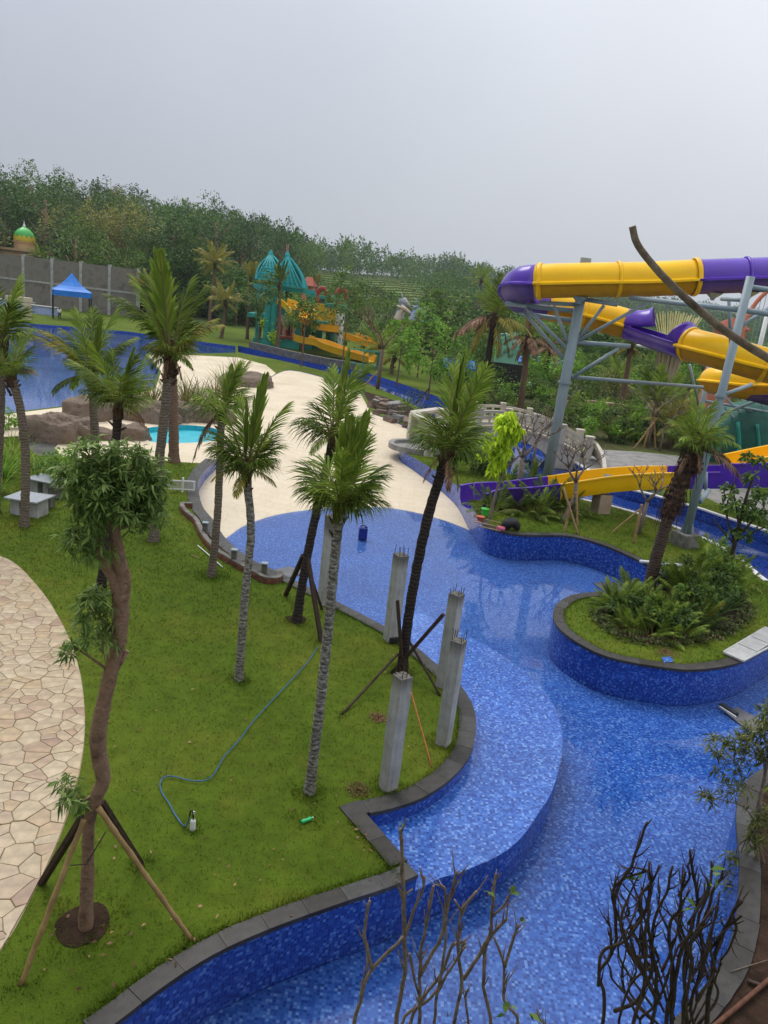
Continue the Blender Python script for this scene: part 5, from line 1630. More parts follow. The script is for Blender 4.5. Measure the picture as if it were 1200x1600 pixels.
for i, (a, b) in enumerate(((365, 882), (412, 904), (320, 838))):
    pp = at(a, b)
    t = thing('trench_post', ('short grey post in the brick trench, between the pale palm and the dark palm', 'short grey post near the right end of the brick trench', 'short grey post at the narrow upper part of the brick trench')[i], 'post', pp)
    mb = MB(); mb.box((0, 0, 0.22), (0.16, 0.16, 0.50)); ob = mb.build('shaft', MAT['concrete_d'], t); bevel(ob, 0.015, 1)
    mb = MB(); mb.box((0, 0, 0.485), (0.19, 0.19, 0.03)); mb.build('cap', MAT['steel'], t)
pole('thin pale cane lying on the grass beside the brick trench', at(309, 852, 0.05), at(348, 886, 0.05), 0.015, 0.015, MAT['white'], name='cane', cat='cane')
pole('short yellow cane lying on the grass left of the pale palm', at(299, 867, 0.04), at(311, 872, 0.04), 0.013, 0.013, MAT['bamboo'], name='cane', cat='cane')
pole('white pipe lying on the peninsula lawn at the pool edge', at(1000, 877, 0.09), at(1070, 884, 0.06), 0.06, 0.06, MAT['white'], name='pipe', cat='pipe')
# drain covers on the pool floor
for lb, q in (('dark square drain cover on the pool floor at the left pool rim', ((420, 893), (452, 886), (478, 895), (442, 906))), ('dark drain cover on the pool floor in the inlet before the island', ((927, 912), (955, 909), (985, 922), (945, 926)))):
    pts = [at(a, b, ZF + 0.012) for a, b in q]
    mb = MB(pts[0]); mb.add([p for p in pts] + [p + Vector((0, 0, 0.03)) for p in pts], [(4, 5, 6, 7), (0, 1, 5, 4), (1, 2, 6, 5), (2, 3, 7, 6), (3, 0, 4, 7)])
    tag(mb.build('drain_cover', MAT['slate']), lb, 'drain cover')
# slotted cover with a loose bar near the right planter
q = [at(a, b, ZF + 0.02) for a, b in ((1131, 1113), (1152, 1106), (1200, 1133), (1178, 1150))]
dc = thing('drain_cover', 'long dark drain plate on the pool floor reaching out from the island wall', 'drain cover', q[0])
mb = MB(q[0]); mb.add(q + [p + Vector((0, 0, 0.03)) for p in q], [(4, 5, 6, 7), (0, 1, 5, 4), (1, 2, 6, 5), (2, 3, 7, 6), (3, 0, 4, 7)]); mb.build('plate', MAT['slate'], dc)
mb = MB(q[0]); mb.bar(at(1126, 1101, ZF + 0.09), at(1151, 1117, ZF + 0.09), 0.14, 0.10); mb.build('box', MAT['black'], dc)
mb = MB(q[0]); mb.bar(at(1124, 1104, ZF + 0.13), at(1150, 1121, ZF + 0.13), 0.04, 0.05); mb.build('edge_strip', MAT['grate'], dc)
# pale slotted panel on the island coping
gq = [at(a, b, 0.06) for a, b in ((1130, 1020), (1161, 1034), (1225, 1000), (1196, 981))]
gp = thing('grate_panel', 'pale slotted panel lying across the island coping', 'panel', gq[0])
ex, ey = gq[1] - gq[0], gq[3] - gq[0]
for k, (s0, s1) in enumerate(((0.0, 0.30), (0.315, 0.60), (0.615, 0.99))):
    mb = MB(gq[0])
    for i in range(13):
        u = i / 13
        a = gq[0] + ex * (u + 0.012) + ey * s0; b = gq[0] + ex * (u + 0.012) + ey * s1
        c_ = ex / 13 * 0.7
        mb.add([a, a + c_, b + c_, b] + [v + Vector((0, 0, 0.045)) for v in (a, a + c_, b + c_, b)], [(4, 5, 6, 7), (0, 1, 5, 4), (1, 2, 6, 5), (2, 3, 7, 6), (3, 0, 4, 7)])
    mb.build('slotted_plate', MAT['grate'], gp)
mb = MB(gq[0]); zz = Vector((0, 0, 0.05))
for a, b in ((gq[0], gq[1]), (gq[1], gq[2]), (gq[2], gq[3]), (gq[3], gq[0])): mb.bar(a + zz * 0.4, b + zz * 0.4, 0.04, 0.05)
mb.build('frame', MAT['grate'], gp)
# loose tile sheet on the island coping
q = [at(a, b, 0.045) for a, b in ((1034, 1027), (1048, 1026), (1053, 1034), (1038, 1035))]
mb = MB(q[0]); mb.add(q, [(3, 2, 1, 0), ], 0, [[(0, 0), (0, .3), (.3, .3), (.3, 0)]]); mb.add([p + Vector((0, 0, -.008)) for p in q], [(0, 1, 2, 3)], 0, [[(0, 0), (.3, 0), (.3, .3), (0, .3)]])
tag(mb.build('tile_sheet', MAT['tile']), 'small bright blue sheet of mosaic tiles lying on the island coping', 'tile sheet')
# pots, canes and a hose coil by the slide end
for lb, nm, a, b, r, h, mt in (('bright lime plastic pot beside the lower slide end', 'plant_pot', 757, 806, 0.17, 0.32, 'green_pl'), ('red plastic pot lying at the pool edge by the slide end', 'plant_pot', 750, 814, 0.16, 0.20, 'red_pl')):
    t = thing(nm, lb, 'pot', at(a, b))
    mb = MB(); mb.lathe((0, 0, 0), [(r * .7, 0), (r * .95, h * .85), (r * 1.1, h * .86), (r * 1.1, h)], 14); mb.build('body', MAT[mt], t, False)
    mb = MB(); mb.lathe((0, 0, h - 0.06), [(r, 0), (0.02, 0.02)], 14, cap=False); mb.build('soil_top', MAT['soil'], t)
for i, (a, b) in enumerate((((742, 815), (790, 826)), ((748, 822), (782, 830)), ((760, 812), (794, 820)))):
    pole('bamboo cane lying along the pool edge near the red pot, %s of three' % ('longest', 'lowest', 'farthest')[i], at(*a[:2], 0.08 + 0.04 * i), at(*b, 0.08), 0.025, 0.02, MAT['bamboo'], name='cane', cat='cane', group='canes by the slide end')
t = thing('pink_bucket', 'pink plastic bucket tipped over beside the black bag at the pool edge', 'bucket', at(783, 826, 0.14))
mb = MB(); mb.tube([(-.14, 0, 0), (.14, 0, 0)], [.11, .085], 12); mb.build('body', MAT['pink_pl'], t, True)
mb = MB(); mb.tube([(-.16, 0, 0), (-.13, 0, 0)], .125, 12); mb.build('rim', MAT['pink_pl'], t)
mb = MB(at(796, 828)); c_ = at(796, 828)
mb.tube(catmull([c_ + Vector((-.3, 0, .02)), c_ + Vector((-.1, 0, .25)), c_ + Vector((.15, .05, .3)), c_ + Vector((.35, 0, .04))], 5), [.08, .13, .17, .2, .21, .22, .22, .21, .2, .2, .2, .18, .17, .15, .12, .07], 10, jit=.08, rg=rnd)
tag(mb.build('black_bag', MAT['black'], None, True), 'round black bag slumped on the peninsula coping by the canes', 'bag')

# ================================================================== BARE FRANGIPANI AND SHRUBS CLOSE TO THE EYE
def branchy(name, label, base, sticks, mat, leaf_spots=(), cat='shrub', group=None, leafm='leaf_mid', leaf=0.07):
    t = thing(name, label, cat, base, group)
    mb = MB(base)
    for pts, r0, r1 in sticks:
        P = catmull(pts, 5)
        n = len(P)
        P = [p + noise.noise_vector(p * 7.0) * r0 * 0.9 * min(1.0, q / 4) for q, p in enumerate(P)]
        if len(pts) > 2 and n > 8 and r0 < 0.03:
            for q in range(3 + len(pts)):
                k = rnd.randrange(n // 3, n - 1)
                d = (P[k + 1] - P[k]).normalized() + Vector((rnd.uniform(-1, 1), rnd.uniform(-1, 1), rnd.uniform(0, .9))) * 0.9
                l = rnd.uniform(0.04, 0.16)
                rk = r0 * 0.42
                mb.tube([P[k], P[k] + d.normalized() * l * .5, P[k] + d.normalized() * l + UPZ * l * .25], [rk, rk * .8, rk * .45], 5)
        mb.tube(P, [(r0 + (r1 - r0) * i / (n - 1)) * (1 + 0.10 * noise.noise(Vector((i * 0.7, r0 * 99, 0)))) for i in range(n)], 7)
    mb.build('branches', MAT[mat], t, True)
    if leaf_spots:
        P = np.array([list(p) for p in leaf_spots for _ in range(2)]) - np.array(base)
        D = rand_dirs(len(P), 0.6)
        L = np.full(len(P), leaf) * ng.uniform(0.7, 1.3, len(P))
        V, Fq = leaf_arrays(P, D, L, L * 0.25)
        link('leaves', fast_mesh('leaves', V, Fq, MAT[leafm]), t)
    return t
def dep(a, b, dist):           # a point on the sight line at a horizontal distance
    x, y, w = ray(a, b)
    k = dist / math.hypot(x, y)
    return Vector((x * k, y * k, H + w * k))
fb_ = Vector((0.55, 3.6, 0))
def S(d, *pp): return [dep(a, b, d) for a, b in pp]
fork = S(3.9, (640, 1700))[0]
st = []
root = [Vector((0.55, 3.6, -0.1)), Vector((0.45, 3.62, 1.6)), Vector((0.3, 3.75, 3.0)), fork]
st.append((root, 0.09, 0.05))
def J(*p): st.append((list(p), 0.020, 0.0105))
# stems drawn from the photograph: (distance, points from low to high)
for d, pp, r in (
    (3.9, ((618, 1625), (632, 1520), (630, 1400), (628, 1330), (627, 1296)), 0.017),
    (3.8, ((560, 1625), (562, 1568), (582, 1515), (628, 1466)), 0.016),
    (3.8, ((582, 1515), (570, 1470), (571, 1440), (579, 1408)), 0.013),
    (4.0, ((632, 1466), (645, 1428), (660, 1390), (663, 1368)), 0.011),
    (4.0, ((655, 1625), (656, 1530), (660, 1470), (673, 1415), (678, 1384)), 0.014),
    (4.1, ((640, 1600), (690, 1520), (705, 1480), (727, 1470), (722, 1482)), 0.013),
    (4.0, ((656, 1525), (690, 1460), (703, 1400), (715, 1362)), 0.013),
    (4.0, ((675, 1625), (683, 1555), (695, 1480), (696, 1395), (690, 1388)), 0.012),
    (4.0, ((628, 1600), (672, 1560), (700, 1520), (727, 1478)), 0.012),
    (4.1, ((700, 1625), (720, 1535), (716, 1480), (722, 1425), (744, 1394)), 0.014),
    (4.1, ((722, 1425), (710, 1405)), 0.009),
    (4.2, ((724, 1530), (750, 1490), (765, 1455), (770, 1410), (773, 1366)), 0.014),
    (4.2, ((758, 1625), (756, 1540), (762, 1470), (790, 1440), (794, 1436)), 0.014),
    (4.2, ((768, 1432), (785, 1418), (797, 1398)), 0.009),
    (4.2, ((800, 1610), (788, 1560), (789, 1510), (770, 1465)), 0.013),
    (4.2, ((789, 1510), (800, 1475), (812, 1445)), 0.012),
    (4.2, ((725, 1625), (728, 1570), (728, 1548)), 0.010),
    (4.2, ((843, 1625), (842, 1590), (836, 1582)), 0.008),
    (3.8, ((563, 1560), (567, 1530)), 0.009), (3.9, ((630, 1400), (644, 1390)), 0.008), (3.9, ((629, 1405), (618, 1375)), 0.009),
    (4.0, ((640, 1490), (650, 1540), (656, 1560)), 0.010), (4.1, ((764, 1400), (764, 1395)), 0.007)):
    P = S(d, *pp)
    if pp[0][1] >= 1600: P = [fork + (P[0] - fork) * 0.0, P[0]] + P[1:]
    st.append((P, r, r * 0.62))
branchy('frangipani', 'bare pale-barked frangipani with forked upright twigs at the bottom of the picture', fb_, st, 'twig', S(4.0, (629, 1293), (797, 1395), (763, 1393), (813, 1440), (700, 1590), (790, 1585), (800, 1570), (826, 1582)), 'tree', None, 'leaf_mid', 0.07)
# dark tangled shrub on the right
fb2 = Vector((2.35, 4.3, 0))
rg = random.Random(21)
st = []
hub = dep(1065, 1640, 4.9)
st.append(([Vector((2.35, 4.3, -0.1)), Vector((2.3, 4.35, 1.8)), hub], 0.11, 0.07))
for d, pp, r in (
    (4.8, ((950, 1625), (945, 1560), (936, 1520), (960, 1480), (962, 1400), (988, 1350), (1003, 1310), (1012, 1284)), 0.020),
    (4.8, ((960, 1580), (1000, 1560), (1020, 1500), (985, 1490), (965, 1430), (958, 1390), (985, 1370), (1012, 1360)), 0.018),
    (4.7, ((935, 1540), (940, 1490), (975, 1470), (1000, 1440), (1000, 1400), (1017, 1380), (1030, 1352)), 0.016),
    (4.7, ((990, 1625), (1005, 1540), (1010, 1450), (1016, 1400), (1014, 1345)), 0.020),
    (4.8, ((1020, 1625), (1025, 1540), (1020, 1450), (1040, 1400), (1052, 1352)), 0.020),
    (4.9, ((1040, 1625), (1050, 1530), (1045, 1450), (1060, 1420), (1072, 1362)), 0.022),
    (4.9, ((1050, 1625), (1058, 1510), (1080, 1450), (1090, 1400), (1085, 1370), (1078, 1325)), 0.022),
    (5.0, ((1075, 1625), (1070, 1500), (1100, 1440), (1115, 1390), (1128, 1368)), 0.022),
    (5.0, ((1100, 1625), (1110, 1540), (1125, 1470), (1145, 1430), (1158, 1405)), 0.026),
    (5.0, ((1110, 1540), (1100, 1500), (1120, 1470), (1135, 1450), (1160, 1432)), 0.018),
    (4.8, ((1000, 1600), (1030, 1560), (1060, 1480), (1105, 1445), (1112, 1440)), 0.014),
    (4.8, ((970, 1625), (985, 1540), (1030, 1500), (1000, 1470), (975, 1455)), 0.014),
    (4.9, ((1085, 1625), (1080, 1560), (1100, 1510), (1092, 1440), (1108, 1390), (1112, 1345)), 0.018),
    (4.9, ((1060, 1400), (1078, 1372), (1075, 1350)), 0.012), (4.9, ((1045, 1455), (1030, 1420), (1032, 1385)), 0.012),
    (4.8, ((1012, 1360), (990, 1355), (978, 1358)), 0.010), (5.0, ((1145, 1430), (1150, 1450), (1140, 1480), (1128, 1500)), 0.014)):
    P = S(d, *pp)
    if pp[0][1] >= 1600: P = [hub] + P
    st.append((P, r * 0.8, r * 0.4))
for i in range(34):
    a0, b0 = rg.uniform(955, 1120), rg.uniform(1440, 1600)
    d = rg.uniform(4.6, 5.2)
    a1, b1 = a0 + rg.uniform(-40, 40), b0 - rg.uniform(50, 120)
    P = [dep(a0, b0, d), dep((a0 + a1) / 2 + rg.uniform(-22, 22), (b0 + b1) / 2, d + rg.uniform(-.15, .15)), dep(a1, max(b1, 1370), d + rg.uniform(-.2, .2))]
    if i % 2 == 0: P = [hub.lerp(P[0], 0.4)] + P
    st.append((P, rg.uniform(0.007, 0.013), 0.005))
branchy('tangled_shrub', 'dark leafless shrub with a dense tangle of curling stems at the lower right', fb2, st, 'darktwig', S(4.8, (1110, 1358), (1100, 1385), (1088, 1420), (1120, 1370), (1000, 1375)), 'shrub', None, 'leaf_mid', 0.09)
# small tree with narrow leaves in the right planter
nb = at(1186, 1345)
st = []
def N(a, b, k=0.0): return over(a, b, nb, k)
st.append(([Vector((nb.x, nb.y, -0.1)), N(1182, 1300), N(1190, 1240), N(1200, 1180), N(1215, 1100)], 0.045, 0.016))
for pp in (((1190, 1240), (1165, 1225), (1150, 1195), (1130, 1170)), ((1198, 1190), (1180, 1170), (1150, 1160)), ((1200, 1180), (1195, 1150), (1205, 1120)), ((1184, 1290), (1160, 1260), (1120, 1248), (1100, 1245)), ((1182, 1300), (1150, 1330), (1160, 1400)), ((1195, 1210), (1190, 1180), (1170, 1190)), ((1185, 1270), (1150, 1345), (1140, 1350)), ((1184, 1310), (1200, 1380), (1185, 1420))):
    st.append(([N(*q) for q in pp], 0.014, 0.005))
nt_ = branchy('narrow_leaf_tree', 'slender shrub with narrow olive-green leaves in the planter at the right edge', nb, st, 'twig', (), 'shrub')
def nblob(a, b, ra, rb, c): 
    k = N(a, b); s = k.length * 0 + 12.5 / F
    return (k, (ra * s, ra * s, rb * s), c)
whorls('leaves', [nblob(1125, 1165, 20, 14, 18), nblob(1150, 1160, 22, 14, 20), nblob(1180, 1145, 24, 16, 26), nblob(1198, 1115, 14, 22, 22), nblob(1105, 1245, 14, 9, 11), nblob(1145, 1205, 26, 18, 16), nblob(1180, 1185, 22, 18, 22), nblob(1205, 1165, 16, 30, 22), nblob(1150, 1240, 26, 14, 14)], 0.17, 8, 'leaf_olive', nt_, nb, 31, 0.085, 0.3)
whorls('leaves', [nblob(1150, 1345, 26, 22, 20), nblob(1160, 1400, 26, 22, 22), nblob(1188, 1290, 18, 50, 55), nblob(1192, 1400, 16, 45, 55), nblob(1145, 1375, 20, 12, 9)], 0.15, 8, 'leaf_olive', nt_, nb, 32, 0.09, 0.4)
# long bent bare stem that crosses the slide
bs = [dep(988, 354, 4.4), dep(994, 378, 4.42), dep(1010, 402, 4.45), dep(1040, 436, 4.5), dep(1085, 478, 4.6), dep(1140, 522, 4.7), dep(1205, 562, 4.8), dep(1300, 610, 5.0), dep(1410, 690, 5.4), dep(1480, 900, 5.8), Vector((4.65, 5.0, 2.5)), Vector((4.65, 5.0, -0.1))]
mb = MB((4.65, 5.0, 0))
P = catmull(bs, 6)
mb.tube(P, [0.0185 + 0.016 * (i / len(P)) ** 2.2 for i in range(len(P))], 9, jit=0.03, rg=rnd)
tag(mb.build('bent_stem', MAT['twig'], None, True), 'long bare grey-brown stem bending across the tube slide against the sky', 'branch')
pole('rusty brown pipe lying in the soil of the right planter', at(1105, 1612, 0.06), at(1215, 1520, 0.06), 0.032, 0.032, MAT['rust'], name='rusty_pipe', cat='pipe')
pole('dark stick lying on the planter soil above the rusty pipe', at(1168, 1532, 0.05), at(1192, 1541, 0.05), 0.03, 0.03, MAT['darktwig'], name='stick', cat='stick')
pole('thin pale root crossing the slate coping of the right planter', at(1140, 1518, 0.05), at(1200, 1500, 0.03), 0.006, 0.006, MAT['twig'], name='root', cat='root')
mb = MB(at(1215, 1600)); c_ = at(1240, 1625); mb.box((c_.x, c_.y, 0.06), (0.75, 0.45, 0.3), rz=R(40)); ob = mb.build('white_kerb', MAT['white']); bevel(ob, 0.02, 2)
tag(ob, 'white painted kerb block at the bottom right corner of the planter', 'kerb')
# ================================================================== THE TUBE SLIDE
TAN = {}
def sweep(mb, path, prof, mi=0, closed=True, scale=None):
    n, m = len(path), len(prof)
    vs, fs = [], []
    for i, p in enumerate(path):
        t = TAN.get(tuple(p)) or (path[min(i + 1, n - 1)] - path[max(i - 1, 0)]).normalized()
        s = t.cross(UPZ).normalized()
        u = s.cross(t)
        k = scale(i / (n - 1)) if scale else 1.0
        for a, b in prof: vs.append(p + s * a * k + u * b * k)
    for i in range(n - 1):
        for k in range(m if closed else m - 1):
            k2 = (k + 1) % m
            fs.append((i * m + k, i * m + k2, (i + 1) * m + k2, (i + 1) * m + k))
    mb.add(vs, fs, mi)
RT = 0.735
def tube_prof(Rr, n=28, fl=0.14):
    out = []
    for i in range(n):
        a = TAU * i / n
        if abs(math.sin(a)) < 0.25 and math.sin(a) < -1e-6: continue
        if i == 0: out += [(Rr, -0.02), (Rr + fl, -0.09), (Rr + fl, -0.17), (Rr + fl - 0.03, -0.17), (Rr * 0.975, -0.15)][::-1]
        elif i == n // 2: out += [(-Rr, -0.02), (-Rr - fl, -0.09), (-Rr - fl, -0.17), (-Rr - fl + 0.03, -0.17), (-Rr * 0.975, -0.15)]
        else: out.append((Rr * math.cos(a), Rr * math.sin(a)))
    return out
TP = tube_prof(RT)
LOW = [(RT * math.cos(a), RT * math.sin(a)) for a in np.linspace(math.pi, TAU, 15)]
TROUGH = [(-RT - 0.10, 0.0)] + LOW + [(RT + 0.10, 0.0), (RT + 0.10, -0.05), (RT + 0.03, -0.05)] + [((RT + 0.03) * math.cos(a), (RT + 0.03) * math.sin(a)) for a in np.linspace(TAU, math.pi, 15)] + [(-RT - 0.10, -0.05)]
sl0 = aty(905, 484, 41)
slide = thing('tube_slide', 'tall yellow and purple tube slide with an open purple chute between its two tubes', 'water slide', (sl0.x, sl0.y, 0))
so = Vector((sl0.x, sl0.y, 0))
full_ = catmull([aty(1400, 424, 36.4), aty(1290, 425, 36.2), aty(1200, 429, 36.0), aty(1140, 431, 36.0), aty(1083, 433, 36.0), aty(1020, 436, 36.0), aty(965, 437, 36.0), aty(900, 438, 36.1), aty(838, 440, 36.3),
                 aty(815, 443, 37.0), aty(806, 452, 38.6), aty(815, 466, 40.3), aty(850, 476, 41.2), aty(905, 487, 41.2), aty(982, 507, 40.8), aty(1030, 523, 39.2), aty(1074, 537, 37.2), aty(1130, 552, 35.8), aty(1195, 570, 35.0), aty(1260, 585, 35.2),
                 aty(1340, 596, 37.0), aty(1370, 602, 40.0), aty(1330, 600, 43.0), aty(1260, 594, 44.5), aty(1175, 597, 45.0), aty(1130, 594, 45.6), aty(1113, 594, 47.0), aty(1130, 598, 48.6), aty(1168, 606, 49.2), aty(1230, 622, 49.0), aty(1300, 640, 47.5), aty(1360, 668, 44.0), aty(1350, 690, 41.0)], 6)
A_, U_, B_, T_, C_, C2, D_, D2 = (full_[a * 6:b * 6 + 1] for a, b in ((0, 8), (8, 12), (12, 14), (14, 16), (16, 19), (19, 24), (24, 28), (28, 32)))
TAN = {}
for _i, _p in enumerate(full_):
    TAN[tuple(_p)] = (full_[min(_i + 1, len(full_) - 1)] - full_[max(_i - 1, 0)]).normalized()
def shell(name, path, prof, mat, closed=True, th=0.02, scale=None):
    mb = MB(so)
    sweep(mb, path, prof, 0, closed, scale)
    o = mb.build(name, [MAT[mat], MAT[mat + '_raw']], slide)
    smooth_by_angle(o, 35)
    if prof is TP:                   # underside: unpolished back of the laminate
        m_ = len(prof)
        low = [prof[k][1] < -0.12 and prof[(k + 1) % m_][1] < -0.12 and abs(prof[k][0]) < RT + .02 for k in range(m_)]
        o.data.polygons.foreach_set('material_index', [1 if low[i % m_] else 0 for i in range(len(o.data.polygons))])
    if th:
        s = o.modifiers.new('shell', 'SOLIDIFY'); s.thickness = th; s.offset = 0
    return o
def cut(P, a, b): return P[int(a * (len(P) - 1)):int(b * (len(P) - 1)) + 1]
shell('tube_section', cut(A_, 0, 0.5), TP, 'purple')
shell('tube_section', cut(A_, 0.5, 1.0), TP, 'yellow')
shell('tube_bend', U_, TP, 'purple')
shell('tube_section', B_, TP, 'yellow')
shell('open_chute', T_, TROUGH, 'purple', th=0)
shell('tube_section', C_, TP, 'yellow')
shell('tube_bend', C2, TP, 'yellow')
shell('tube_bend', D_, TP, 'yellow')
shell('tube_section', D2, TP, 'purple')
def collar(P, f, mat, w=0.16, k=1.09):
    i = min(int(f * (len(P) - 1)), len(P) - 2)
    p, t = P[i].lerp(P[i + 1], f * (len(P) - 1) - i), (P[i + 1] - P[i]).normalized()
    shell('collar', [p - t * w / 2, p - t * w * 0.2, p + t * w * 0.2, p + t * w / 2], tube_prof(RT * k, 28, 0.05), mat, th=0.03, scale=lambda s: 0.955 + 0.045 * math.sin(math.pi * s))
collar(A_, 0.32, 'purple'); collar(A_, 0.495, 'yellow', 0.2, 1.12); collar(A_, 0.75, 'yellow'); collar(A_, 0.985, 'yellow', 0.2, 1.10); collar(U_, 0.5, 'purple', 0.16, 1.07); collar(B_, 0.55, 'yellow', 0.16, 1.05)
collar(C_, 0.03, 'yellow', 0.18, 1.08); collar(C_, 0.66, 'yellow', 0.18, 1.08)
# purple hoods: half shells that flare open over the chute
HI = [(RT * 1.01 * math.cos(a), RT * 1.01 * math.sin(a)) for a in np.linspace(-0.05, math.pi + 0.05, 17)]
tb_ = (B_[-1] - B_[-2]).normalized()
shell('hood', [B_[-1] + tb_ * (-0.15 + 0.20 * i) + UPZ * 0.006 * i * i for i in range(8)], HI, 'purple', False, 0.03, lambda s: 1 + 0.03 * s + 0.16 * s ** 4)
tc_ = (C_[1] - C_[0]).normalized()
shell('hood', [C_[0] + tc_ * (0.12 - 0.13 * i) + UPZ * 0.006 * i * i for i in range(6)], HI, 'purple', False, 0.03, lambda s: 1 + 0.03 * s + 0.17 * s ** 3)
mb = MB(so); q = aty(915, 408, 36.4); mb.box(q, (0.42, 0.3, 0.26)); mb.build('junction_box', MAT['steel'], slide)
for P, f in ((A_, 0.43), (A_, 0.31), (A_, 0.86)):
    i = int(f * (len(P) - 1)); p = P[i]
    mb = MB(so); mb.lathe(p + Vector((0, 0, -RT - 0.30)), [(0.08, 0), (0.12, 0.1), (0.42, 0.32)], 8); mb.build('saddle', MAT['steel'], slide)

# lower slide: wide open flume running out at the pool edge
W_ = 0.62
FL = [(-W_ - 0.12, 0.80), (-W_, 0.80), (-W_ * 0.97, 0.30), (-W_ * 0.78, 0.08), (-W_ * 0.4, 0.0), (W_ * 0.4, 0.0), (W_ * 0.78, 0.08), (W_ * 0.97, 0.30), (W_, 0.80), (W_ + 0.12, 0.80), (W_ + 0.12, 0.74), (W_ + 0.04, 0.73), (W_ * 1.03, 0.26), (W_ * 0.84, -0.02), (W_ * 0.45, -0.08), (-W_ * 0.45, -0.08), (-W_ * 0.84, -0.02), (-W_ * 1.03, 0.26), (-W_ - 0.04, 0.73), (-W_ - 0.12, 0.74)]
le = aty(865, 768, 33.5)
lower = thing('open_flume', 'low open flume of purple and yellow sections ending above the round pool', 'water slide', (le.x, le.y, 0))
lo_ = Vector((le.x, le.y, 0))
ctr = lambda a, b, Y, dz=-0.50: aty(a, b, Y) + Vector((0, 0, dz))
E_ = catmull([ctr(1340, 735, 35.5), ctr(1270, 738, 35.2), ctr(1200, 740, 35.0), ctr(1130, 742, 34.8), ctr(1052, 743, 34.7), ctr(1000, 744, 34.6), ctr(940, 749, 34.3), ctr(868, 760, 33.8), ctr(815, 766, 33.5), ctr(778, 769, 33.5), ctr(755, 771, 33.3), ctr(739, 776, 32.8)], 6)
def flume(name, path, mat, prof=FL, parent=lower, org=lo_, scale=None):
    mb = MB(org); sweep(mb, path, prof, 0, True, scale)
    n, m_ = len(path), len(prof)
    mb.f.append(tuple(range(m_))); mb.m.append(0); mb.f.append(tuple((n - 1) * m_ + k for k in range(m_))[::-1]); mb.m.append(0)
    o = mb.build(name, MAT[mat], parent); smooth_by_angle(o, 35); return o
NE = len(E_) - 1
HIGH = [(a, b if b < 0.4 or a > 0 else b + 0.42) for a, b in FL]
flume('flume_section', E_[0:20], 'purple', [(a, b + (0.38 if b > 0.5 and a < 0 else 0)) for a, b in FL])
flume('flume_section', E_[19:25], 'purple')
flume('flume_section', E_[24:43], 'yellow', [(a * 1.01, b) for a, b in FL])
flume('flume_section', E_[42:61], 'purple')
flume('flume_mouth', E_[60:], 'purple', FL, scale=lambda s: 1 + 0.06 * s)
Y_ = catmull([ctr(1360, 690, 41), ctr(1270, 700, 39.6), ctr(1205, 712, 38.2), ctr(1150, 724, 37.0)], 5)
flume('flume_section', Y_, 'yellow')
for i in (24, 42):
    p, t = E_[i], (E_[i + 1] - E_[i]).normalized()
    mb = MB(lo_); sweep(mb, [p - t * 0.05, p + t * 0.05], [(a * 1.05, b * 1.02 - 0.015) for a, b in FL]); mb.build('joint_flange', MAT['purple'], lower)
bb = at(937, 800)
mb = MB(lo_); mb.box((bb.x, bb.y, 0.42), (0.66, 0.66, 0.9), rz=R(20)); ob = mb.build('footing', mottled('footing', (0.30, 0.22, 0.15), (0.42, 0.32, 0.23), 2, 0.9, 0.2, 0.2), lower); bevel(ob, 0.03, 2)
mb = MB(lo_); mb.tube([(bb.x, bb.y, 0.85), (bb.x + 0.06, bb.y + 0.1, 1.75)], 0.17, 12); mb.build('post', MAT['steel'], lower, True)
mb = MB(lo_); e_ = E_[27]; mb.tube([(bb.x + 0.05, bb.y + 0.05, 1.2), (e_.x, e_.y, e_.z - 0.12)], 0.09, 10); mb.build('strut', MAT['steel'], lower, True)
mb = MB(lo_); mb.tube([(bb.x, bb.y, 1.55), (bb.x + 2.6, bb.y + 0.8, 1.42)], 0.075, 10); mb.build('strut', MAT['steel'], lower, True)
mb = MB(lo_); e_ = E_[27]; mb.box((e_.x, e_.y, e_.z - 0.16), (0.5, 0.9, 0.12)); mb.build('saddle', MAT['steel'], lower)

# steel columns with their arms
def column(label, base, top, r, arms, block=None, plates=True, name='slide_column', group='steel slide columns'):
    t = thing(name, label, 'column', base, group)
    base, top = Vector(base), Vector(top)
    mb = MB(base); mb.tube([base + Vector((0, 0, (block or 0) - 0.02)), base.lerp(top, 0.5), top], [r, r * 0.96, r * 0.92], 16); mb.build('shaft', MAT['steel'], t, True)
    for f in (0.58,):
        p = base.lerp(top, f); mb = MB(base); mb.lathe(p, [(r * 1.0, -0.05), (r * 1.3, -0.05), (r * 1.3, 0.05), (r * 1.0, 0.05)], 16); mb.build('flange', MAT['steel'], t)
    if block:
        mb = MB(base); mb.box((base.x, base.y, block / 2 - 0.05), (0.85, 0.85, block + 0.1), rz=R(25)); ob = mb.build('footing', MAT['concrete_d'], t); bevel(ob, 0.03, 2)
        foot_ = ob
        mb = MB(base)
        for k in range(6):
            a = TAU * k / 6
            d = Vector((math.cos(a), math.sin(a), 0))
            mb.add([base + d * r * 0.95 + Vector((0, 0, block)), base + d * r * 1.75 + Vector((0, 0, block)), base + d * r * 0.95 + Vector((0, 0, block + 0.45)), base + d * r * 0.95 + Vector((0.02, 0.02, block)), base + d * r * 1.75 + Vector((.02, .02, block)), base + d * r * 0.95 + Vector((.02, .02, block + 0.45))], [(0, 1, 2), (5, 4, 3), (0, 3, 4, 1), (1, 4, 5, 2)])
        mb.build('gusset', MAT['steel'], foot_)
    for a, b, ra in arms:
        mb = MB(base); mb.tube([a, b], ra, 10); mb.build('arm', MAT['steel'], t, True)
    return t
b1 = at(850, 772); t1 = over(908, 462, b1)
Y1 = b1.y
def q1(a, b, dy=0.0): return aty(a, b, Y1 + dy)
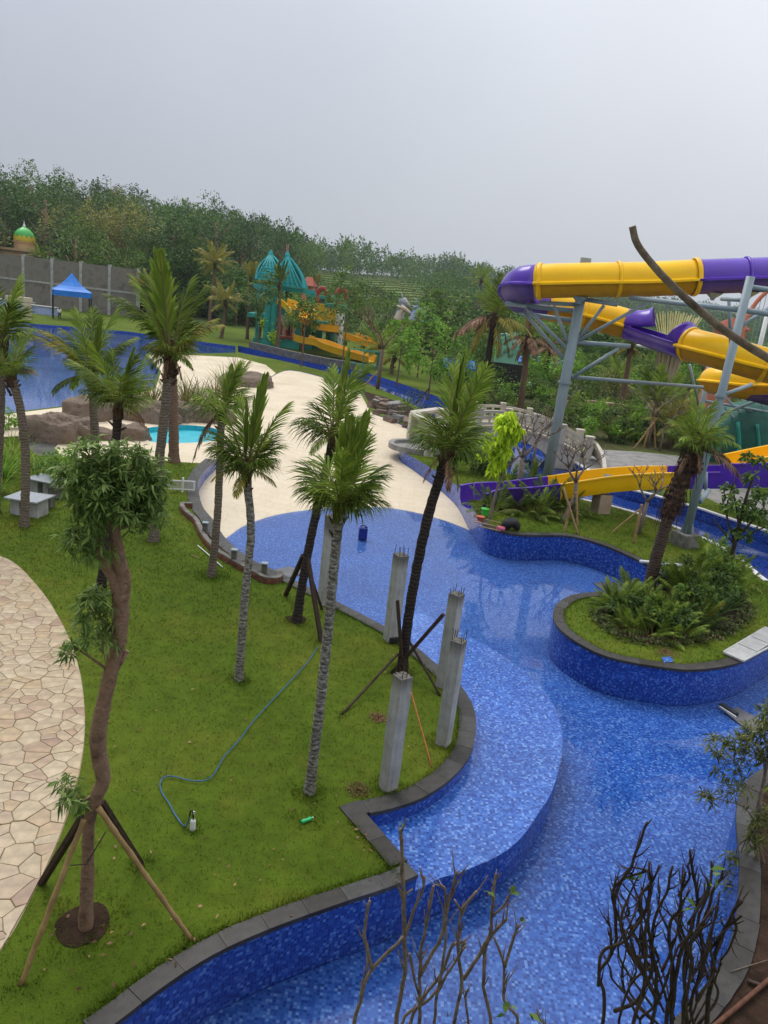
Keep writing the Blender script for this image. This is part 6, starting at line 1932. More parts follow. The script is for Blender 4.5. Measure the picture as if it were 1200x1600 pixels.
column('big slanting-looking steel column left of the open chute, braced to the purple tube bend', b1, t1, 0.25, [
    (q1(908, 467), q1(965, 476, -0.5), .10), (q1(843, 473), q1(906, 476), .09), (q1(790, 474, 1.2), q1(900, 486, 0.1), .11), (q1(812, 489, 2.5), q1(896, 501, 0.2), .10),
    (q1(822, 481, 0.8), q1(887, 546), .085), (q1(818, 487, 2.0), q1(880, 559, 0.2), .085), (q1(865, 478), q1(890, 542), .075), (q1(944, 477, -.3), q1(900, 534), .075), (q1(1017, 470, -0.6), q1(904, 532), .075),
    (q1(903, 535), q1(985, 541, -0.2), .10), (q1(897, 588), q1(967, 544, -0.2), .08), (q1(893, 589), q1(1098, 605, 3.0), .085)])
b2 = at(1068, 852); t2 = over(1173, 432, b2)
Y2 = b2.y
def q2(a, b, dy=0.0): return aty(a, b, Y2 + dy)
column('tall steel column on a stained footing between the island and the river', b2, t2, 0.17, [
    (q2(1128, 467, 2.0), q2(1163, 469), .08), (q2(1170, 448), q2(1240, 458, 1.0), .09), (q2(985, 465, 5.0), q2(1162, 485, 0.1), .10), (q2(1162, 485), q2(1260, 498, 0.4), .10), (q2(1155, 512), q2(1230, 462, 2.0), .075),
    (q2(1133, 616), q2(1174, 601, 1.0), .08), (q2(1094, 784), q2(1107, 766, .8), .10), (q2(1103, 738, .9), q2(1103, 766, .9), .07), (q2(1139, 470, 2.0), q2(1142, 540, 2.2), .07)], 0.55)
b3 = at(1080, 715); t3 = over(1109, 572, b3)
Y3 = b3.y
def q3(a, b, dy=0.0): return aty(a, b, Y3 + dy)
column('thin steel column behind the tall one, carrying a fan of pipes to the right', b3, t3, 0.17, [
    (q3(1110, 576), q3(1290, 640), .10), (q3(1109, 587), q3(1174, 601), .09), (q3(1106, 598), q3(1290, 634), .09), (q3(1103, 612), q3(1250, 632), .09), (q3(1136, 618, -1), q3(1290, 640, -1), .09), (q3(1098, 626), q3(1290, 660), .09),
    (q3(1100, 658, -.6), q3(1250, 600, -.6), .10), (q3(1134, 622), q3(1192, 678), .07), (q3(1132, 636), q3(1174, 688), .08), (q3(1092, 648), q3(1121, 626), .07), (q3(1078, 570, -1.5), q3(1092, 637), .08), (q3(1165, 640), q3(1250, 668), .07), (q3(1186, 620), q3(1200, 660), .06)])
b4 = at(1196, 722)
column('short steel post at the right edge behind the lower flume', b4, over(1203, 640, b4), 0.15, [])

# ================================================================== THE WHITE FOOTBRIDGE
ba, bb_ = at(655, 694), at(915, 724)
bd = (bb_ - ba); bl = bd.length; bu_ = bd.normalized(); bn = Vector((-bu_.y, bu_.x, 0))   # bn points away from the eye
br = thing('footbridge', 'cream arched footbridge with open balustrades over the lazy river', 'bridge', (ba + bb_) / 2)
bo_ = (ba + bb_) / 2
BW = 2.6
def dz(s): return 0.25 + 1.25 * (1 - (2 * s - 1) ** 2)
def az(s):
    k = max(0.0, 1 - ((s - 0.5) / 0.30) ** 2)
    return -0.5 + 1.45 * math.sqrt(k) if k > 0 else -0.5
def bp(s, off, z): return ba + bu_ * (s * bl) + bn * off + Vector((0, 0, z))
NS = 32
mb = MB(bo_)
for i in range(NS):
    s0, s1 = i / NS, (i + 1) / NS
    for off in (0, BW):
        q = [bp(s0, off, az(s0)), bp(s1, off, az(s1)), bp(s1, off, dz(s1) - 0.003), bp(s0, off, dz(s0) - 0.003)]
        mb.add(q, [(0, 1, 2, 3)] if off == 0 else [(3, 2, 1, 0)])
    mb.add([bp(s0, 0, az(s0)), bp(s0, BW, az(s0)), bp(s1, BW, az(s1)), bp(s1, 0, az(s1))], [(0, 1, 2, 3)])
mb.build('arch', MAT['bridge'], br)
mb = MB(bo_)
for i in range(NS):
    s0, s1 = i / NS, (i + 1) / NS
    mb.add([bp(s0, -0.08, dz(s0)), bp(s1, -0.08, dz(s1)), bp(s1, BW + 0.08, dz(s1)), bp(s0, BW + 0.08, dz(s0)), bp(s0, -0.08, dz(s0) + 0.14), bp(s1, -0.08, dz(s1) + 0.14), bp(s1, BW + 0.08, dz(s1) + 0.14), bp(s0, BW + 0.08, dz(s0) + 0.14)], [(4, 5, 6, 7), (0, 1, 5, 4), (2, 3, 7, 6), (3, 2, 1, 0)])
mb.build('deck', MAT['cream2'], br)
for off in (0.06, BW - 0.06):
    NP = 6
    for k in range(NP + 1):
        s = k / NP
        big = k in (0, NP)
        w = 0.42 if big else 0.30
        c_ = bp(s, off, 0); h0 = dz(s) + 0.10
        mb = MB(bo_); mb.box((c_.x, c_.y, h0 + (0.60 if big else 0.52)), (w, w, 1.25 if big else 1.08), rz=math.atan2(bu_.y, bu_.x))
        mb.box((c_.x, c_.y, h0 + (1.26 if big else 1.10)), (w * 1.2, w * 1.2, 0.09), rz=math.atan2(bu_.y, bu_.x))
        mb.build('baluster_post', MAT['bridge'], br)
    for k in range(NP):
        for zz, th in ((0.16, 0.16), (0.56, 0.10), (0.86, 0.15)):
            mb = MB(bo_)
            pts = [bp((k + 0.10 + 0.80 * j / 4) / NP, off, dz((k + 0.10 + 0.80 * j / 4) / NP) + 0.12 + zz) for j in range(5)]
            ribbon_pts = pts
            for j in range(4): mb.bar(pts[j], pts[j + 1] + (pts[j + 1] - pts[j]) * 0.02, 0.14, th)
            mb.build('rail', MAT['bridge'], br)
        for f in (0.36, 0.64):
            s = (k + f) / NP
            mb = MB(bo_); mb.bar(bp(s, off, dz(s) + 0.3), bp(s, off, dz(s) + 0.95), 0.12, 0.12); mb.build('upright', MAT['bridge'], br)
# curved wing wall going down at its right end
ww = catmull([bp(1.0, 0.06, 0), at(925, 716), at(938, 726), at(944, 740)], 6)
mb = MB(bo_)
for j in range(len(ww) - 1):
    h0 = 1.35 - 1.15 * j / (len(ww) - 1)
    mb.bar(ww[j] + Vector((0, 0, h0)), ww[j + 1] + Vector((0, 0, h0 - 0.06)), 0.22, 0.18)
    mb.bar(ww[j] + Vector((0, 0, h0 * 0.45)), ww[j + 1] + Vector((0, 0, h0 * 0.45 - 0.03)), 0.16, h0 * 0.5)
mb.build('wing_wall', MAT['bridge'], br)
# square cream frame at its left foot
lf = thing('gate_pier', 'cream masonry frame beside the stained beach at the foot of the footbridge', 'pier', at(648, 690))
for lb, (a, b), h in (('pier', (642, 690), 1.7), ('pier', (668, 712), 1.75), ('pier', (684, 682), 1.6)):
    c_ = at(a, b); mb = MB(at(648, 690)); mb.box((c_.x, c_.y, h / 2 - 0.05), (0.5, 0.5, h + 0.1), rz=0.3); ob = mb.build('pier', MAT['bridge'], lf); bevel(ob, 0.02, 1)
a_, b_, c_ = (at(642, 690), at(668, 712), at(684, 682))
for p, q in ((a_, b_), (a_, c_)):
    mb = MB(at(648, 690)); mb.bar(p + Vector((0, 0, 1.78)), q + Vector((0, 0, 1.78)), 0.55, 0.16); mb.build('lintel', MAT['bridge'], lf)
# ring of dark pebbles at its foot
mb = MB(at(648, 702))
mb.lathe(at(648, 702), [(1.55, 0.0), (1.55, 0.30), (1.25, 0.30), (1.20, 0.12), (0.02, 0.12)], 28, cap=False)
tag(mb.build('pebble_ring', MAT['stonepath']), 'round low stone-rimmed basin of grey pebbles at the beach edge by the cream frame', 'basin')

# ================================================================== PLANTED BEDS
def clump(label, base, n, L, mats=('palm',), kinds=('up', 'mid', 'out'), seed=0, cat='palm shrub', name='areca_palm', group=None, rad=0.25):
    rg = random.Random(seed)
    base = Vector(base)
    t = thing(name, label, cat, base, group)
    for i in range(n):
        a = rg.uniform(0, TAU); r = rad * math.sqrt(rg.random())
        o = link('frond', fr(rg.choice(kinds), rg.choice(mats), rg.randrange(2)), t, (r * math.cos(a), r * math.sin(a), -0.02), a, L * rg.uniform(0.7, 1.1))
        o.rotation_euler = (R(rg.uniform(-10, 10)), R(rg.uniform(-8, 8)), a)
    return t
def sword(label, base, n, L, mat, seed=0, name='strap_leaf_plant', cat='plant', group=None, w=0.03, spread=0.8):
    rg = random.Random(seed)
    base = Vector(base)
    mb = MB()
    for i in range(n):
        a = rg.uniform(0, TAU); r = rg.uniform(0, 0.16) * L
        l = L * rg.uniform(0.6, 1.1); th = rg.uniform(0.1, spread)
        s = Vector((math.cos(a) * r, math.sin(a) * r, 0))
        d = Vector((math.cos(a), math.sin(a), 0)); sd = Vector((-d.y, d.x, 0)) * w * rg.uniform(0.7, 1.2)
        prev = None
        P = []
        p = s
        for j in range(5):
            tt = th + j * 0.28 * rg.uniform(0.6, 1.2)
            P.append(p)
            p = p + (d * math.sin(tt) + UPZ * math.cos(tt)) * l / 4
        vs = []
        for j, p in enumerate(P):
            k = (0.6, 1, 0.9, 0.6, 0.05)[j]
            vs += [p + sd * k, p - sd * k]
        mb.add(vs, [(j * 2, j * 2 + 1, j * 2 + 3, j * 2 + 2) for j in range(4)])
    o = mb.build(name, MAT[mat])
    o.location = base
    return tag(o, label, cat, group)
isl = [((985, 984), 12, 1.1, ('palm',)), ((1022, 992), 12, 1.1, ('palm',)), ((1055, 994), 12, 1.0, ('palm', 'palm_lt')), ((965, 950), 15, 1.25, ('palm', 'palm_lt')), ((1000, 965), 16, 1.35, ('palm',)), ((1035, 975), 16, 1.35, ('palm', 'palm_lt')), ((990, 930), 12, 1.2, ('palm',)), ((1068, 940), 16, 1.8, ('palm_lt', 'palm')), ((1098, 915), 16, 1.8, ('palm',)), ((1130, 905), 14, 1.7, ('palm', 'palm_lt')), ((1085, 970), 12, 1.25, ('palm_yl', 'palm')), ((1150, 930), 10, 1.4, ('palm',)), ((1110, 880), 10, 1.4, ('palm_lt',))]
isl_l = ['front areca clump nearest the blue tile sheet, left of two', 'front areca clump above the worn patch of turf', 'front areca clump next to the strap-leaved plants', 'feathery areca clump at the left tip of the island bed', 'dense areca clump below the shaggy palm, second from the left tip', 'areca clump spilling to the front of the island bed', 'low areca clump behind the shaggy palm trunk', 'tall yellow-green areca in the middle of the island bed', 'tall dark areca clump before the slide column footing', 'areca clump at the foot of the dark-leaved island tree', 'yellowing low areca in front of the tall one', 'small areca at the right end of the island bed', 'bright areca at the back of the island bed near the river']
for i, ((p, n, L, ms), lb) in enumerate(zip(isl, isl_l)):
    clump(lb, at(*p), int(n * 1.8), L * 0.76, ms + ('palm_lt',), ('up', 'up', 'mid', 'out'), 60 + i, group='areca palms on the island')
for i, p in enumerate(((1060, 985), (1078, 983), (1096, 975), (1115, 965), (1105, 985), (1132, 955), (1120, 945), (1145, 950))):
    sword('dark strap-leaved plant in the front right of the island bed', at(*p), 26, 0.85, 'leaf_dark', 80 + i, group='strap-leaved plants on the island')
ISL_SHRUBS = [((975, 966), 0.9, 0.55, 'leaf_dark'), ((1012, 978), 0.9, 0.6, 'leaf_mid'), ((1045, 985), 0.8, 0.5, 'leaf_dark'), ((1078, 962), 1.1, 0.65, 'leaf_mid'), ((1105, 950), 1.2, 0.7, 'leaf_dark'), ((1135, 935), 1.1, 0.65, 'leaf_mid'), ((1060, 925), 1.3, 0.7, 'leaf_dark'), ((1120, 912), 1.4, 0.7, 'leaf_mid')]
ISL_WHERE = ('dark, at the left behind the front arecas', 'below the foot of the shaggy palm', 'dark, just above the blue tile sheet', 'in the middle of the bed', 'dark, beside the strap-leaved plants', 'at the right end of the bed', 'dark, right behind the shaggy palm', 'by the dark-stemmed island tree')
for i, (p, h_, r_, m_) in enumerate(ISL_SHRUBS):
    broad_tree('dense leafy shrub in the island bed, ' + ISL_WHERE[i], at(*p), h_, r_, m_, 'shrub', 'shrub', 'leafy shrubs on the island', 950 + i, 0.13, 0.02, MAT['twig'], 0.06, 60, 14, nlimb=3)
# low ground cover that rings the bed
ring = catmull(px((928, 958), (946, 982), (972, 998), (1005, 1005), (1045, 1009), (1085, 1004), (1125, 992), (1158, 974), (1172, 950)), 6)
pts = []
for p in resample(ring, 0.055):
    for k in range(8): pts.append((p.x + rnd.uniform(-.22, .22), p.y + rnd.uniform(-.2, .24), rnd.uniform(0.01, 0.15)))
P_ = np.array(pts)
L_ = ng.uniform(0.07, 0.14, len(P_))
V, Fq = leaf_arrays(P_, rand_dirs(len(P_), 0.7), L_, L_ * 0.35)
tag(link('ground_cover', fast_mesh('ground_cover', V, Fq, MAT['cover'])), 'reddish green ground cover edging the island bed', 'ground cover', None, 'stuff')

# hedge of arecas under the lower flume and by its mouth
for i, (p, n, L, lb) in enumerate((((770, 800), 16, 1.4, 'small areca by the purple flume mouth, next to the lime pot'), ((812, 798), 20, 1.5, 'areca under the lower flume, left of the yellow section'), ((848, 800), 20, 1.6, 'areca under the joint of the purple and yellow flume'), ((835, 806), 16, 1.35, 'front areca under the lower flume'), ((880, 800), 18, 1.5, 'areca behind the bamboo tripod under the yellow flume'), ((792, 765), 10, 1.2, 'low areca behind the purple flume by the river'), ((830, 752), 10, 1.1, 'dark areca at the foot of the big steel column'))):
    clump(lb, at(*p), n, L, ('palm', 'palm_lt') if i % 2 else ('palm',), ('up', 'mid', 'out'), 90 + i, group='arecas along the lower flume')
# lemon grass and shrubs on the left
for i, (p, n, L) in enumerate((((8, 745), 60, 1.5), ((40, 735), 60, 1.4), ((70, 735), 55, 1.3), ((18, 720), 50, 1.5), ((95, 738), 55, 1.3), ((55, 755), 50, 1.2), ((0, 770), 50, 1.3), ((125, 742), 50, 1.2))):
    sword('tuft of tall bright lemon grass left of the crooked tree, behind the granite tables', at(*p), n, L, 'palm_lt' if i % 2 else 'leaf_bright', 110 + i, 'lemon_grass', 'grass tuft', 'lemon grass tufts behind the tables', 0.022, 0.9)
# ================================================================== MIDDLE DISTANCE: SHRUBS AND YOUNG TREES
def shrub(label, base, h, rad, mat, seed, group=None, name='shrub', cat='shrub', leaf=None, nclump=46, per=12, key=None):
    return broad_tree(label, base, h, rad, mat, cat, name, group, seed, leaf or 0.16, 0.03, MAT['twig'], 0.08, nclump, per, nlimb=4, key=key)
shrub('dark rounded bush beside the far granite table', at(98, 766), 1.5, 0.9, 'leaf_mid', 1, leaf=0.13)
shrub('bush with pale green leaves below the shaded part of the rocks, behind the crooked tree', at(140, 770), 1.9, 1.2, 'leaf_bright', 2, leaf=0.16)
shrub('small leafy bush at the picture edge above the slate apron', at(14, 672), 1.4, 0.9, 'leaf_bright', 3, leaf=0.14)
shrub('yellow flowering bush in front of the turquoise tower', at(413, 540), 3.2, 2.2, 'leaf_lime', 4, leaf=0.3)
# young trees with props between beach and river
def young(label, base, h, rad, mat, seed, props=3, clear=0.45, **k):
    t = broad_tree(label, base, h, rad, mat, 'young tree', 'young_tree', None, seed, k.pop('leaf', 0.22), k.pop('tr', 0.10), MAT[k.pop('bark', 'trunk_red')], clear, k.pop('nclump', 60), 12, nlimb=4, **k)
    return t
young('young tree with bushy top propped at the river bank before the yellow slide', at(470, 573), 7.4, 2.0, 'leaf_mid', 11, leaf=0.34, nclump=100)
young('taller tree with two stacked leaf balls right of the tower, on the river bank', at(535, 565), 10.5, 2.4, 'leaf_mid', 12, leaf=0.34, nclump=110)
young('young tree with narrow top beside the tower, left of its front leg', at(402, 545), 9.6, 2.2, 'leaf_mid', 13, leaf=0.34, nclump=100)
young('young tree with pale new leaves just beyond the river, near the tower slide', at(620, 600), 7.4, 1.5, 'leaf_bright', 14, leaf=0.3, clear=0.15, crown_h=6.2)
young('young tree with bright crown above the far river wall', at(668, 622), 5.4, 1.6, 'leaf_bright', 15, leaf=0.26)
young('tall bright leafy tree behind the river, left of the leaning pool-edge palm', at(652, 590), 8.0, 2.6, 'leaf_bright', 16, leaf=0.4, clear=0.2)
young('low wide bright tree between the river and the animal statues', at(690, 585), 8.0, 3.0, 'leaf_bright', 17, leaf=0.45, clear=0.15)
shrub('rounded dark shrub at the cream masonry frame on the river bank', at(655, 660), 2.2, 1.4, 'leaf_dark', 18)
shrub('dark leafy tree heap in front of the yellow lower slide', at(530, 552), 7.5, 4.2, 'leaf_mid', 19, leaf=0.5, nclump=80)
shrub('bush with pale leaf sprays by the yellow slide foot', at(575, 560), 4.5, 3.0, 'leaf_mid', 20, leaf=0.4)
# lime young tree by the flume mouth
lt = at(765, 812)
t = thing('lime_tree', 'young tree with drooping lime-yellow leaves leaning over the flume mouth', 'young tree', lt)
def LT(a, b, k=0.0): return over(a, b, lt, k)
mb = MB(lt)
mb.tube(catmull([lt + Vector((0, 0, -.1)), LT(770, 790), LT(778, 760), LT(790, 735), LT(805, 718), LT(822, 705)], 4), [0.075 - 0.0022 * i for i in range(21)], 7)
mb.tube(catmull([LT(805, 718), LT(793, 700), LT(796, 670), LT(795, 650)], 4), [0.045 - 0.002 * i for i in range(13)], 6)
mb.tube(catmull([LT(795, 727), LT(786, 715), LT(780, 690)], 4), [0.03 - 0.002 * i for i in range(9)], 6)
mb.tube(catmull([LT(822, 705), LT(815, 670), LT(820, 640)], 4), [0.04 - 0.002 * i for i in range(9)], 6)
mb.build('trunk', MAT['twig'], t, True)
sc_l = 34 / F
def lb_(a, b, ra, rb, n): return (LT(a, b), (ra * sc_l, ra * sc_l, rb * sc_l), n)
whorls('crown', [lb_(794, 655, 18, 18, 40), lb_(800, 676, 18, 12, 26), lb_(784, 700, 14, 16, 30), lb_(778, 722, 9, 14, 16), lb_(770, 735, 8, 8, 9)], 0.27, 9, 'leaf_lime', t, lt, 51, 0.27, 0.9, 0.5)
whorls('crown', [lb_(765, 690, 18, 14, 16), lb_(757, 706, 12, 10, 10)], 0.24, 8, 'leaf_lime', t, lt, 52, 0.25, 0.6)
# bare or sparse trees with bamboo tripods
def bare_tree(label, base, h, spread, seed, n=14, mat='twig', r0=0.09, leaves=None, leaf=0.12, nl=90):
    rg = random.Random(seed)
    base = Vector(base)
    t = thing('bare_tree', label, 'tree', base)
    mb = MB()
    fork_ = Vector((rg.uniform(-.1, .1), 0, h * 0.42))
    mb.tube([Vector((0, 0, -.1)), Vector((rg.uniform(-.06, .06), 0, h * .2)), fork_], [r0 * 1.1, r0, r0 * .85], 7)
    tips = []
    def grow(p, d, l, r, lev):
        q = p + d * l
        m_ = p.lerp(q, .5) + Vector((rg.uniform(-1, 1), rg.uniform(-1, 1), rg.uniform(-.3, .6))) * l * .10
        mb.tube([p, m_, q], [r, r * .85, r * .65], 5)
        if lev == 0: tips.append(q); return
        for _ in range(rg.choice((2, 2, 3))):
            a = rg.uniform(0, TAU)
            nd = (d + Vector((math.cos(a), math.sin(a), rg.uniform(-.1, .7))) * 0.75).normalized()
            grow(q, nd, l * rg.uniform(.6, .9), r * .62, lev - 1)
    for i in range(3):
        a = TAU * i / 3 + rg.uniform(0, 1)
        grow(fork_, Vector((math.cos(a) * .7, math.sin(a) * .7, .9)).normalized(), h * .20, r0 * .6, 3)
    mb.build('branches', MAT[mat], t, True)
    if leaves:
        P = np.array([list(tips[i % len(tips)]) for i in range(nl)]) + ng.normal(0, 0.12, (nl, 3))
        L = ng.uniform(.7, 1.3, nl) * leaf
        V, Fq = leaf_arrays(P, rand_dirs(nl, .3), L, L * .3)
        link('leaves', fast_mesh('leaves', V, Fq, MAT[leaves]), t)
    return t
bare_tree('bare frangipani in a bamboo tripod on the peninsula, before the yellow flume', at(893, 806), 3.6, 1.2, 1, r0=0.11)
bare_tree('small bare frangipani tied to a bamboo stake left of the stained footing', at(997, 835), 3.4, 1.2, 2, r0=0.09)
bare_tree('grey leafless tree behind the bright lime tree at the bridge', at(808, 775), 4.4, 1.5, 3, r0=0.12)
bare_tree('brown leafless tree with fine twigs before the bridge arch', at(832, 735), 4.0, 1.4, 4, r0=0.08, leaves='leaf_olive', nl=200)
bare_tree('pale bare tree beside the big steel column, above the bridge', at(868, 690), 5.0, 1.5, 5, r0=0.09, leaves='leaf_olive', nl=160)
bare_tree('tall bare reddish tree on the river bank left of the bright trees', at(590, 608), 8.6, 2, 6, mat='trunk_red', r0=0.17)
bare_tree('leafless tree with crossing stakes behind the quay path', at(1012, 700), 5.2, 1.6, 7, r0=0.10)
bare_tree('sparse thin tree at the right of the crossing stakes', at(1030, 705), 4.0, 1.2, 8, r0=0.07, leaves='leaf_olive', nl=200)
for lb, a, b, k in (('pale bamboo stake of the tripod on the peninsula, leaning right', (903, 835), (880, 762), .05), ('bamboo stake of the tripod on the peninsula, nearest the flume footing', (902, 822), (901, 768), .05), ('thick grey stake of the tripod slanting to the left foot', (878, 817), (900, 770), .07), ('short bamboo stake at the left of the tripod', (882, 830), (890, 795), .05)):
    bq = at(*a); pole(lb, bq, over(b[0], b[1], bq, 0.3), k, k, MAT['bamboo'] if 'bamboo' in lb else MAT['twig'], nodes=1)
bq = at(990, 848); pole('bamboo stake tied to the small frangipani', bq, over(1003, 788, bq, .2), .06, .05, MAT['bamboo'], nodes=1)
bq = at(956, 832); pole('thin slanting bamboo prop left of the small frangipani', bq, over(1000, 795, bq, .6), .03, .03, MAT['bamboo'], nodes=1)
bq = at(716, 640 + 15); 
for lb, a, b in (('dark prop slanting from the orange-fronded palm', (797, 660), (757, 600)), ('pole propping the bare reddish tree from the beach side', (566, 606), (590, 580)), ('dark pole slanting up beside the young bright tree at the river', (650, 630), (672, 605)), ('bamboo stake crossing before the leafless tree on the quay', (990, 702), (1022, 660)), ('second bamboo stake crossing before the leafless tree on the quay', (1005, 700), (1025, 640)), ('upright bamboo pole right of the crossing stakes', (1024, 702), (1022, 650))):
    bq = at(*a); pole(lb, bq, over(b[0], b[1], bq, 0.3), .07, .06, MAT['darkwood'] if 'dark' in lb else MAT['bamboo'], nodes=0 if 'dark' in lb else 1)
# island tree at the right edge
it = at(1138, 900)
t = thing('island_tree', 'dark-stemmed small tree with whorled leaves at the right end of the island', 'tree', it)
def IT(a, b, k=0.0): return over(a, b, it, k)
mb = MB(it)
mb.tube(catmull([it + Vector((0, 0, -.1)), IT(1140, 880), IT(1148, 850), IT(1152, 830), IT(1160, 800), IT(1168, 770), IT(1178, 745)], 3), [0.10 - 0.0035 * i for i in range(19)], 7)
for q in (((1148, 850), (1125, 825), (1115, 810)), ((1150, 845), (1180, 830), (1200, 822)), ((1155, 825), (1150, 790), (1145, 765)), ((1152, 838), (1175, 815), (1195, 790)), ((1160, 800), (1180, 780), (1205, 770)), ((1148, 848), (1135, 800), (1148, 750), (1165, 715))):
    mb.tube(catmull([IT(*p) for p in q], 3), [0.045 - 0.004 * i for i in range(3 * (len(q) - 1) + 1)], 6)
mb.build('branches', MAT['darktwig'], t, True)
si = 26 / F
whorls('crown', [(IT(a, b), (ra * si, ra * si, rb * si), n) for a, b, ra, rb, n in ((1150, 790, 26, 14, 26), (1178, 800, 24, 18, 26), (1190, 775, 22, 16, 18), (1140, 765, 16, 10, 10), (1175, 745, 14, 10, 8), (1165, 715, 14, 8, 7), (1185, 720, 14, 10, 8), (1205, 820, 20, 14, 14), (1160, 830, 26, 10, 12))], 0.26, 9, 'leaf_mid', t, it, 61, 0.17, 0.4)
# thicket between bridge, columns and quay: each bush on its own
thick = [(762, 640, 2.6, 1.7), (790, 612, 3.0, 2.0), (830, 610, 3.4, 2.2), (848, 650, 2.6, 1.6), (905, 655, 3.2, 2.0), (930, 640, 3.4, 2.1), (955, 660, 3.0, 1.9), (985, 655, 3.2, 2.0), (920, 685, 2.6, 1.7), (950, 690, 2.6, 1.7), (985, 690, 2.4, 1.6), (1010, 670, 3.0, 1.8), (1048, 690, 2.8, 1.8), (1065, 660, 3.4, 2.2), (870, 640, 3.2, 2.0), (900, 620, 3.6, 2.3), (940, 610, 3.8, 2.4), (975, 620, 3.6, 2.3), (1040, 640, 3.4, 2.2), (1075, 690, 2.6, 1.7), (735, 618, 2.8, 1.8), (712, 600, 3.2, 2.1), (810, 585, 3.8, 2.4), (880, 600, 3.6, 2.3), (1000, 600, 3.6, 2.4), (1140, 690, 2.6, 1.8), (1170, 705, 2.4, 1.7), (1120, 705, 2.4, 1.6), (1190, 690, 2.6, 1.8), (740, 660, 2.2, 1.4), (728, 690, 2.0, 1.2), (712, 706, 1.8, 1.1), (775, 700, 1.8, 1.1), (760, 735, 1.7, 1.0), (735, 738, 1.6, 0.9), (775, 625, 3.2, 2.2), (805, 600, 3.4, 2.2), (850, 615, 3.4, 2.2), (885, 660, 3.0, 2.0), (890, 585, 4.0, 2.6), (930, 595, 4.0, 2.6), (960, 590, 4.0, 2.6), (1020, 580, 4.0, 2.6), (1060, 610, 4.0, 2.6), (1095, 650, 3.4, 2.2), (1130, 672, 3.2, 2.1), (1165, 672, 3.2, 2.1), (1205, 670, 3.2, 2.2), (1110, 620, 4.0, 2.6), (1000, 630, 3.6, 2.4), (955, 625, 3.6, 2.4), (920, 668, 2.8, 1.9), (965, 675, 2.8, 1.9), (1000, 688, 2.4, 1.8), (1040, 695, 2.2, 1.7), (775, 600, 3.4, 2.2), (740, 600, 3.4, 2.2), (835, 590, 3.6, 2.4), (815, 640, 2.8, 1.9), (850, 668, 2.4, 1.6), (788, 588, 3.4, 2.2), (812, 584, 3.6, 2.4), (800, 576, 4.0, 2.6)]
tm = ['leaf_mid', 'leaf_bright', 'leaf_mid', 'leaf_dark', 'leaf_bright']
for i, (a, b, h, r) in enumerate(thick):
    m_ = tm[(i * 7) % 5]
    shrub('leafy bush in the thicket between the footbridge and the slide columns', at(a, b), h * 0.95, r * 1.12, m_, 200 + i, 'bushes of the thicket behind the bridge', leaf=0.24, nclump=50, per=14, key='b%d' % (i % 3))
for i, (a, b, n, L, m_) in enumerate(((915, 640, 9, 3.0, 'palm'), (1060, 640, 9, 3.2, 'palm_lt'), (880, 575, 8, 3.6, 'palm'), (1030, 655, 10, 3.6, 'palm_lt'), (950, 575, 8, 3.4, 'palm_yl'), (1090, 700, 8, 2.2, 'palm_lt'), (1000, 640, 9, 3.2, 'palm'), (800, 560, 8, 3.2, 'palm_lt'), (935, 655, 9, 2.8, 'palm_lt'), (985, 665, 9, 2.6, 'palm_lt'), (905, 600, 9, 3.4, 'palm_lt'), (975, 590, 9, 3.4, 'palm_yl'), (1020, 610, 9, 3.6, 'palm_lt'), (1075, 655, 9, 3.0, 'palm_yl'), (870, 655, 8, 2.6, 'palm_lt'), (1110, 680, 8, 2.4, 'palm_lt'), (960, 688, 9, 2.2, 'palm_lt'), (1140, 690, 8, 2.4, 'palm'), (845, 625, 8, 2.8, 'palm'), (755, 630, 8, 2.8, 'palm_lt'))):
    clump('fan of feathery palm leaves rising from the thicket behind the bridge', at(a, b), n, L, (m_,), ('up', 'mid', 'out'), 300 + i, group='palm clumps in the thicket', rad=0.4)

rg = random.Random(5)
for i, (a, b, h, r, m_, lb) in enumerate(((760, 598, 4.6, 2.4, 'leaf_mid', 'round-headed tree in the grove right of the orange-fronded palm'), (835, 570, 5.0, 2.6, 'leaf_bright', 'bright tree in the grove just left of the big steel column'), (872, 592, 5.2, 2.8, 'leaf_mid', 'tree in the grove right behind the big steel column'), (910, 575, 5.0, 2.8, 'leaf_bright', 'light green tree in the grove under the left part of the open chute'), (945, 560, 5.4, 3.0, 'leaf_mid', 'tree in the grove below the middle of the open chute'), (1005, 560, 5.0, 2.8, 'leaf_mid', 'tree in the grove left of the straw column'), (905, 625, 4.2, 2.2, 'leaf_mid', 'small tree in the grove above the long thin brace'), (950, 645, 4.0, 2.2, 'leaf_olive', 'olive tree in the grove below the long thin brace'), (1070, 625, 4.6, 2.4, 'leaf_bright', 'bright tree in the grove before the thin column'), (1120, 600, 5.0, 2.8, 'leaf_mid', 'tree in the grove behind the fan of pipes'), (1180, 630, 4.4, 2.4, 'leaf_mid', 'tree in the grove at the right edge beyond the pipes'), (735, 575, 5.6, 3.0, 'leaf_bright', 'lush light tree behind the loungers left of the orange-fronded palm'), (780, 560, 5.6, 2.8, 'leaf_mid', 'tree in the grove in front of the mint lattice'), (700, 612, 4.4, 2.2, 'leaf_bright', 'leafy light tree at the far river bank behind the split palm'))):
    broad_tree(lb, at(a, b), h, r, m_, 'tree', 'grove_tree', None, 900 + i, 0.26, 0.09, None, 0.2, 80, 15, nlimb=5)
